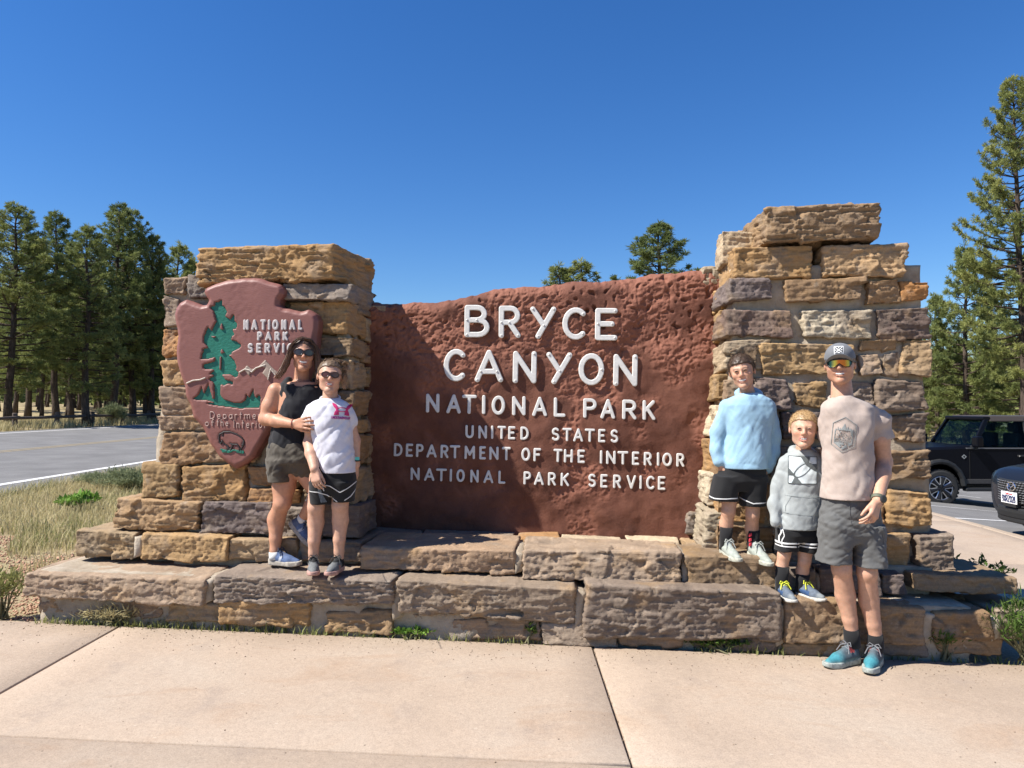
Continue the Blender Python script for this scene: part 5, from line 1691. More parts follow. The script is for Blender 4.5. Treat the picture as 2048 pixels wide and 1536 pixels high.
# watch and ring
wd = (el_ - wr); wd /= np.linalg.norm(wd)
wc = wr + wd*0.022
a1 = np.cross(wd, [0, 1, 0]); a1 /= np.linalg.norm(a1); a2 = np.cross(wd, a1)
WB = simple("watch_strap", (0.12, 0.13, 0.09), 0.6, 0.1)
m = MB()
for dz in (-0.008, 0.0, 0.008):
    m.tube([wc + wd*dz + 0.0335*(a1*math.cos(a) + a2*math.sin(a)*0.95) for a in np.linspace(0, 2*math.pi, 21)], 0.0052, 6, caps=False)
watch = m.build("watch", WB, man.root, True)
fd = np.array([0.35, -0.93, 0.05]); fd /= np.linalg.norm(fd)
fc = wc + fd*0.034
MB().tube([fc, fc + fd*0.008, fc + fd*0.012], [0.0225, 0.0225, 0.018], 18).build("watch_case", simple("watch_case", (0.03, 0.032, 0.033), 0.3, 0.1), watch)
# socks and shoes
BSOCK = fabric("black_sock", (0.014, 0.014, 0.015), 0.9, crease=0.05)
def sock(pers, a, b, ra, rb, mat=None, name="sock"):
    return MB().tube([np.asarray(a), (np.asarray(a)+np.asarray(b))/2, np.asarray(b)], [ra, (ra+rb)/2, rb], 18).build(name, mat or BSOCK, pers.root, True)
sock(man, P(1702,1258,0.03), P(1705,1292,0.04), 0.043, 0.047)
sock(man, P(1750,1268,0.012), P(1752,1302,0.02), 0.043, 0.047)
def man_shoe(q):
    c = np.tile(np.array([0.085, 0.11, 0.125]), (len(q), 1))
    teal = np.array([0.045, 0.21, 0.25])
    m_ = np.clip((q[:,0]-0.48)/0.22, 0, 1)[:, None]; c = c*(1-m_) + teal*m_
    lo_ = np.clip((0.17-q[:,2])/0.06, 0, 1)[:, None]; c = c*(1-lo_) + np.array([0.12, 0.22, 0.22])*lo_
    s_ = ((np.abs(q[:,0]-0.30) < 0.05) & (q[:,2] > 0.26) & (np.abs(q[:,1]) > 0.05))[:, None]
    c = np.where(s_, np.array([0.42, 0.07, 0.06]), c)
    return c
zt = zg + 0.004
shoe_at(man.root, P(1704,1264,0.035), (-0.90, -0.43), 0.285, zt, colf=man_shoe, sole_col=(0.33, 0.36, 0.33), lace_col=(0.16, 0.16, 0.17), width=1.0, thick=0.12)
shoe_at(man.root, P(1751,1273,0.015), (-0.60, -0.80), 0.285, zt, colf=man_shoe, sole_col=(0.33, 0.36, 0.33), lace_col=(0.16, 0.16, 0.17), width=1.0, thick=0.12)

# ------------------------------------------------------------------ small boy in grey hooded top
Y0 = 4.52
zs1 = onw(1600, 1207, 0.0)[1] + 0.004
gb = Person("smiling small blond boy in grey hooded top with square print, standing on the lower step", (1.47, 4.2, 0.25), (2.08, 4.85, 1.55), (1.82, 4.52, zs1), (0.52, 0.305, 0.21), 0.0058)
F = gb.F
gb.head(P(1607, 860, -0.07), 0.228, yaw=-0.34, pitch=-0.02, roll=0.05, child=1.0, jaw=1.0, smile=0.85)
F.cone(P(1607, 914, 0.02), P(1607, 872, 0.0), 0.048, 0.042, 0.012)
F.loft([sec(914,1586,1628,Y0,0.05), sec(930,1576,1636,Y0,0.07), sec(1000,1572,1634,Y0,0.075), sec(1062,1572,1628,Y0,0.06)], 0.03)
for hip, kn, an in [((1578,1060,0.01),(1568,1110,-0.005),(1562,1176,0.0)), ((1613,1062,0.0),(1609,1122,-0.01),(1603,1174,0.01))]:
    h_, k_, a_ = [P(*q) for q in (hip, kn, an)]
    F.chain([h_, k_], [0.056, 0.039], 0.008)
    F.chain([k_, k_*0.6+a_*0.4 + np.array([0, 0.015, 0]), a_, a_ + np.array([0, 0, -0.03])], [0.037, 0.038, 0.028, 0.028], 0.012)
gb.finish(cheek=0.5, brow=(0.42, 0.28, 0.17))
gb.eyes(0.38); gb.mouth(0.07, 0.014)
gb.hair(hair_fn(0.03, 0.29, 9, 0.010, 16, side=0.02), (0.36, 0.235, 0.115), spikes=5200, length=0.012, lean=(0.0, -0.5, 0.5))
H = Field((1.46, 4.24, 0.53), (2.10, 4.84, 1.28), 0.0055)
H.loft([sec(900,1590,1626,Y0,0.055), sec(908,1574,1640,Y0,0.075), sec(920,1563,1652,Y0,0.09), sec(945,1560,1652,Y0,0.105), sec(990,1560,1645,Y0,0.112), sec(1030,1557,1640,Y0,0.118), sec(1056,1555,1635,Y0,0.115)], 0.02)
H.chain([P(1570, 928, 0.0), P(1558, 968, 0.02), P(1550, 1010, 0.0), P(1550, 1044, -0.04)], [0.044, 0.045, 0.041, 0.034], 0.025)
H.chain([P(1648, 920, 0.04), P(1660, 970, 0.08), P(1656, 1020, 0.06)], [0.048, 0.044, 0.036], 0.02)
# hood folded round the neck
for i in range(18):
    a, b = 2*math.pi*i/18, 2*math.pi*(i+1)/18
    pt = lambda a: P(1607, 905, 0.03) + np.array([0.066*math.cos(a), 0.072*math.sin(a), 0.022*math.sin(a) - 0.004])
    r_ = 0.014 + 0.018*max(0, math.sin((a+b)/2))
    H.cone(pt(a), pt(b), r_, r_, 0.012)
H.hem = P(1600, 1056)[2]; H.folds(0.008, 11, 8, 3, 23, slant=0.4); H.folds(0.006, 12, 9, 8, 24, True, slant=0.6); H.folds(0.0018, 26, 20, 16, 25, True, slant=-0.5)
MAT["grey_fleece"] = fabric("grey_fleece", (0.31, 0.33, 0.325), 0.9, crease=0.25)
hd, hd_b = gb.cloth("hooded_top", H, MAT["grey_fleece"])
po = P(1605, 941, -0.12)
CH = simple("print_charcoal", (0.085, 0.095, 0.095), 0.8, 0.1); PL = simple("print_pale", (0.52, 0.57, 0.57), 0.8, 0.04)
sq = 0.082
decal("print_ground", hd_b, lambda X, Z: box2(X, Z, 0, 0, sq, sq), (-sq,-sq), (sq,sq), po, PL, hd, 0.004, 0.0022, -0.02)
decal("print_frame", hd_b, lambda X, Z: np.abs(box2(X, Z, 0, 0, sq, sq))-0.0025, (-sq-0.01,-sq-0.01), (sq+0.01,sq+0.01), po, CH, hd, 0.0024, 0.0045, -0.02)
L1 = [(-0.012,0.08),(0.045,0.08),(0.032,0.036),(0.080,0.040),(0.080,-0.008),(0.064,0.0),(0.022,0.028)]
L2 = [(-0.08,0.012),(-0.08,-0.036),(-0.040,-0.034)]
L3 = [(-0.04,-0.034),(-0.062,-0.08),(-0.002,-0.08)]
def ell_ring(X, Z):
    a = 0.72; xr = X*math.cos(a)+Z*math.sin(a); zr = -X*math.sin(a)+Z*math.cos(a)
    return np.abs((np.sqrt((xr/0.060)**2+(zr/0.026)**2)-1)*0.030)-0.0026
decal("print_mark", hd_b, lambda X, Z: np.maximum(np.minimum.reduce([poly2(X, Z, L1), poly2(X, Z, L2), poly2(X, Z, L3), ell_ring(X, Z)]), box2(X, Z, 0, 0, sq, sq)), (-sq,-sq), (sq,sq), po, CH, hd, 0.0024, 0.0045, -0.02)
SEAM = fabric("grey_seam", (0.25, 0.275, 0.275), crease=0.0)
decal("pocket_seam", hd_b, lambda X, Z: np.minimum(seg2(X, Z, [(-0.10,0.055),(0.10,0.05)]), np.minimum(seg2(X, Z, [(-0.065,0.055),(-0.098,-0.01),(-0.098,-0.04)]), seg2(X, Z, [(-0.12,-0.05),(0.1,-0.06)])))-0.0018, (-0.12,-0.08), (0.12,0.07), P(1605, 1010, -0.1), SEAM, hd, 0.003, 0.003)
S_ = Field((1.48, 4.28, 0.43), (2.04, 4.78, 0.95), 0.0055)
S_.loft([sec(1035,1560,1634,Y0,0.10), sec(1068,1555,1635,Y0,0.105), sec(1082,1562,1628,Y0,0.08)], 0.02)
S_.loft([sec(1056,1553,1597,Y0,0.095), sec(1100,1552,1594,Y0,0.085)], 0.01)
S_.loft([sec(1056,1594,1637,Y0,0.095), sec(1102,1596,1638,Y0,0.085)], 0.008)
S_.folds(0.006, 14, 12, 10, 31)
MAT["black_short"] = fabric("black_knit", (0.013, 0.013, 0.014), 0.75, crease=0.2)
so, so_b = gb.cloth("shorts", S_, MAT["black_short"])
WST = fabric("white_stripe", (0.62, 0.62, 0.61), crease=0.0)
for k__, (y_, th) in enumerate(((1088, 0.0062), (1094.5, 0.0045))):
    decal("stripe", so_b, lambda X, Z, th=th: np.minimum(seg2(X, Z, [(-0.128,0.0),(-0.006,-0.002)]), seg2(X, Z, [(0.006,-0.003),(0.125,-0.006)]))-th, (-0.135,-0.015), (0.13,0.01), P(1595, y_, -0.1), WST, so, 0.003, 0.003)
    x_ = 1559 + 6*k__
    decal("stripe", so_b, lambda X, Z, th=th: seg2(X, Z, [(0.0,0.11),(0.012,0.065),(-0.003,0.035),(-0.003,0.0)])-th*0.8, (-0.02,-0.01), (0.03,0.12), P(x_, y_, -0.1), WST, so, 0.003, 0.003)
sock(gb, P(1565,1133,0.004), P(1561,1184,0.0), 0.0425, 0.034); sock(gb, P(1606,1148,0.01), P(1603,1184,0.012), 0.0415, 0.035)
def gb_shoe(q):
    c = np.tile(np.array([0.10, 0.125, 0.16]), (len(q), 1))
    m_ = np.clip((q[:,0]-0.72)/0.08, 0, 1)[:, None]; c = c*(1-m_) + np.array([0.17, 0.19, 0.20])*m_
    b_ = ((q[:,0] < 0.55) & (q[:,2] < 0.22))[:, None]; return np.where(b_, np.array([0.035, 0.075, 0.17]), c)
zs = zs1 + 0.006
shoe_at(gb.root, P(1562,1176,0.0), (0.10, -1.0), 0.225, zs, colf=gb_shoe, sole_col=(0.45, 0.44, 0.40), lace_col=(0.62, 0.66, 0.05), width=1.0)
shoe_at(gb.root, P(1603,1174,0.01), (0.45, -0.9), 0.225, zs, colf=gb_shoe, sole_col=(0.45, 0.44, 0.40), lace_col=(0.62, 0.66, 0.05), width=1.0)

# ------------------------------------------------------------------ boy in pale blue hooded top
Y0 = 4.68
zs2 = onw(1470, 1120, 0.17)[1] + 0.004
bb = Person("laughing boy in pale blue hooded top, hands in shorts pockets, on the upper step", (1.18, 4.3, 0.35), (1.80, 5.0, 1.95), (1.46, 4.68, zs2), (0.50, 0.285, 0.19), 0.0058)
F = bb.F
bb.head(P(1484, 744, -0.01), 0.224, yaw=-0.38, pitch=0.06, roll=-0.16, child=0.7, jaw=0.98, smile=1.25)
F.cone(P(1497, 798, 0.025), P(1489, 752, 0.02), 0.049, 0.042, 0.012)
F.loft([sec(797,1476,1520,Y0,0.05), sec(814,1462,1530,Y0,0.07), sec(880,1464,1528,Y0,0.075), sec(940,1456,1522,Y0,0.08), sec(968,1458,1520,Y0,0.06)], 0.03)
for side_, (s1, e1, w1_) in enumerate([((1446,806,0),(1434,864,0.03),(1438,926,-0.02)), ((1546,806,0.02),(1550,872,0.04),(1536,934,-0.01))]):
    a, b, c__ = P(*s1), P(*e1), P(*w1_)
    F.chain([a + np.array([0.03*(1-2*side_), 0, -0.06]), b, c__], [0.028, 0.030, 0.026], 0.012)
    bb.hand(c__, np.array([0.10*(1 if side_ == 0 else -1), -0.02, -0.2]), np.array([0.9 if side_ == 0 else -0.9, 0.3, 0.0]), 0.82, side=-1 if side_ == 0 else 1)
for hip, kn, an in [((1462,960,0.01),(1457,1022,-0.01),(1450,1092,0.02)), ((1506,962,0.0),(1505,1030,-0.02),(1506,1104,0.02))]:
    h_, k_, a_ = [P(*q) for q in (hip, kn, an)]
    F.chain([h_, k_], [0.062, 0.043], 0.008)
    F.chain([k_, k_*0.62+a_*0.38 + np.array([0, 0.02, 0]), a_, a_ + np.array([0, 0, -0.03])], [0.041, 0.042, 0.029, 0.028], 0.012)
bb.finish(cheek=0.3, brow=(0.12, 0.07, 0.045))
bb.eyes(0.5); bb.mouth(0.10, 0.018)
bb.hair(hair_fn(0.038, 0.26, 4, 0.014, 13, side=0.0), (0.075, 0.048, 0.032), spikes=5200, length=0.014, lean=(0.2, -0.5, 0.6))
H = Field((1.20, 4.35, 0.85), (1.84, 5.0, 1.68), 0.0055)
H.loft([sec(786,1480,1518,Y0,0.06), sec(792,1465,1528,Y0,0.08), sec(799,1453,1540,Y0,0.09), sec(810,1446,1546,Y0,0.10), sec(828,1447,1545,Y0,0.106), sec(870,1452,1540,Y0,0.11), sec(905,1447,1536,Y0,0.122), sec(922,1443,1535,Y0,0.128), sec(936,1443,1534,Y0,0.130)], 0.02)
H.chain([P(1455, 815, 0.0), P(1435, 862, 0.02), P(1432, 900, 0.0), P(1437, 922, -0.02)], [0.044, 0.045, 0.043, 0.039], 0.025)
H.chain([P(1537, 815, 0.01), P(1547, 870, 0.03), P(1545, 905, 0.02), P(1534, 936, -0.01)], [0.044, 0.045, 0.043, 0.038], 0.025)
for i in range(18):
    a, b = 2*math.pi*i/18, 2*math.pi*(i+1)/18
    pt = lambda a: P(1498, 788, 0.03) + np.array([0.072*math.cos(a), 0.072*math.sin(a), 0.026*math.sin(a) - 0.005])
    r_ = 0.013 + 0.020*max(0, math.sin((a+b)/2))
    H.cone(pt(a), pt(b), r_, r_, 0.012)
H.hem = P(1490, 936)[2]; H.folds(0.011, 11, 7, 1.7, 43, slant=0.35); H.folds(0.004, 9, 7, 5, 47, slant=-0.8); H.folds(0.007, 10, 8, 3, 44, True, slant=0.55); H.folds(0.002, 24, 18, 8, 46, True, slant=-0.6)
MAT["sky_cloth"] = fabric("pale_blue_cloth", (0.27, 0.43, 0.55), 0.85, crease=0.3)
hd, hd_b = bb.cloth("hooded_top", H, MAT["sky_cloth"])
S_ = Field((1.20, 4.35, 0.70), (1.80, 5.0, 1.2), 0.0055)
S_.loft([sec(912,1450,1526,Y0,0.095), sec(932,1443,1530,Y0,0.105), sec(960,1430,1533,Y0,0.115), sec(980,1440,1520,Y0,0.09)], 0.02)
S_.loft([sec(950,1428,1482,Y0,0.11), sec(990,1420,1474,Y0,0.098), sec(1000,1419,1474,Y0,0.098)], 0.012)
S_.loft([sec(950,1478,1533,Y0,0.11), sec(990,1478,1530,Y0,0.098), sec(1010,1479,1530,Y0,0.098)], 0.012)
S_.folds(0.006, 12, 10, 8, 51)
so, so_b = bb.cloth("shorts", S_, MAT["black_short"])
decal("hem_piping", so_b, lambda X, Z: np.minimum(seg2(X, Z, [(-0.088,0.005),(-0.05,-0.002),(0.084,0.002)]), seg2(X, Z, [(0.100,0.0),(0.18,-0.030),(0.262,-0.026)]))-0.0042, (-0.095,-0.04), (0.27,0.01), P(1447, 998, -0.1), WST, so, 0.003, 0.004)
so1 = sock(bb, P(1453,1054,0.01), P(1450,1098,0.02), 0.041, 0.037); so2 = sock(bb, P(1507,1060,0.0), P(1506,1108,0.02), 0.041, 0.037)
RED = simple("sock_red", (0.5, 0.03, 0.05), 0.8)
for yy, s_ in ((1070, 1.0), (1080, 0.8), (1089, 0.7)):
    c__ = P(1500.5, yy, -0.033)
    MB().prism([(c__[0]-0.008*s_, c__[2]-0.012), (c__[0]+0.010*s_, c__[2]-0.004), (c__[0]+0.008*s_, c__[2]+0.013), (c__[0]-0.006*s_, c__[2]+0.006)], c__[1]-0.004, c__[1]+0.012).build("sock_mark", RED, so2)
def bb_shoe(q):
    c = np.tile(np.array([0.30, 0.325, 0.285]), (len(q), 1))
    d_ = ((q[:,2] > 0.30) | ((np.abs(q[:,1]) < 0.06) & (q[:,0] < 0.6) & (q[:,0] > 0.25)))[:, None]
    return np.where(d_, np.array([0.30, 0.33, 0.30]), c)
shoe_at(bb.root, P(1450,1092,0.02), (0.22, -1.0), 0.235, zs2+0.006, 0.10, colf=bb_shoe, sole_col=(0.40, 0.40, 0.33), lace_col=(0.38, 0.40, 0.37), width=1.02, high=0.04, thick=0.12)
shoe_at(bb.root, P(1506,1104,0.0), (0.30, -1.0), 0.24, zs2-0.005, 0.16, colf=bb_shoe, sole_col=(0.40, 0.40, 0.33), lace_col=(0.38, 0.40, 0.37), width=1.02, high=0.04, thick=0.12)
# ------------------------------------------------------------------ woman in black sleeveless top, left
zs3 = onw(600, 1149, 0.0)[1] + 0.004
Y0 = 4.86
wo_ = Person("woman in black sleeveless top, dark shorts and sunglasses, one leg bent, arm round a child", (-1.98, 4.45, 0.30), (-1.05, 5.25, 2.1), (-1.55, 4.8, zs3), (0.44, 0.225, 0.14), 0.006)
F = wo_.F
wo_.head(P(607, 710, -0.02), 0.234, yaw=0.30, pitch=-0.02, roll=0.05, jaw=0.94, smile=1.2)
F.cone(P(602, 774, 0.03), P(605, 726, 0.03), 0.052, 0.045, 0.012)
F.loft([sec(764,578,632,Y0,0.06), sec(774,562,642,Y0,0.075), sec(800,560,640,Y0,0.095), sec(830,556,630,Y0,0.10), sec(860,552,622,Y0,0.09), sec(885,550,620,Y0,0.09), sec(910,552,620,Y0,0.095), sec(930,560,616,Y0,0.07)], 0.03)
# near arm: elbow out to the left, forearm across to the child's arm
sh, el_, wr = P(552, 782, 0.0), P(531, 838, -0.02), P(588, 848, -0.20)
F.chain([sh, sh*0.45+el_*0.55, el_], [0.056, 0.053, 0.043], 0.025)
F.chain([el_, el_*0.6+wr*0.4, wr], [0.043, 0.041, 0.026], 0.02)
wo_.hand(wr, P(626, 845, -0.29) - wr, np.array([0.25, 0.85, -0.1]), 0.95, side=-1, spread=0.2, thumb=0.5,
         curls=[(0.15, 0.35, 0.3), (0.15, 0.35, 0.3), (0.2, 0.4, 0.3), (0.2, 0.4, 0.3)])
# far arm passes behind the child, fingertips on the child's other arm
sh2, el2, wr2 = P(638, 785, 0.03), P(668, 830, 0.07), P(700, 846, -0.02)
F.chain([sh2, el2, wr2], [0.050, 0.042, 0.027], 0.025)
wo_.hand(wr2, np.array([0.05, -0.10, 0.0]), np.array([-1.0, -0.3, 0.0]), 0.9, side=1, curl=(0.5, 0.5, 0.4), thumb=0.5)
# standing leg
h_, k_, cf, a_ = P(572, 940, 0.0), P(564, 1006, -0.03), P(553, 1040, 0.03), P(550, 1102, 0.0)
F.chain([h_, h_*0.5+k_*0.5, k_], [0.088, 0.076, 0.057], 0.012)
F.ell(k_ + np.array([0.012, -0.012, 0]), (0.05, 0.05, 0.055), 0.02)
F.chain([k_, cf, cf*0.4+a_*0.6, a_, a_ + np.array([0.01, 0, -0.05])], [0.053, 0.056, 0.040, 0.033, 0.034], 0.015)
F.ell(cf + np.array([-0.012, 0.02, 0.0]), (0.045, 0.045, 0.085), 0.03)
# bent leg behind
h2_, k2, a2 = P(612, 940, 0.0), P(638, 988, -0.02), P(603, 1040, 0.05)
F.chain([h2_, k2], [0.085, 0.054], 0.012)
F.chain([k2, k2*0.6+a2*0.4, a2], [0.050, 0.050, 0.032], 0.012)
wo_.finish(lip=(0.45, 0.17, 0.15), cheek=0.25, brow=(0.10, 0.06, 0.04))
wo_.mouth(0.10, 0.017)
TORT = simple("dark_tortoise_frame", (0.035, 0.016, 0.012), 0.25, 0.5, 80)
t = NT("smoke_lens"); t.color((0.035, 0.025, 0.024)); t.set(rough=0.08, spec=0.6); SMOKE = t.m
wo_.glasses(TORT, SMOKE, 0.120, 0.092, 0.140, 0.04)
# sleeveless top
T = Field((-1.90, 4.55, 0.95), (-1.08, 5.22, 1.72), 0.006)
T.loft([sec(768,566,642,Y0,0.072), sec(780,565,644,Y0,0.095), sec(800,566,643,Y0,0.112), sec(828,556,634,Y0,0.115), sec(856,545,626,Y0,0.108), sec(885,538,626,Y0,0.118), sec(896,537,628,Y0,0.120)], 0.015)
T.cone(P(577, 762, 0.02), P(570, 785, -0.02), 0.030, 0.040, 0.03); T.cone(P(630, 764, 0.03), P(636, 788, 0.0), 0.030, 0.040, 0.03)
# scoop neck
X_, Y_, Z_ = T.ax[0][:, None, None], T.ax[1][None, :, None], T.ax[2][None, None, :]
nc = P(603, 757, -0.03)
T.f = np.maximum(T.f, -(np.sqrt(((X_-nc[0])/0.060)**2 + ((Y_-nc[1])/0.14)**2 + ((Z_-nc[2])/0.055)**2) - 1).astype(np.float32)*0.05)
T.hem = P(580, 896)[2]; T.folds(0.005, 10, 8, 6, 63); T.folds(0.006, 11, 9, 7, 64, True, slant=0.6); T.folds(0.003, 26, 18, 12, 65, True)
MAT["black_top"] = fabric("black_top", (0.012, 0.012, 0.015), 0.8, crease=0.25)
wo_.cloth("sleeveless_top", T, MAT["black_top"])
S_ = Field((-1.85, 4.55, 0.75), (-1.10, 5.22, 1.35), 0.006)
S_.loft([sec(884,540,628,Y0,0.118), sec(900,535,634,Y0,0.132), sec(925,533,640,Y0,0.140)], 0.02)
S_.loft([sec(918,533,590,Y0,0.135,-0.005), sec(948,537,588,Y0,0.12,-0.01), sec(962,541,587,Y0,0.118,-0.015)], 0.02)
S_.chain([P(606, 925, 0.0), P(626, 948, 0.02)], [0.112, 0.094], 0.03)
S_.loft([sec(918,540,634,Y0,0.135), sec(944,555,624,Y0,0.10)], 0.03)
S_.hem = P(560, 962)[2]; S_.folds(0.010, 10, 8, 5, 71, slant=0.6); S_.folds(0.008, 10, 9, 8, 72, True, slant=0.8); S_.folds(0.004, 24, 18, 16, 74, True, slant=-0.7)
MAT["umber_shorts"] = fabric("umber_shorts", (0.075, 0.064, 0.050), 0.75, crease=0.45)
wo_.cloth("shorts", S_, MAT["umber_shorts"])
# hair: crown plus long locks
WH = (0.060, 0.033, 0.021)
def whair(q):
    d = _ell(q, (0, 0.08, 0.13), (0.372, 0.455, 0.400))
    d = d + 0.006*pnoise(q*np.array([22, 8, 5]))
    zl = np.interp(q[:,1], [-0.5, -0.30, -0.18, -0.05, 0.5], [0.335, 0.30, 0.16, -0.45, -0.6])
    zl = zl + np.clip(np.abs(q[:,0]+0.05)-0.04, 0, 1)*(-0.55)*(q[:,1] < -0.15)
    d = smax(d, (zl - q[:,2])*0.75, 0.03)
    for s_ in (-1, 1):
        A = np.array([(0.27*s_, -0.16, 0.26), (0.36*s_, -0.12, 0.02), (0.41*s_, -0.08, -0.30), (0.43*s_, -0.12, -0.52), (0.42*s_, -0.18, -0.75)])
        if s_ < 0: A = np.array([(-0.27, -0.16, 0.26), (-0.37, -0.12, 0.02), (-0.46, -0.10, -0.28), (-0.54, -0.12, -0.48), (-0.60, -0.16, -0.66)])
        rr = [0.07, 0.085, 0.10, 0.095, 0.05]
        for i in range(4): d = smin(d, _cone(q, A[i], A[i+1], rr[i], rr[i+1]), 0.05)
    d = smin(d, _cone(q, (0, 0.32, -0.1), (0, 0.38, -0.55), 0.20, 0.16), 0.08)
    d = d + 0.010*pnoise(q*np.array([30, 30, 3.5]))
    return d
wo_.hair(whair, WH, ext=1.25, spikes=0, h=0.0055)
def strands(pers, roots, n, col, w=0.0011, name="locks", seed=1):
    """thin locks that follow guide lines given in head units"""
    rs = np.random.RandomState(seed)
    vs, fs, cc = [], [], []
    R, c, k = pers.hf
    for i in range(n):
        g = roots[rs.randint(len(roots))]
        j = rs.normal(size=3)*np.array([0.030, 0.035, 0.02])
        pts = np.array([np.asarray(p) + j*(0.35 + 0.9*t_) + rs.normal(size=3)*0.008 for t_, p in zip(np.linspace(0, 1, len(g)), g)])
        tt = np.linspace(0, 1, 14); src = np.linspace(0, 1, len(g))
        P3_ = np.stack([np.interp(tt, src, pts[:, a]) for a in range(3)], -1)
        P3_ = (P3_ + np.roll(P3_, 1, 0) + np.roll(P3_, -1, 0))/3 if False else P3_
        W3 = c + (P3_*k) @ R.T
        base = len(vs)*0 + sum(len(a) for a in vs)
        side_ = rs.normal(size=3); side_ /= np.linalg.norm(side_)
        ww = w*np.linspace(1.0, 0.5, 14)[:, None]*rs.uniform(0.7, 1.6)
        vs.append(np.concatenate([W3 - side_*ww, W3 + side_*ww]))
        fs += [(base+a, base+a+1, base+14+a+1, base+14+a) for a in range(13)]
        b_ = rs.uniform(0.6, 1.7)
        tip = np.linspace(0, 1, 14)**2
        one = np.array(col)*b_*(1 + 1.2*tip[:, None]*np.array([1.2, 1.0, 0.9]))
        cc.append(np.concatenate([one, one]))
    me = bpy.data.meshes.new(name)
    me.from_pydata(np.concatenate(vs).tolist(), [], fs); me.update()
    me.polygons.foreach_set("use_smooth", np.ones(len(me.polygons), dtype=bool))
    attr_color(me, np.clip(np.concatenate(cc), 0.003, 1))
    return link(name, me, MAT["hair_mat"], pers.root)
gs = []
for a in np.linspace(-0.25, 0.38, 8):
    for s_ in (-1, 1):
        x0_ = -0.05 + 0.02*s_
        z0_ = 0.505 - 0.6*max(0, -a-0.05)**1.3 - 0.25*max(0, a-0.1)**1.2
        if s_ < 0: g = [(x0_, a, z0_), (-0.22, a-0.03, 0.44-0.2*abs(a)), (-0.38, a*0.7-0.05, 0.20), (-0.43, a*0.5-0.10, -0.08), (-0.52, a*0.3-0.14, -0.36), (-0.58, -0.16+a*0.2, -0.52), (-0.68, -0.18+a*0.1, -0.70)]
        else: g = [(x0_, a, z0_), (0.18, a-0.03, 0.46-0.2*abs(a)), (0.37, a*0.7-0.05, 0.20), (0.42, a*0.5-0.10, -0.08), (0.46, a*0.3-0.12, -0.36), (0.48, -0.18+a*0.2, -0.58), (0.46, -0.22+a*0.1, -0.80)]
        gs.append(g)
strands(wo_, gs, 900, (0.085, 0.048, 0.030), 0.0013)
WSOCK = fabric("pale_sock", (0.62, 0.62, 0.60), 0.9, crease=0.05)
sock(wo_, P(549.5,1103,0.0), P(551,1118,0.0), 0.0385, 0.042, WSOCK)
sock(wo_, a2 + (k2-a2)*0.13, a2 - (k2-a2)*0.05, 0.037, 0.037, WSOCK)
def wo_shoe(q):
    c = np.tile(np.array([0.075, 0.115, 0.22]), (len(q), 1))
    d_ = ((q[:,0] < 0.28) | ((np.abs(q[:,1]) < 0.07) & (q[:,0] < 0.55)))[:, None]
    c = np.where(d_, np.array([0.075, 0.10, 0.17]), c)
    m_ = ((np.abs(q[:,0]-0.42-0.3*(q[:,2]-0.2)) < 0.035) & (q[:,2] > 0.12) & (q[:,2] < 0.26))[:, None]
    return np.where(m_, np.array([0.38, 0.40, 0.44]), c)
shoe_at(wo_.root, P(550,1102,0.0), (0.95, -0.30), 0.255, zs3+0.004, colf=wo_shoe, sole_col=(0.38, 0.345, 0.29), lace_col=(0.02, 0.03, 0.06), width=0.98, thick=0.13)
hb = P(577, 1046, 0.06); tb = P(616, 1092, 0.03)
dv = (tb-hb)/np.linalg.norm(tb-hb)
shoe(wo_.root, hb, hb + dv*0.24, up=(0.55, -0.1, 0.6), colf=wo_shoe, sole_col=(0.30, 0.28, 0.26), lace_col=(0.02, 0.03, 0.06), width=0.98, thick=0.13)
MB().tube([wr + np.array([0.0, 0.029*math.cos(a), 0.029*math.sin(a)]) + np.array([-0.01, 0.003, 0]) for a in np.linspace(0, 2*math.pi, 19)], 0.0045, 6, caps=False).build("wrist_band", simple("copper_band", (0.30, 0.11, 0.07), 0.5), wo_.root, True)

# ------------------------------------------------------------------ child in white T-shirt
Y0 = 4.70
zs4 = onw(650, 1151, 0.0)[1] + 0.004
wk = Person("child in white T-shirt with pink print and sunglasses, held by the woman", (-1.52, 4.35, 0.30), (-0.92, 5.05, 1.95), (-1.19, 4.7, zs4), (0.50, 0.29, 0.20), 0.0058)
F = wk.F
wk.head(P(660, 754, -0.01), 0.226, yaw=0.26, pitch=-0.05, roll=0.07, child=1.0, jaw=1.0, smile=0.8)
F.cone(P(660, 804, 0.025), P(661, 764, 0.02), 0.050, 0.045, 0.012)
F.loft([sec(805,640,680,Y0,0.05), sec(820,628,692,Y0,0.075), sec(880,634,700,Y0,0.085), sec(945,640,702,Y0,0.09), sec(972,644,694,Y0,0.07)], 0.03)
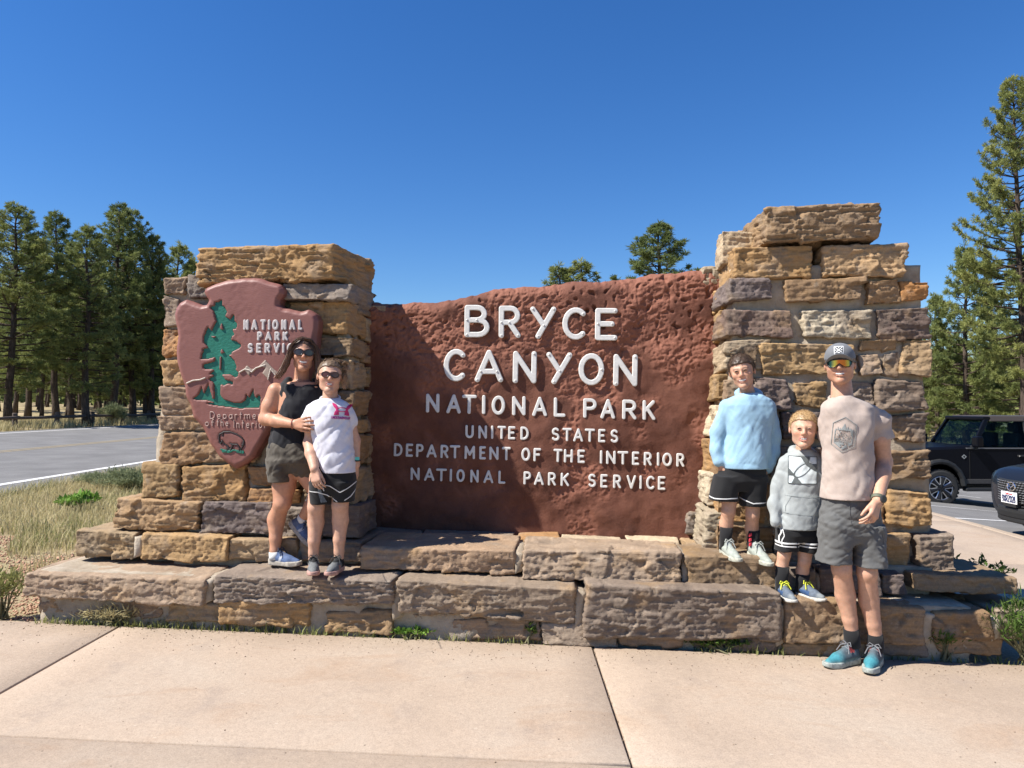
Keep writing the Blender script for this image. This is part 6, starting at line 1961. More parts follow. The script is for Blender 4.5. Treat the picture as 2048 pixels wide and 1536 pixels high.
# arms
s1, e1, w1_ = P(625, 836, 0.0), P(619, 886, 0.0), P(629, 938, -0.135)
F.chain([s1, (s1+e1)/2, e1], [0.034, 0.038, 0.036], 0.015); F.chain([e1, e1*0.6+w1_*0.4, w1_], [0.039, 0.039, 0.028], 0.02)
wk.hand(w1_, P(635, 972, -0.16) - w1_, np.array([0.3, 0.9, 0.0]), 0.86, side=1, thumb=0.3, curl=(0.35, 0.5, 0.4))
s2, e2, w2_ = P(700, 820, 0.02), P(709, 882, 0.06), P(712, 930, 0.03)
F.chain([s2 + np.array([-0.012, 0, -0.02]), e2], [0.036, 0.036], 0.015); F.chain([e2, w2_], [0.038, 0.026], 0.02)
wk.hand(w2_, P(709, 965, 0.02) - w2_, np.array([-0.9, 0.3, 0.0]), 0.82, side=-1, thumb=0.3)
for hip, kn, an in [((640,955,0.0),(632,1014,-0.02),(627,1104,0.0)), ((686,955,0.0),(680,1010,-0.02),(678,1102,0.0))]:
    h_, k_, a_ = [P(*q) for q in (hip, kn, an)]
    F.chain([h_, k_], [0.068, 0.054], 0.008)
    F.ell(k_ + np.array([0, -0.008, 0]), (0.046, 0.046, 0.05), 0.012)
    F.chain([k_, k_*0.66+a_*0.34 + np.array([0, 0.02, 0]), k_*0.25+a_*0.75, a_, a_ + np.array([0, 0, -0.04])], [0.052, 0.053, 0.039, 0.032, 0.032], 0.01)
wk.finish(cheek=0.35, brow=(0.30, 0.20, 0.13))
wk.mouth(0.06, 0.014)
t = NT("amber_lens"); t.color((0.09, 0.028, 0.012)); t.set(rough=0.1, spec=0.6)
wk.glasses(simple("brown_frame", (0.05, 0.02, 0.012), 0.3, 0.4, 80), t.m, 0.105, 0.078, 0.128, 0.03)
# pulled-back hair with loose curls
wk.hair(hair_fn(0.03, 0.30, 12, 0.012, 12, side=0.03, nape=-0.25), (0.13, 0.085, 0.050), spikes=700, length=0.012, lean=(0.2, 0.5, 0.4))
gs = []
for a in np.linspace(0, 1, 10):
    x0_ = -0.20 + 0.52*a
    z0_ = 0.42 - 0.35*abs(x0_)**1.5
    gs.append([(x0_, -0.15, z0_+0.05), (x0_+0.06, -0.05, z0_+0.12), (x0_+0.16, 0.05, z0_+0.06), (x0_+0.20, 0.0, z0_-0.08), (x0_+0.14, -0.02, z0_-0.14)])
for a in np.linspace(0, 1, 7):
    gs.append([(0.30, 0.0+0.2*a, 0.34-0.3*a), (0.40+0.03*a, 0.0, 0.26-0.3*a), (0.44, -0.04, 0.14-0.3*a), (0.38, -0.06, 0.06-0.3*a), (0.43, -0.05, -0.06-0.25*a)])
strands(wk, gs, 420, (0.20, 0.13, 0.075), 0.0012, "curls", 8)
T = Field((-1.52, 4.42, 0.98), (-0.92, 5.0, 1.62), 0.0055)
T.loft([sec(796,644,676,Y0,0.06), sec(802,628,690,Y0,0.078), sec(812,616,700,Y0,0.095), sec(830,615,703,Y0,0.11), sec(870,624,706,Y0,0.118), sec(910,632,709,Y0,0.122), sec(944,637,711,Y0,0.122)], 0.02)
T.chain([P(624, 825, 0.0), P(617, 846, 0.005), P(615, 862, 0.008)], [0.048, 0.054, 0.056], 0.025)
T.chain([P(694, 825, 0.02), P(701, 843, 0.04)], [0.048, 0.050], 0.025)
T.hem = P(670, 944)[2]; T.folds(0.010, 11, 8, 3, 83, slant=-0.8); T.folds(0.0055, 10, 9, 6, 84, True, slant=-0.9); T.folds(0.002, 24, 18, 14, 86, True, slant=0.6)
T.trim(P(616, 850, 0.005), (0.1, 0.0, -1.0), 0.11, (P(626, 850)[0], None))
MAT["white_tee"] = fabric("white_cotton", (0.60, 0.59, 0.64), 0.85, crease=0.3)
te, te_b = wk.cloth("t_shirt", T, MAT["white_tee"])
neck_ring(te, P(660, 797, 0.012), 0.062, 0.064, 0.024, 0.008, MAT["white_tee"])
PINK = simple("pink_print", (0.52, 0.02, 0.13), 0.7, 0.1); PUR = simple("purple_print", (0.30, 0.03, 0.22), 0.7, 0.1)
po = P(684, 820, -0.1)
# two facing horns with crossed tails and an oval between them
HN = [(-0.066,0.044),(-0.040,0.036),(-0.028,0.022),(-0.026,0.006),(-0.027,0.0),(-0.018,-0.016),(-0.016,-0.034),(-0.050,-0.036),(-0.046,-0.016),(-0.036,0.0),(-0.050,0.014),(-0.060,0.028)]
HM = [(-x, z) for x, z in HN]
oval = lambda X, Z: np.abs((np.sqrt((X/0.032)**2 + ((Z-0.002)/0.0125)**2)-1)*0.0125)-0.0028
tl_ = math.radians(-4)
decal("print", te_b, lambda X, Z: np.minimum.reduce([poly2(X, Z, HN), poly2(X, Z, HM), oval(X, Z)]), (-0.07,-0.035), (0.07,0.045), po, PINK, te, 0.0024, 0.0025, tl_)
decal("print_letters", te_b, text_fn("UNDERARMOUR", -0.062, 0.055, -0.058, -0.043, 0.0018), (-0.065,-0.062), (0.062,-0.04), po, PUR, te, 0.0017, 0.0025, tl_)
S_ = Field((-1.52, 4.42, 0.70), (-0.90, 5.0, 1.15), 0.0055)
S_.loft([sec(932,634,710,Y0,0.11), sec(955,623,711,Y0,0.12), sec(968,621,710,Y0,0.12), sec(990,634,700,Y0,0.09)], 0.02)
S_.loft([sec(962,620,668,Y0,0.115), sec(1006,622,664,Y0,0.10)], 0.012)
S_.loft([sec(962,664,710,Y0,0.115), sec(1002,668,709,Y0,0.10)], 0.012)
S_.folds(0.007, 12, 10, 8, 91)
so, so_b = wk.cloth("shorts", S_, MAT["black_short"])
pxm = lambda px, py: ((px-664)/1440*Y0, -(py-975)/1440*Y0)
decal("piping", so_b, lambda X, Z: np.minimum.reduce([seg2(X, Z, [pxm(*p) for p in q]) for q in ([(642,967),(660,972),(678,984)], [(619,983),(636,984),(655,990),(674,1003)], [(680,984),(695,976),(711,966)], [(688,1000),(700,993),(710,982)])])-0.0032, (-0.16,-0.11), (0.16,0.05), P(664, 975, -0.1), WST, so, 0.0028, 0.004)
cam_ = simple("grey_panel", (0.10, 0.12, 0.14), 0.8, 0.5, 60)
decal("side_panel", so_b, lambda X, Z: poly2(X, Z, [pxm(*p) for p in [(637,976),(642,974),(646,988),(655,1004),(643,1005),(639,990)]]), (-0.10,-0.11), (-0.02,0.01), P(664, 975, -0.1), cam_, so, 0.003, 0.0025)
MB().tube([P(643, 960, -0.135), P(645, 974, -0.138), P(648, 982, -0.135)], 0.0028, 5).build("draw_cord", WST, wk.root)
bd = P(714, 917, -0.02)
MB().box((bd[0]-0.012, bd[1]-0.006, bd[2]-0.010), (bd[0]+0.016, bd[1]+0.0, bd[2]+0.010)).build("wrist_tag", simple("teal_tag", (0.10, 0.50, 0.42), 0.6), wk.root)
MB().tube([w2_ + np.array([0.028*math.cos(a), 0.028*math.sin(a), 0.03]) for a in np.linspace(0, 2*math.pi, 17)], 0.006, 6, caps=False).build("wrist_band", BLACK, wk.root, True)
def wk_shoe(q):
    c = np.tile(np.array([0.135, 0.14, 0.14]), (len(q), 1))
    d_ = ((q[:,0] < 0.30) | (q[:,2] > 0.30))[:, None]
    c = np.where(d_, np.array([0.015, 0.016, 0.017]), c)
    m_ = ((np.abs(q[:,1]) > 0.09) & (np.abs(q[:,0]-0.45) < 0.05) & (q[:,2] < 0.22))[:, None]
    return np.where(m_, np.array([0.33, 0.17, 0.14]), c)
shoe_at(wk.root, P(627,1104,0.0), (0.28, -1.0), 0.235, zs4+0.004, colf=wk_shoe, sole_col=(0.42, 0.25, 0.21), lace_col=(0.03, 0.03, 0.03), width=1.05, thick=0.12)
shoe_at(wk.root, P(678,1102,0.0), (-0.15, -1.0), 0.235, zs4+0.004, colf=wk_shoe, sole_col=(0.42, 0.25, 0.21), lace_col=(0.03, 0.03, 0.03), width=1.05, thick=0.12)
# ================================================================== parked vehicles
def gloss(name, col, rough=0.05, coat=0.32):
    t = NT(name); t.color(col); t.set(rough=0.4, spec=0.04, coat=coat)
    t.b.inputs["Coat Roughness"].default_value = rough
    return t.m
CARBLACK = gloss("black_car_paint", (0.004, 0.0045, 0.007), 0.05, 0.16)
CARNAVY = gloss("deep_blue_car_paint", (0.010, 0.013, 0.021))
TYRE = simple("tyre_rubber", (0.018, 0.018, 0.018), 0.85, 0.2, 60)
PLAST = simple("black_trim", (0.012, 0.0125, 0.013), 0.6, 0.2, 80, 0.2, 300)
SOFT = fabric("soft_top_cloth", (0.035, 0.028, 0.026), 0.9, crease=0.15)
ALLOY = NT("alloy"); ALLOY.color((0.55, 0.55, 0.56)); ALLOY.set(rough=0.3, metal=0.9); ALLOY = ALLOY.m
DARKMET = NT("dark_alloy"); DARKMET.color((0.02, 0.02, 0.022)); DARKMET.set(rough=0.35, metal=0.5); DARKMET = DARKMET.m
t = NT("car_glass"); t.color((0.38, 0.50, 0.50)); t.set(rough=0.02, trans=1.0, ior=1.12, spec=0.5); GLASS = t.m
CHROME = NT("chrome"); CHROME.color((0.75, 0.75, 0.76)); CHROME.set(rough=0.12, metal=1.0); CHROME = CHROME.m
SEATM = simple("seat_cloth", (0.02, 0.022, 0.026), 0.8)

def wheel(parent, c, r, w, side, rim_r, spokes=6):
    """wheel with its axle along y; side = -1 outer face towards -y"""
    c = np.asarray(c, float)
    n = 36; a = np.linspace(0, 2*math.pi, n, endpoint=False)
    prof = [(rim_r, -w/2+0.02), (rim_r+0.02, -w/2), (r-0.045, -w/2), (r-0.012, -w/2+0.02), (r, -w/2+0.05), (r, w/2-0.05), (r-0.012, w/2-0.02), (r-0.045, w/2), (rim_r, w/2)]
    v = []; f = []
    for i, (rr, yy) in enumerate(prof):
        v += [(c[0]+rr*math.cos(t_), c[1]+yy*(-side), c[2]+rr*math.sin(t_)) for t_ in a]
    m = len(prof)
    for i in range(m-1):
        for k in range(n): f.append((i*n+k, i*n+(k+1) % n, (i+1)*n+(k+1) % n, (i+1)*n+k))
    o = link("wheel", mesh_np("wheel", v, f), TYRE, parent)
    # tread blocks
    mb = MB()
    for k in range(30):
        t_ = 2*math.pi*k/30
        for s_ in (-1, 1):
            ca, sa = math.cos(t_ + 0.05*s_), math.sin(t_ + 0.05*s_)
            e = np.array([ca, 0, sa]); tg = np.array([-sa, 0, ca])
            p = c + e*(r-0.004) + np.array([0, s_*w*0.27, 0])
            q = [p + tg*sx*0.028 + np.array([0, sy*w*0.17, 0]) + e*sz for sz in (0, 0.012) for sx, sy in ((-1,-1),(1,-1),(1,1),(-1,1))]
            mb.hexa(q)
    mb.build("tread", TYRE, o)
    yo = c[1] + side*(w/2 - 0.015)
    mb = MB()
    mb.tube([(c[0], yo - side*0.05, c[2]), (c[0], yo - side*0.045, c[2])], rim_r, 32)
    mb.build("rim_well", DARKMET, o)
    mb = MB()
    for i in range(n):                   # rim lip
        t0_, t1_ = a[i], a[(i+1) % n]
    ring = [(c[0]+(rim_r-0.008)*math.cos(t_), yo, c[2]+(rim_r-0.008)*math.sin(t_)) for t_ in np.linspace(0, 2*math.pi, 41)]
    mb.tube(ring, 0.010, 6, caps=False)
    for k in range(spokes):
        t_ = 2*math.pi*k/spokes + 0.3
        e = np.array([math.cos(t_), 0, math.sin(t_)]); tg = np.array([-math.sin(t_), 0, math.cos(t_)])
        for s_ in (-1, 1):
            p0 = c + e*rim_r*0.30 + tg*s_*rim_r*0.12; p1 = c + e*rim_r*0.78 + tg*s_*rim_r*0.20; p2 = c + e*rim_r*0.95 + tg*s_*rim_r*0.30
            for p in (p0, p1, p2): p[1] = yo
            mb.tube([p0, p1, p2], 0.013, 5)
    mb.build("rim", ALLOY, o)
    mb = MB()
    for k in range(spokes):
        t_ = 2*math.pi*k/spokes + 0.3
        e = np.array([math.cos(t_), 0, math.sin(t_)])
        p0 = c + e*rim_r*0.1; p1 = c + e*rim_r*0.95
        p0[1] = p1[1] = yo - side*0.012
        mb.tube([p0, p1], [0.035, 0.05], 6)
    hub = c.copy(); hub[1] = yo
    mb.tube([hub - np.array([0, side*0.03, 0]), hub + np.array([0, side*0.012, 0])], [0.075, 0.05], 16)
    mb.build("hub", DARKMET, o)
    return o

def extr(name, poly, y0, y1, mat, parent, bevel=0.02):
    return MB().prism(poly, y0, y1).build(name, mat, parent, bevel=bevel)

# ---- black off-road car: nose towards -x, near side at y = ys
ys, yf = 15.9, 17.75
x0 = 8.55                                        # front bumper
zg_ = float(ground(10.3, 16.0)) - 0.13
jeep = thing("parked_car", (x0+2.3, (ys+yf)/2, zg_), "boxy black off-road car with cloth roof parked side on behind the right pillar", "car")
Xz = lambda pts: [(x0+a, zg_+0.30+(b-0.30)*1.16) for a, b in pts]
wr_ = 0.405
# body side with wheel arches
def arch(cx, r, n=9): return [(cx - r*math.cos(math.pi*i/n), 0.42 + r*math.sin(math.pi*i/n)) for i in range(n+1)]
side = [(0.10,0.62),(0.10,1.02),(0.20,1.10),(1.62,1.15),(4.55,1.16),(4.58,0.55),(4.2,0.50)] + [(3.72+0.47*math.cos(math.pi*i/9), 0.46+0.47*math.sin(math.pi*i/9)) for i in range(10)] + [(3.2,0.45),(1.40,0.45)] + [(0.90+0.47*math.cos(math.pi*i/9), 0.46+0.47*math.sin(math.pi*i/9)) for i in range(10)] + [(0.40,0.50)]
body = extr("body", Xz(side)[::-1], ys+0.06, yf-0.06, CARBLACK, jeep, 0.035)
hood = MB().hexa([(x0+0.22, ys+0.12, zg_+1.216), (x0+1.68, ys+0.10, zg_+1.263), (x0+1.68, yf-0.10, zg_+1.263), (x0+0.22, yf-0.12, zg_+1.216),
                  (x0+0.26, ys+0.22, zg_+1.274), (x0+1.66, ys+0.16, zg_+1.344), (x0+1.66, yf-0.16, zg_+1.344), (x0+0.26, yf-0.22, zg_+1.274)]).build("bonnet", CARBLACK, jeep, bevel=0.03)
# flares, rocker step, bumper
for cx in (0.90, 3.72):
    for yy, sg in ((ys, 1), (yf, -1)):
        m = MB()
        pts = [(x0+cx-0.52*math.cos(math.pi*i/10), yy+0.05*sg, zg_+0.462+0.53*math.sin(math.pi*i/10)) for i in range(11)]
        m.tube(pts, 0.058, 8); m.build("wheel_flare", PLAST, jeep)
        wheel(jeep, (x0+cx, yy+0.14*sg, zg_+wr_), wr_, 0.26, -1 if sg > 0 else 1, 0.262)
for yy, sg in ((ys, 1), (yf, -1)):
    MB().box((x0+1.45, min(yy+0.0*sg, yy+0.16*sg), zg_+0.335), (x0+3.2, max(yy, yy+0.16*sg), zg_+0.416)).build("side_step", PLAST, jeep, bevel=0.02)
    MB().box((x0+1.40, min(yy+0.045*sg, yy+0.09*sg), zg_+0.497), (x0+3.22, max(yy+0.045*sg, yy+0.09*sg), zg_+0.602)).build("sill_trim", simple("sill_grey", (0.035,0.032,0.03), 0.6), jeep, bevel=0.01)
MB().box((x0, ys+0.15, zg_+0.555), (x0+0.3, yf-0.15, zg_+0.880)).build("bumper", PLAST, jeep, bevel=0.04)
MB().box((x0+0.06, ys+0.25, zg_+0.903), (x0+0.14, yf-0.25, zg_+1.182)).build("grille", PLAST, jeep, bevel=0.02)
for yy in (ys+0.34, yf-0.34):
    MB().tube([(x0+0.03, yy, zg_+1.042), (x0+0.10, yy, zg_+1.042)], 0.11, 18).build("headlight", GLASS, jeep)
MB().box((x0+0.3, ys+0.3, zg_+0.358), (x0+4.4, yf-0.3, zg_+0.648)).build("underbody", PLAST, jeep)
# cabin: pillars, roof, screen, side windows
zw, zr = 1.29, 1.93
A0, A1 = (1.62, zw), (2.02, zr)
for yy, sg in ((ys, 1), (yf, -1)):
    yo = yy + 0.085*sg; yi = yy + 0.20*sg
    def post(a, b, wdt, nm, mat=CARBLACK):
        v8 = []
        for (x_, z_), yq in ((a, yo), (b, yi)):
            v8 += [(x0+x_-wdt/2, yq, zg_+z_), (x0+x_+wdt/2, yq, zg_+z_), (x0+x_+wdt/2, yq+0.06*sg, zg_+z_), (x0+x_-wdt/2, yq+0.06*sg, zg_+z_)]
        MB().hexa(v8).build(nm, mat, jeep, bevel=0.012)
    post((1.68, zw-0.02), (2.06, zr), 0.11, "pillar")
    post((2.92, zw-0.02), (2.90, zr), 0.10, "pillar", PLAST)
    post((3.75, zw-0.02), (3.70, zr), 0.10, "pillar", PLAST)
    post((4.50, zw-0.02), (4.40, zr), 0.12, "pillar", SOFT)
    for (a, b, c__, d) in (((1.74,zw),(2.87,zw),(2.85,zr-0.05),(2.11,zr-0.05)), ((2.97,zw),(3.70,zw),(3.66,zr-0.05),(2.95,zr-0.05))):
        v8 = [(x0+a[0], yo+0.02*sg, zg_+a[1]), (x0+b[0], yo+0.02*sg, zg_+b[1]), (x0+c__[0], yi+0.02*sg, zg_+c__[1]), (x0+d[0], yi+0.02*sg, zg_+d[1])]
        v8 += [(p[0], p[1]+0.006*sg, p[2]) for p in v8]
        MB().hexa(v8).build("window", GLASS, jeep)
    v8 = [(x0+3.80, yo+0.02*sg, zg_+zw), (x0+4.44, yo+0.02*sg, zg_+zw), (x0+4.36, yi+0.02*sg, zg_+zr-0.05), (x0+3.75, yi+0.02*sg, zg_+zr-0.05)]
    MB().hexa(v8 + [(p[0], p[1]+0.02*sg, p[2]) for p in v8]).build("roof_side", SOFT, jeep)
    # door cut lines, handle and mirror
    d = MB()
    for xx in (1.56, 2.86, 3.30):
        d.box((x0+xx, min(yy+0.052*sg, yy+0.07*sg), zg_+0.555), (x0+xx+0.012, max(yy+0.052*sg, yy+0.07*sg), zg_+1.251))
    d.build("door_gap", simple("door_gap", (0.001,0.001,0.001), 0.9), jeep)
    h_ = MB().box((x0+2.62, min(yy+0.02*sg, yy+0.07*sg), zg_+1.095), (x0+2.84, max(yy+0.02*sg, yy+0.07*sg), zg_+1.135)).build("door_handle", PLAST, jeep, bevel=0.01)
    MB().tube([(x0+2.64, yy+0.02*sg, zg_+1.112), (x0+2.64, yy+0.012*sg, zg_+1.112)], 0.018, 10).build("lock", CHROME, h_)
    mi = MB().box((x0+1.55, min(yy-0.24*sg, yy-0.02*sg), zg_+1.309), (x0+1.70, max(yy-0.24*sg, yy-0.02*sg), zg_+1.553)).build("mirror", CARBLACK, jeep, bevel=0.035)
    MB().box((x0+1.60, min(yy-0.08*sg, yy+0.10*sg), zg_+1.263), (x0+1.68, max(yy-0.08*sg, yy+0.10*sg), zg_+1.344)).build("mirror_arm", PLAST, mi, bevel=0.01)
    MB().box((x0+1.5, min(yy+0.04*sg, yy+0.09*sg), zg_+1.269), (x0+4.5, max(yy+0.04*sg, yy+0.09*sg), zg_+1.292)).build("belt_moulding", simple("belt_trim", (0.10,0.10,0.105), 0.35), jeep)
# wing badge: small silver diamond
bx, bz = x0+1.44, zg_+1.095
MB().prism([(bx-0.055, bz), (bx, bz-0.05), (bx+0.055, bz), (bx, bz+0.05)], ys+0.048, ys+0.062).build("badge", ALLOY, jeep)
MB().prism([(bx-0.030, bz), (bx, bz-0.028), (bx+0.030, bz), (bx, bz+0.028)], ys+0.044, ys+0.050).build("badge", PLAST, jeep)
v8 = [(x0+1.66, ys+0.16, zg_+1.309), (x0+1.66, yf-0.16, zg_+1.309), (x0+2.04, yf-0.24, zg_+zr-0.02), (x0+2.04, ys+0.24, zg_+zr-0.02)]
MB().hexa(v8 + [(p[0]+0.008, p[1], p[2]-0.006) for p in v8]).build("windscreen", GLASS, jeep)
MB().box((x0+1.98, ys+0.2, zg_+zr-0.03), (x0+2.14, yf-0.2, zg_+zr+0.05)).build("screen_header", CARBLACK, jeep, bevel=0.025)
roof = MB().hexa([(x0+2.10, ys+0.17, zg_+zr-0.06), (x0+4.42, ys+0.17, zg_+zr-0.06), (x0+4.42, yf-0.17, zg_+zr-0.06), (x0+2.10, yf-0.17, zg_+zr-0.06),
                  (x0+2.14, ys+0.25, zg_+zr+0.07), (x0+4.34, ys+0.25, zg_+zr+0.06), (x0+4.34, yf-0.25, zg_+zr+0.06), (x0+2.14, yf-0.25, zg_+zr+0.07)]).build("soft_top", SOFT, jeep, bevel=0.03)
MB().box((x0+4.40, ys+0.22, zg_+1.228), (x0+4.46, yf-0.22, zg_+zr)).build("rear_screen", SOFT, jeep)
for yy in (ys+0.55, yf-0.55):
    st = MB().box((x0+2.35, yy-0.24, zg_+0.822), (x0+2.85, yy+0.24, zg_+1.019)).box((x0+2.78, yy-0.23, zg_+0.996), (x0+2.92, yy+0.23, zg_+1.599)).build("seat", SEATM, jeep, bevel=0.05)
    MB().box((x0+2.82, yy-0.13, zg_+1.622), (x0+2.92, yy+0.13, zg_+1.831)).build("headrest", SEATM, st, bevel=0.04)
MB().box((x0+1.70, ys+0.2, zg_+0.996), (x0+2.0, yf-0.2, zg_+1.286)).build("dashboard", SEATM, jeep, bevel=0.04)
MB().tube([(x0+2.12+0.05*math.cos(a), yf-0.55+0.18*math.cos(a), zg_+1.251+0.18*math.sin(a)) for a in np.linspace(0, 2*math.pi, 25)], 0.016, 6, caps=False).build("steering_wheel", PLAST, jeep)

# ---- dark blue car in the next bay, only its nose reaches into the picture
zg2 = float(ground(8.0, 9.6)) - 0.13
yc = 9.62; xn = 6.72
suv = thing("parked_car", (xn+2.3, yc, zg2), "dark blue car with honeycomb grille and white number plate, nose to the kerb", "car")
# lofted body: stations along x with half width, heights
ST = [ # x, half width, bottom, shoulder, top
 (0.00, 0.34, 0.34, 0.62, 0.80), (0.05, 0.58, 0.31, 0.66, 0.88), (0.16, 0.76, 0.29, 0.72, 0.955), (0.34, 0.86, 0.28, 0.78, 0.985), (0.62, 0.90, 0.28, 0.83, 1.02), (1.0, 0.92, 0.28, 0.88, 1.05), (1.35, 0.93, 0.28, 0.90, 1.08), (3.3, 0.93, 0.28, 0.93, 1.10), (4.3, 0.91, 0.30, 0.95, 1.12), (4.6, 0.80, 0.34, 0.95, 1.08)]
n = 24
v = []; f = []
for (xx, hw, zb_, zs_, zt_) in ST:
    for i in range(n):
        a = 2*math.pi*i/n
        cy, sy = math.cos(a), math.sin(a)
        yy = hw*np.sign(cy)*abs(cy)**0.38
        if sy >= 0: zz = zs_ + (zt_-zs_)*abs(sy)**0.8
        else: zz = zs_ - (zs_-zb_)*abs(sy)**0.55
        v.append((xn+xx, yc+yy, zg2+zz))
for i in range(len(ST)-1):
    for k in range(n): f.append((i*n+k, (i+1)*n+k, (i+1)*n+(k+1) % n, i*n+(k+1) % n))
f.append(tuple(range(n))); f.append(tuple((len(ST)-1)*n+k for k in range(n-1, -1, -1)))
b2 = link("body", mesh_np("body", v, f, True), CARNAVY, suv)
cab = [(1.25,1.05,0.84),(1.95,1.58,0.62),(3.6,1.60,0.62),(4.45,1.10,0.82)]
v = []; f = []
for (xx, zz, hw) in cab: v += [(xn+xx, yc-hw, zg2+zz), (xn+xx, yc+hw, zg2+zz)]
v += [(xn+1.25, yc-0.86, zg2+1.0), (xn+1.25, yc+0.86, zg2+1.0), (xn+4.45, yc-0.86, zg2+1.0), (xn+4.45, yc+0.86, zg2+1.0)]
f = [(0,1,3,2),(2,3,5,4),(4,5,7,6),(8,0,2,4,6,10),(9,11,7,5,3,1)]
MB().add(v, f).build("cabin", simple("tinted_glass", (0.012,0.014,0.016), 0.06, 0.05), suv)
MB().hexa([(xn+1.9, yc-0.64, zg2+1.57), (xn+3.65, yc-0.64, zg2+1.59), (xn+3.65, yc+0.64, zg2+1.59), (xn+1.9, yc+0.64, zg2+1.57), (xn+1.98, yc-0.58, zg2+1.63), (xn+3.58, yc-0.58, zg2+1.64), (xn+3.58, yc+0.58, zg2+1.64), (xn+1.98, yc+0.58, zg2+1.63)]).build("roof", CARNAVY, suv, bevel=0.02)
# nose surface helper: x of the front at lateral offset y
def nose(y): return xn + 0.62*(abs(y)/0.86)**2.6 - 0.015
def front_patch(name, poly, mat, t=0.02, off=0.0, n_=10):
    """polygon in (lateral, height) wrapped on the curved nose"""
    m = MB(); ys2 = [p[0] for p in poly]
    fn = lambda X, Z: poly2(X, Z, poly)
    lo = (min(ys2), min(p[1] for p in poly)); hi = (max(ys2), max(p[1] for p in poly))
    v, q = plate(fn, lo, hi, 0.018, -t, 0.03)
    w = np.stack([np.array([nose(a) for a in v[:,0]]) + v[:,1] - off, yc + v[:,0], zg2 + v[:,2]], -1)
    return link(name, mesh_np(name, w, q), mat, suv)
gr = front_patch("grille", [(-0.56,0.83),(0.56,0.83),(0.62,0.66),(0.44,0.52),(-0.44,0.52),(-0.62,0.66)], PLAST, 0.02, 0.02)
m = MB()
for j in range(9):
    zz = 0.55 + 0.032*j
    wd_ = 0.44 + 0.16*min(1, max(0, (zz-0.52)/0.14)) - 0.05*max(0, (zz-0.66)/0.17)
    k = -wd_
    i = 0
    while k < wd_ - 0.03:
        y0_ = k + (0.028 if j % 2 else 0); y1_ = y0_ + 0.034
        if y1_ < wd_:
            a = (nose(y0_)-0.052, yc+y0_, zg2+zz); b = (nose(y1_)-0.052, yc+y1_, zg2+zz-0.004)
            m.tube([a, b], 0.0055, 4)
        k += 0.056
m.build("grille_mesh", simple("grille_metal", (0.17,0.17,0.175), 0.35), gr)
m = MB()
pts = []
for y_, z_ in [(-0.60,0.85),(-0.64,0.66),(-0.45,0.505),(0,0.485),(0.45,0.505),(0.64,0.66),(0.60,0.85)]:
    pts.append((nose(y_)-0.045, yc+y_, zg2+z_))
m.tube(pts, 0.013, 6).build("grille_wing", PLAST, suv)
bp = front_patch("bumper", [(-0.80,0.47),(0.80,0.47),(0.84,0.40),(0.74,0.27),(-0.74,0.27),(-0.84,0.40)], PLAST, 0.03, 0.03)
front_patch("air_intake", [(-0.5,0.42),(0.5,0.42),(0.46,0.34),(-0.46,0.34)], simple("intake", (0.004,0.004,0.004), 0.9), 0.012, 0.055)
for s_ in (-1, 1):
    front_patch("headlight", [(s_*0.60,0.84),(s_*0.82,0.86),(s_*0.84,0.79),(s_*0.62,0.75)], simple("lamp_dark", (0.03,0.032,0.035), 0.1, 0.1), 0.012, 0.02)
    front_patch("corner_trim", [(s_*0.68,0.70),(s_*0.84,0.66),(s_*0.84,0.46),(s_*0.70,0.46)], PLAST, 0.014, 0.02)
bxn = xn - 0.075
bd = MB().tube([(bxn, yc+0.075*math.cos(a), zg2+0.745+0.058*math.sin(a)) for a in np.linspace(0, 2*math.pi, 25)], 0.008, 6, caps=False)
bd.tube([(bxn-0.004, yc+0.062, zg2+0.775), (bxn-0.008, yc, zg2+0.735), (bxn-0.004, yc-0.062, zg2+0.775)], 0.008, 6)
bd.build("badge", CHROME, suv)
pz = zg2 + 0.60
plate_o = MB().box((xn-0.112, yc-0.152, pz-0.076), (xn-0.104, yc+0.152, pz+0.076)).build("number_plate", simple("plate_white", (0.75,0.75,0.74), 0.4, 0.04), suv, bevel=0.004)
MB().box((xn-0.104, yc-0.12, pz-0.12), (xn-0.03, yc+0.12, pz+0.07)).build("plate_holder", PLAST, suv)
INKP = simple("plate_ink", (0.03, 0.04, 0.10), 0.5)
def plate_text(text, y0_, y1_, z0_, z1_, r, mat):
    fn = text_fn(text, y0_, y1_, z0_, z1_, r)
    v, q = plate(fn, (min(y0_,y1_), z0_), (max(y0_,y1_), z1_), 0.004, 0, 0.003)
    w = np.stack([np.full(len(v), xn-0.1135) - v[:,1], yc - v[:,0], pz + v[:,2]], -1)
    link("plate_letters", mesh_np("plate_letters", w, q), mat, plate_o)
plate_text("9XRZ028", -0.125, 0.125, -0.055, 0.025, 0.0075, INKP)
plate_text("California", -0.065, 0.065, 0.040, 0.064, 0.0028, simple("plate_red", (0.45, 0.04, 0.05), 0.5))
for xx in (0.95, 3.72):
    for s_ in (-1, 1):
        wheel(suv, (xn+xx, yc+s_*0.80, zg2+0.36), 0.36, 0.23, s_, 0.235, 5)
        MB().tube([(xn+xx-0.42*math.cos(math.pi*i/10), yc+s_*0.90, zg2+0.38+0.42*math.sin(math.pi*i/10)) for i in range(11)], 0.035, 6).build("wheel_flare", PLAST, suv)
MB().box((xn+0.3, yc-0.7, zg2+0.22), (xn+4.3, yc+0.7, zg2+0.5)).build("underbody", PLAST, suv)
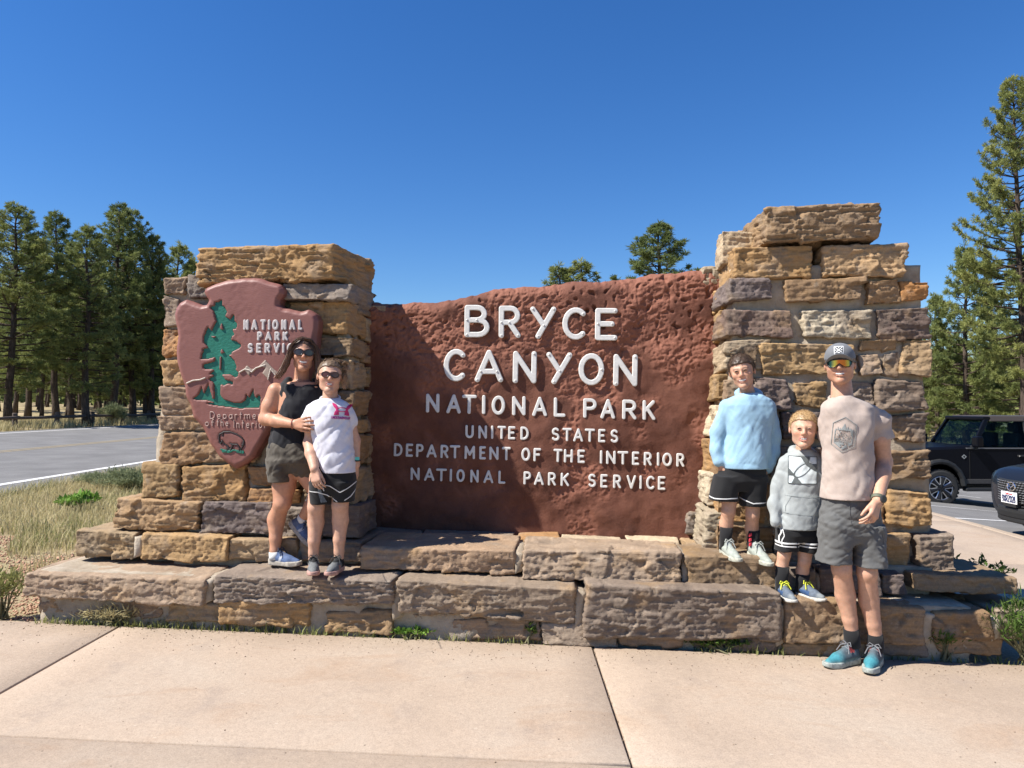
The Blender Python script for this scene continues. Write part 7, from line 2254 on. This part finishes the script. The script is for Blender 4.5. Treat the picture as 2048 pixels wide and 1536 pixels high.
# ================================================================== vegetation
def needle_mat(name, dark, light, hi):
    t = NT(name)
    oi = t.n.new("ShaderNodeObjectInfo")
    co = t.coord()
    n = t.noise(co, 0.9, 4, 0.6)
    c = t.ramp(n, [(0.32, dark), (0.5, light), (0.70, hi)])
    c = t.mix(c, t.ramp(oi.outputs["Random"], [(0.0, (0.80,0.85,0.85)), (1.0, (1.15,1.1,1.0))]), 1.0, 'MULTIPLY')
    t.color(c); t.set(rough=0.65, spec=0.25)
    # needles let some light through
    tr = t.n.new("ShaderNodeBsdfTranslucent"); t.l.new(c, tr.inputs[0])
    mx = t.n.new("ShaderNodeMixShader"); mx.inputs[0].default_value = 0.35
    out = t.n["Material Output"]
    t.l.new(t.b.outputs[0], mx.inputs[1]); t.l.new(tr.outputs[0], mx.inputs[2]); t.l.new(mx.outputs[0], out.inputs[0])
    return t.m
MAT["needles"] = needle_mat("pine_needles", (0.115, 0.145, 0.052), (0.205, 0.235, 0.080), (0.31, 0.325, 0.115))
t = NT("pine_bark"); co = t.coord()
t.color(t.ramp(t.noise(t.mapping(co, (6,6,1.2)), 3.0, 5, 0.65), [(0.3, (0.035,0.027,0.022)), (0.6, (0.10,0.075,0.058)), (0.8, (0.19,0.14,0.105))]))
t.set(rough=0.95, spec=0.1); t.bump(t.noise(t.mapping(co, (8,8,2)), 5, 4), 0.8, 0.05)
MAT["bark"] = t.m

def pine(seed, H, cb, Wd, dens=1.0, lean=0.0, bare=0.35):
    """ponderosa-like pine at the origin: trunk mesh and crown mesh (needle tufts on real limbs)"""
    rs = np.random.RandomState(seed)
    mb = MB()
    r0 = 0.011*H + 0.05
    zz = np.linspace(0, H, 12)
    wob = np.cumsum(rs.normal(size=(12, 2))*0.05, 0)
    axis = np.stack([wob[:,0] + lean*zz/H, wob[:,1], zz], -1)
    rad = r0*(1 - zz/H)**0.8 + 0.015; rad[0] *= 1.25
    mb.tube(axis, list(rad), 9)
    def ax(z): return np.array([np.interp(z, zz, axis[:,k]) for k in range(3)])
    C, D, Ln = [], [], []
    # dead lower limbs
    for i in range(int(10*bare)):
        z_ = rs.uniform(0.12, 1.0)*cb*0.95 + 0.8
        a = rs.uniform(0, 2*math.pi); L = rs.uniform(0.4, 1.5)
        p = ax(z_); d = np.array([math.cos(a), math.sin(a), rs.uniform(-0.35, 0.2)])
        mb.tube([p, p+d*L*0.5, p+d*L+np.array([0,0,-0.1*L])], [0.03, 0.018, 0.006], 4)
    z_ = cb
    while z_ < H*0.985:
        t_ = (z_-cb)/(H-cb)
        nb = rs.randint(4, 7)
        a0 = rs.uniform(0, 2*math.pi)
        for k in range(nb):
            if rs.rand() > dens*0.95: continue
            a = a0 + 2*math.pi*k/nb + rs.normal()*0.3
            prof = (0.45 + 0.75*min(1, t_*3.2)) * (1-t_)**0.75 + 0.06
            L = Wd*prof*rs.uniform(0.55, 1.15)
            up = -0.18 + 0.75*t_ + rs.normal()*0.12
            d = np.array([math.cos(a), math.sin(a), up]); d /= np.linalg.norm(d)
            p0 = ax(z_)
            p1 = p0 + d*L*0.5; p2 = p0 + d*L*0.85 + np.array([0,0,0.10*L]); p3 = p0 + d*L + np.array([0,0,0.22*L])
            rb = 0.012 + 0.014*L
            mb.tube([p0, p1, p2, p3], [rb, rb*0.7, rb*0.4, 0.006], 4, caps=False)
            pts = [p0, p1, p2, p3]
            nt = max(4, int(L/0.13))
            for j in range(nt):
                u = 0.30 + 0.70*(j+rs.rand())/nt
                seg = min(2, int(u*3)); fr = u*3-seg
                b = pts[seg]*(1-fr) + pts[seg+1]*fr
                sd = np.cross(d, [0,0,1.0]); sd /= np.linalg.norm(sd)
                s_ = rs.choice([-1, 1])
                tw = sd*s_*rs.uniform(0.2, 1.0) + d*rs.uniform(0.2, 0.9) + np.array([0,0,rs.uniform(-0.15,0.6)])
                tw /= np.linalg.norm(tw)
                lt = rs.uniform(0.10, 0.50)*min(1.0, L*0.6)*(1.15-u*0.5)
                e = b + tw*lt
                if lt > 0.2: mb.tube([b, e], [0.010, 0.005], 3, caps=False)
                for q_ in range(1 + (lt > 0.25) + (lt > 0.38)):
                    C.append(b + tw*lt*(1 - 0.42*q_)); D.append(tw + np.array([0,0,0.35])); Ln.append(rs.uniform(0.15, 0.27))
            C.append(p3); D.append(d + np.array([0,0,0.5])); Ln.append(0.22)
        z_ += rs.uniform(0.20, 0.42)*(1.15 - 0.4*t_)
    C.append(ax(H)); D.append(np.array([0,0,1.0])); Ln.append(0.3)
    C, D, Ln = np.array(C), np.array(D), np.array(Ln)
    nn = 20
    N = len(C)
    dirs = rs.normal(size=(N, nn, 3)); dirs /= np.linalg.norm(dirs, axis=2)[..., None]
    Dn = D/np.linalg.norm(D, axis=1)[:, None]
    dirs = dirs*0.85 + Dn[:, None]*0.75; dirs /= np.linalg.norm(dirs, axis=2)[..., None]
    sd = np.cross(dirs, rs.normal(size=(N, nn, 3))); sd /= np.linalg.norm(sd, axis=2)[..., None]
    L = Ln[:, None, None]*rs.uniform(0.75, 1.2, (N, nn, 1)); w = 0.017
    base = C[:, None] - Dn[:, None]*0.05*rs.rand(N, nn, 1)
    v = np.stack([base - sd*w*0.6, base + dirs*L*0.6 + sd*w, base + dirs*L, base + dirs*L*0.45 - sd*w], 2).reshape(-1, 3)
    q = np.arange(len(v)).reshape(-1, 4)
    return mb.mesh("trunk", True), mesh_np("crown", v, q)

PROTO = [pine(1, 13.0, 2.4, 2.9, 1.0), pine(2, 13.5, 3.6, 2.4, 0.95), pine(3, 12.0, 2.2, 2.4, 1.0), pine(4, 19.0, 4.2, 3.3, 1.0, 0.4), pine(5, 9.0, 0.9, 2.0, 1.0), pine(6, 12.5, 5.5, 2.0, 0.85, bare=1.6)]
for a, b in PROTO:
    a.materials.append(MAT["bark"]); b.materials.append(MAT["needles"])
PH = [13.0, 13.5, 12.0, 19.0, 9.0, 12.5]
def put_pine(k, x, y, h, label, group=None, rot=None, sx=1.0):
    z = float(terrain_z(np.array([[x]]), np.array([[y]]))[0, 0]) - 0.05
    s = h/PH[k]
    o = thing("pine_tree", (x, y, z), label, "pine tree", group)
    o.scale = (s*sx, s*sx, s); o.rotation_euler[2] = RNG.uniform(0, 6.28) if rot is None else rot
    link("trunk", PROTO[k][0], None, o, local=True); link("crown", PROTO[k][1], None, o, local=True)
    return o
def pine_px(k, px, top, d, label, group=None, rot=None, sx=1.0):
    """a pine at depth d whose tip shows at pixel px, top"""
    p = J(px, top, d)
    z = float(terrain_z(np.array([[p[0]]]), np.array([[d]]))[0, 0])
    return put_pine(k, p[0], d, p[2]-z, label, group, rot, sx)
# left of the sign, beyond the road
pine_px(0, 22, 412, 36, "tall dense dark pine at the left edge of the photo", sx=1.15)
pine_px(1, 122, 424, 41, "slender pine with open crown, second from the left", sx=1.05)
pine_px(2, 182, 452, 38, "light green pine standing in front of the tall left group", sx=1.15)
pine_px(1, 232, 408, 44, "tallest pine of the group left of the arrowhead plaque", sx=1.1)
pine_px(0, 275, 420, 46, "broad pine just right of the tallest left pine", sx=0.95)
pine_px(2, 312, 470, 47, "pine at the right end of the tall left group", sx=1.0)
pine_px(4, 357, 488, 58, "small pointed pine showing between the left group and the pillar")
pine_px(4, 390, 520, 60, "pine tip peeking out beside the left pillar's top stone")
pine_px(2, 60, 470, 46, "pine filling the gap behind the two leftmost pines")
pine_px(2, 150, 500, 43, "low crowned pine behind the slender pine at left")
# behind the panel
pine_px(2, 1322, 448, 46, "pine rising above the red panel beside the right pillar", sx=1.5)
pine_px(4, 1116, 528, 50, "left of two pine tips above the middle of the red panel", sx=1.3)
pine_px(4, 1166, 519, 50, "right of two pine tips above the middle of the red panel", sx=1.3)
# right of the sign
pine_px(3, 2036, 152, 33, "very tall pine at the right edge of the photo", rot=2.0, sx=0.85)
pine_px(4, 1926, 488, 40, "conical pine between right pillar and the tall edge pine", sx=0.85)
pine_px(2, 1985, 575, 44, "pine under the limbs of the tall edge pine", sx=0.8)
pine_px(4, 1872, 590, 42, "pine half hidden by the right pillar", sx=0.9)
pine_px(0, 2040, 640, 38, "bushy pine at the foot of the tall edge pine", sx=1.2)
pine_px(4, 1905, 690, 46, "low pine behind the black car's windscreen", sx=1.5)
pine_px(4, 1965, 700, 50, "low pine behind the black car's roof", sx=1.5)
rs = np.random.RandomState(21)
for i in range(46):                                # the shaded wood behind the road
    d = rs.uniform(44, 95); px = rs.uniform(-60, 440)
    p = J(px, 800, d)
    put_pine(int(rs.choice([5, 1, 0, 2])), p[0], d, rs.uniform(6.5, 9.5) + (d-44)*0.05, "dark pine deep in the shaded wood beyond the road", "pines in the wood beyond the road", sx=1.1)
for i in range(34):                                # the wood beyond the car park
    d = rs.uniform(48, 100); px = rs.uniform(1700, 2200)
    p = J(px, 800, d)
    put_pine(int(rs.choice([5, 1, 2, 4, 4])), p[0], d, rs.uniform(5, 10), "distant pine in the wood beyond the car park", "pines in the wood beyond the car park", sx=1.2)
# ---- the wood runs on into the distance and closes the horizon
rs = np.random.RandomState(33)
VV = []
for i in range(820):
    px = rs.uniform(-900, 3000); d = rs.uniform(95, 190)
    p_ = J(px, 800, d)
    z0_ = float(terrain_z(np.array([[p_[0]]]), np.array([[d]]))[0, 0])
    hh_ = rs.uniform(8, 12) if px < 500 else rs.uniform(5, 9)
    m_ = 110
    t_ = rs.uniform(0.02, 1, m_); a = rs.uniform(0, 2*math.pi, m_); r_ = 2.4*(1-t_)**0.7*rs.uniform(0.3, 1, m_)
    c_ = np.stack([p_[0] + r_*np.cos(a), d + r_*np.sin(a), z0_ + hh_*t_], -1)
    dd = rs.normal(size=(m_, 3)); ee = rs.normal(size=(m_, 3))
    VV.append(np.stack([c_ - dd*0.45, c_ + ee*0.28, c_ + dd*0.45, c_ - ee*0.28], 1).reshape(-1, 3))
VV = np.concatenate(VV)
tag(link("far_wood", mesh_np("far_wood", VV, np.arange(len(VV)).reshape(-1, 4)), MAT["needles"]), "far pine wood closing the horizon behind road and car park", "wood", kind="stuff")

# ---- rail fence along the wood
LOG = simple("old_log", (0.085, 0.062, 0.048), 0.9, 0.4, 12, 0.5, 30, 0.02)
fence = None
fp = []
for i in range(13):
    y_ = 20 + i*3.1
    x_ = -21.9 - 0.02*(y_-10)
    fp.append((x_, y_, float(terrain_z(np.array([[x_]]), np.array([[y_]]))[0, 0])))
fence = thing("rail_fence", fp[0], "low dark log rail fence along the far side of the road", "fence")
for (x_, y_, z_) in fp:
    MB().tube([(x_, y_, z_-0.2), (x_, y_, z_+0.75), (x_, y_, z_+0.78)], [0.12, 0.11, 0.08], 8).build("post", LOG, fence)
for a, b in zip(fp[:-1], fp[1:]):
    MB().tube([(a[0]+0.1, a[1]-0.15, a[2]+0.55), ((a[0]+b[0])/2+0.1, (a[1]+b[1])/2, (a[2]+b[2])/2+0.53), (b[0]+0.1, b[1]+0.15, b[2]+0.57)], [0.075, 0.07, 0.075], 7).build("rail", LOG, fence)

# ---- grasses and shrubs
def leafmat(name, a, b, tr_=0.3):
    t = NT(name); co = t.coord()
    c = t.ramp(t.noise(co, 3.0, 4, 0.6), [(0.3, a), (0.7, b)])
    t.color(c); t.set(rough=0.7, spec=0.2)
    tr = t.n.new("ShaderNodeBsdfTranslucent"); t.l.new(c, tr.inputs[0])
    mx = t.n.new("ShaderNodeMixShader"); mx.inputs[0].default_value = tr_
    t.l.new(t.b.outputs[0], mx.inputs[1]); t.l.new(tr.outputs[0], mx.inputs[2]); t.l.new(mx.outputs[0], t.n["Material Output"].inputs[0])
    return t.m
STRAW = leafmat("straw_grass", (0.33, 0.295, 0.14), (0.56, 0.47, 0.26))
GREEN = leafmat("green_grass", (0.16, 0.18, 0.058), (0.28, 0.285, 0.10))
SAGE = leafmat("sage_leaf", (0.15, 0.18, 0.085), (0.26, 0.28, 0.15))
WEED = leafmat("weed_leaf", (0.10, 0.20, 0.03), (0.22, 0.36, 0.06))
DKWEED = leafmat("dark_weed_leaf", (0.04, 0.075, 0.015), (0.10, 0.16, 0.03))
def blades(pts, hmin, hmax, w, bend=0.5, seed=1, dirs=None):
    """grass blades (two quads each) rooted at pts"""
    rs = np.random.RandomState(seed)
    n = len(pts)
    a = rs.uniform(0, 2*math.pi, n)
    d = np.stack([np.cos(a), np.sin(a), np.zeros(n)], -1)
    s = np.stack([-np.sin(a), np.cos(a), np.zeros(n)], -1)*w*rs.uniform(0.6, 1.3, (n, 1))
    h = rs.uniform(hmin, hmax, (n, 1)); k = rs.uniform(0.1, bend, (n, 1))
    up = np.array([0, 0, 1.0])
    p1 = pts + up*h*0.55 + d*h*k*0.3; p2 = pts + up*h*(1-0.25*k) + d*h*k
    v = np.stack([pts-s, pts+s, p1+s*0.8, p1-s*0.8, p2+s*0.15, p2-s*0.15], 1).reshape(-1, 3)
    b = np.arange(n)[:, None]*6
    q = np.concatenate([b + np.array([[0,1,2,3]]), b + np.array([[3,2,4,5]])], 0)
    return v, q
def scatter(n, x0, x1, y0, y1, seed, keep=None):
    rs = np.random.RandomState(seed)
    x = rs.uniform(x0, x1, n); y = rs.uniform(y0, y1, n)
    m = np.ones(n, bool) if keep is None else keep(x, y)
    x, y = x[m], y[m]
    z = terrain_z(x[:, None], y[:, None])[:, 0]
    return np.stack([x, y, z], -1)
def clump(x, y, s, thr, seed=0.0):
    return pnoise(np.stack([x*s, y*s, np.full_like(x, seed)], -1)) > thr
# left verge: straw grass, denser near the road
edge = lambda y: -7.75 - 0.02*(y-10)
front_line = lambda x: 4.55 - 0.07*(x-0.24)
kp = lambda x, y: (x < -2.9 - 0.05*(y-5)) & (x > edge(y)-0.1) & ((y > 7.3 + 0.4*np.sin(x*1.9) + 0.3*np.sin(x*4.3)) | (clump(x, y, 2.3, 0.28) & (y > front_line(x)+0.5)))
p = scatter(60000, -8.6, -2.2, 4.9, 17, 5, kp)
v, q = blades(p, 0.06, 0.22, 0.0036, 0.8, 3)
tag(link("grass", mesh_np("grass", v, q), STRAW), "dry straw coloured grass on the verge left of the sign", "grass", kind="stuff")
kp2 = lambda x, y: kp(x, y) & clump(x, y, 0.7, 0.10, 4.0)
p = scatter(22000, -8.6, -2.2, 4.9, 17, 6, kp2)
v, q = blades(p, 0.06, 0.20, 0.0038, 0.7, 4)
tag(link("grass", mesh_np("grass", v, q), GREEN), "green grass among the dry verge left of the sign", "grass", kind="stuff")
p = scatter(26000, -27, -20.8, 14, 60, 7, lambda x, y: (x < -20.9 - 0.02*(y-10)) & clump(x, y, 0.6, -0.15, 2.0))
v, q = blades(p, 0.15, 0.5, 0.012, 0.6, 5)
tag(link("grass", mesh_np("grass", v, q), STRAW), "dry grass along the fence on the far side of the road", "grass", kind="stuff")
p = scatter(9000, 16, 40, 22, 60, 8)
v, q = blades(p, 0.2, 0.6, 0.014, 0.6, 6)
tag(link("grass", mesh_np("grass", v, q), STRAW), "dry grass beyond the car park", "grass", kind="stuff")
# reddish gravel at the left end of the base
rs = np.random.RandomState(9)
n = 13000
gx = rs.uniform(-6.6, -2.4, n); gy = rs.uniform(4.72, 7.9, n)
ok = (gy > front_line(gx) + 0.10) & ((gx < -3.05 - 0.0*gy) | (gy > 5.25)) & (gy < 7.3 + 0.4*np.sin(gx*1.9) + 0.3*np.sin(gx*4.3) + rs.normal(size=n)*0.15)
gx, gy = gx[ok], gy[ok]
gz = terrain_z(gx[:, None], gy[:, None])[:, 0]
sz = rs.uniform(0.006, 0.018, len(gx))
ov = np.array([(1,0,0),(-0.5,0.87,0),(-0.5,-0.87,0),(0,0,0.75),(0.2,0.1,-0.5)])
v = (np.stack([gx, gy, gz+sz*0.3], -1)[:, None] + ov[None]*sz[:, None, None]*rs.uniform(0.6, 1.4, (len(gx), 1, 3))).reshape(-1, 3)
b = np.arange(len(gx))[:, None]*5
q = np.concatenate([b + np.array([t_]) for t_ in ((0,1,3),(1,2,3),(2,0,3),(0,4,1),(1,4,2),(2,4,0))], 0)
tag(link("gravel", mesh_np("gravel", v, q), MAT["gravel"]), "reddish gravel at the left end of the stone base", "gravel", kind="stuff")
# dirt strip and weeds at the foot of the base
p = []
rs = np.random.RandomState(10)
for px0, px1, n in ((40, 330, 320), (330, 800, 420), (800, 1000, 160), (1000, 1100, 60), (1380, 1560, 120), (1560, 2048, 120)):
    for i in range(n):
        a = onz(rs.uniform(px0, px1), 1300, 0)
        x_ = (rs.uniform(px0, px1)-1024)/FPX*4.55
        y_ = front_line(x_) + rs.uniform(-0.05, 0.07)
        p.append((x_, y_, float(ground(x_)) - 0.02))
p = np.array(p)
v, q = blades(p, 0.03, 0.09, 0.004, 0.9, 11)
tag(link("grass", mesh_np("grass", v, q), GREEN), "short grass in the crack between pavement and stone base", "grass", kind="stuff")

# grit swept on to the pavement, thickest along the joints and the foot of the base
rs = np.random.RandomState(12)
n = 1500
gx = rs.uniform(-4.5, 3.4, n); gy = front_line(gx) - np.abs(rs.normal(size=n))*0.22 - 0.02
k_ = rs.rand(n); gx = np.where(k_ < 0.12, 0.50 + rs.normal(size=n)*0.012, np.where(k_ < 0.2, -2.55 + rs.normal(size=n)*0.02, gx))
gy = np.where(k_ < 0.2, rs.uniform(2.4, 4.5, n), gy); gy = np.where(k_ > 0.9, rs.uniform(2.4, 4.4, n), gy)
gz = ground(gx, gy) - np.where(k_ < 0.2, 0.01, 0.0); sz = rs.uniform(0.0015, 0.0055, n)
v = (np.stack([gx, gy, gz+sz*0.3], -1)[:, None] + ov[None]*sz[:, None, None]*rs.uniform(0.6, 1.4, (n, 1, 3))).reshape(-1, 3)
b = np.arange(n)[:, None]*5
q = np.concatenate([b + np.array([t_]) for t_ in ((0,1,3),(1,2,3),(2,0,3),(0,4,1),(1,4,2),(2,4,0))], 0)
tag(link("grit", mesh_np("grit", v, q), simple("grit", (0.24, 0.175, 0.12), 0.95, 0.6, 30)), "grit and crumbs scattered on the pavement", "grit", kind="stuff")

def shrub(name, c, rx, ry, h, n, lw, ll, mat, label, cat="shrub", stems=14, seed=1, up=0.5, group=None):
    """leafy plant: stems from the root and many small leaves"""
    rs = np.random.RandomState(seed)
    c = np.asarray(c, float)
    o = thing(name, tuple(c), label, cat, group)
    m = MB(); ends = []
    for i in range(stems):
        a = rs.uniform(0, 2*math.pi); r = math.sqrt(rs.rand())
        e = c + np.array([rx*r*math.cos(a), ry*r*math.sin(a), h*rs.uniform(0.55, 1.0)*(1-0.35*r*r)])
        mid = c*0.45 + e*0.55 + np.array([0, 0, h*0.08])
        m.tube([c + rs.normal(size=3)*np.array([0.02,0.02,0]), mid, e], [0.006, 0.004, 0.002], 4, caps=False)
        ends.append((mid, e))
    m.build("stem", simple(name+"_stem", (0.13,0.12,0.06), 0.9), o)
    k = rs.randint(0, len(ends), n); t_ = rs.uniform(0, 1.05, (n, 1))**0.7
    A = np.array([e[0] for e in ends])[k]; B = np.array([e[1] for e in ends])[k]
    base = A*(1-t_) + B*t_ + rs.normal(size=(n, 3))*np.array([rx, ry, h*0.5])*0.10
    d = rs.normal(size=(n, 3)); d[:,2] = np.abs(d[:,2])*up*2 + 0.1; d /= np.linalg.norm(d, axis=1)[:, None]
    s = np.cross(d, rs.normal(size=(n, 3))); s /= np.linalg.norm(s, axis=1)[:, None]
    L = ll*rs.uniform(0.6, 1.3, (n, 1)); w = lw*rs.uniform(0.6, 1.3, (n, 1))
    v = np.stack([base, base + d*L*0.5 + s*w, base + d*L, base + d*L*0.5 - s*w], 1).reshape(-1, 3)
    link("leaves", mesh_np("leaves", v, np.arange(len(v)).reshape(-1, 4)), mat, o)
    return o
def gpt(px, py):
    """ground point under a pixel"""
    r = ray(px, py); t_ = 5.0
    for _ in range(30):
        p = CAMP + r*t_
        z = float(terrain_z(np.array([[p[0]]]), np.array([[p[1]]]))[0, 0])
        t_ *= (CAM_H - z)/max(1e-6, CAM_H - p[2])
    return np.array([p[0], p[1], z])
g = gpt(262, 985); shrub("grey_green_shrub", g, 0.55, 0.45, 0.42, 5200, 0.006, 0.075, SAGE, "grey-green bushy shrub beside the left pillar", stems=60, seed=2)
g = gpt(205, 975); shrub("grey_green_shrub", g, 0.45, 0.4, 0.25, 2600, 0.005, 0.07, SAGE, "low grey-green shrub on the verge by the road line", stems=40, seed=12)
g = gpt(155, 1020); shrub("leafy_weed", g, 0.26, 0.2, 0.20, 240, 0.022, 0.12, WEED, "bright green broad-leaved weed in the dry grass left of the sign", "weed", 22, 3)
p_ = J(226, 845, 40.5); p_[2] = float(terrain_z(np.array([[p_[0]]]), np.array([[p_[1]]]))[0, 0])
shrub("sagebrush", p_, 0.75, 0.7, 1.3, 3600, 0.014, 0.18, SAGE, "rounded sagebrush against the log fence", stems=50, seed=4)
shrub("tall_weed", (-3.46, 4.93, float(ground(-3.4))-0.03), 0.14, 0.12, 0.36, 420, 0.005, 0.07, GREEN, "wispy green weed at the left end of the stone base", "weed", 22, 5, 0.8)
shrub("broom_bush", (3.10, 4.36, float(ground(3.1))), 0.30, 0.16, 0.40, 2000, 0.004, 0.07, DKWEED, "feathery dark green bush at the right end of the stone base", stems=60, seed=6, up=0.8)
shrub("broom_bush", (2.62, 4.40, float(ground(2.6))), 0.16, 0.07, 0.22, 500, 0.004, 0.05, DKWEED, "small dark green sprig beside the man's shoes", stems=24, seed=16, up=0.8)
g = onz(830, 1262, 0.0); shrub("base_weed", (g[0], front_line(g[0])-0.01, float(ground(g[0]))), 0.13, 0.04, 0.07, 160, 0.009, 0.03, WEED, "small green weed under the third step block", "weed", 14, 7)
g = onz(1060, 1270, 0.0); shrub("base_weed", (g[0], front_line(g[0])-0.0, float(ground(g[0]))), 0.05, 0.03, 0.15, 90, 0.006, 0.04, DKWEED, "small upright weed left of the pavement joint", "weed", 8, 8)
g = onz(1440, 1290, 0.0); shrub("base_weed", (g[0], front_line(g[0])-0.01, float(ground(g[0]))), 0.22, 0.04, 0.09, 420, 0.006, 0.03, DKWEED, "dark creeping weed below the largest step block", "weed", 30, 9)
g = onz(480, 1222, 0.02); shrub("dry_tuft", (-2.62, front_line(-2.62)-0.01, float(ground(-2.6))), 0.22, 0.04, 0.12, 320, 0.003, 0.06, STRAW, "brown dried tuft under the left end step block", "weed", 30, 10)
shrub("dry_tuft", (3.25, 5.05, 0.28), 0.25, 0.2, 0.16, 120, 0.010, 0.05, DKWEED, "thin leafy twigs on the upper step's right end", "weed", 14, 11)
shrub("tall_weed", (2.85, 5.35, 0.30), 0.22, 0.2, 0.35, 90, 0.005, 0.06, GREEN, "thin dry stalks behind the right end of the base", "weed", 16, 13, 0.9)
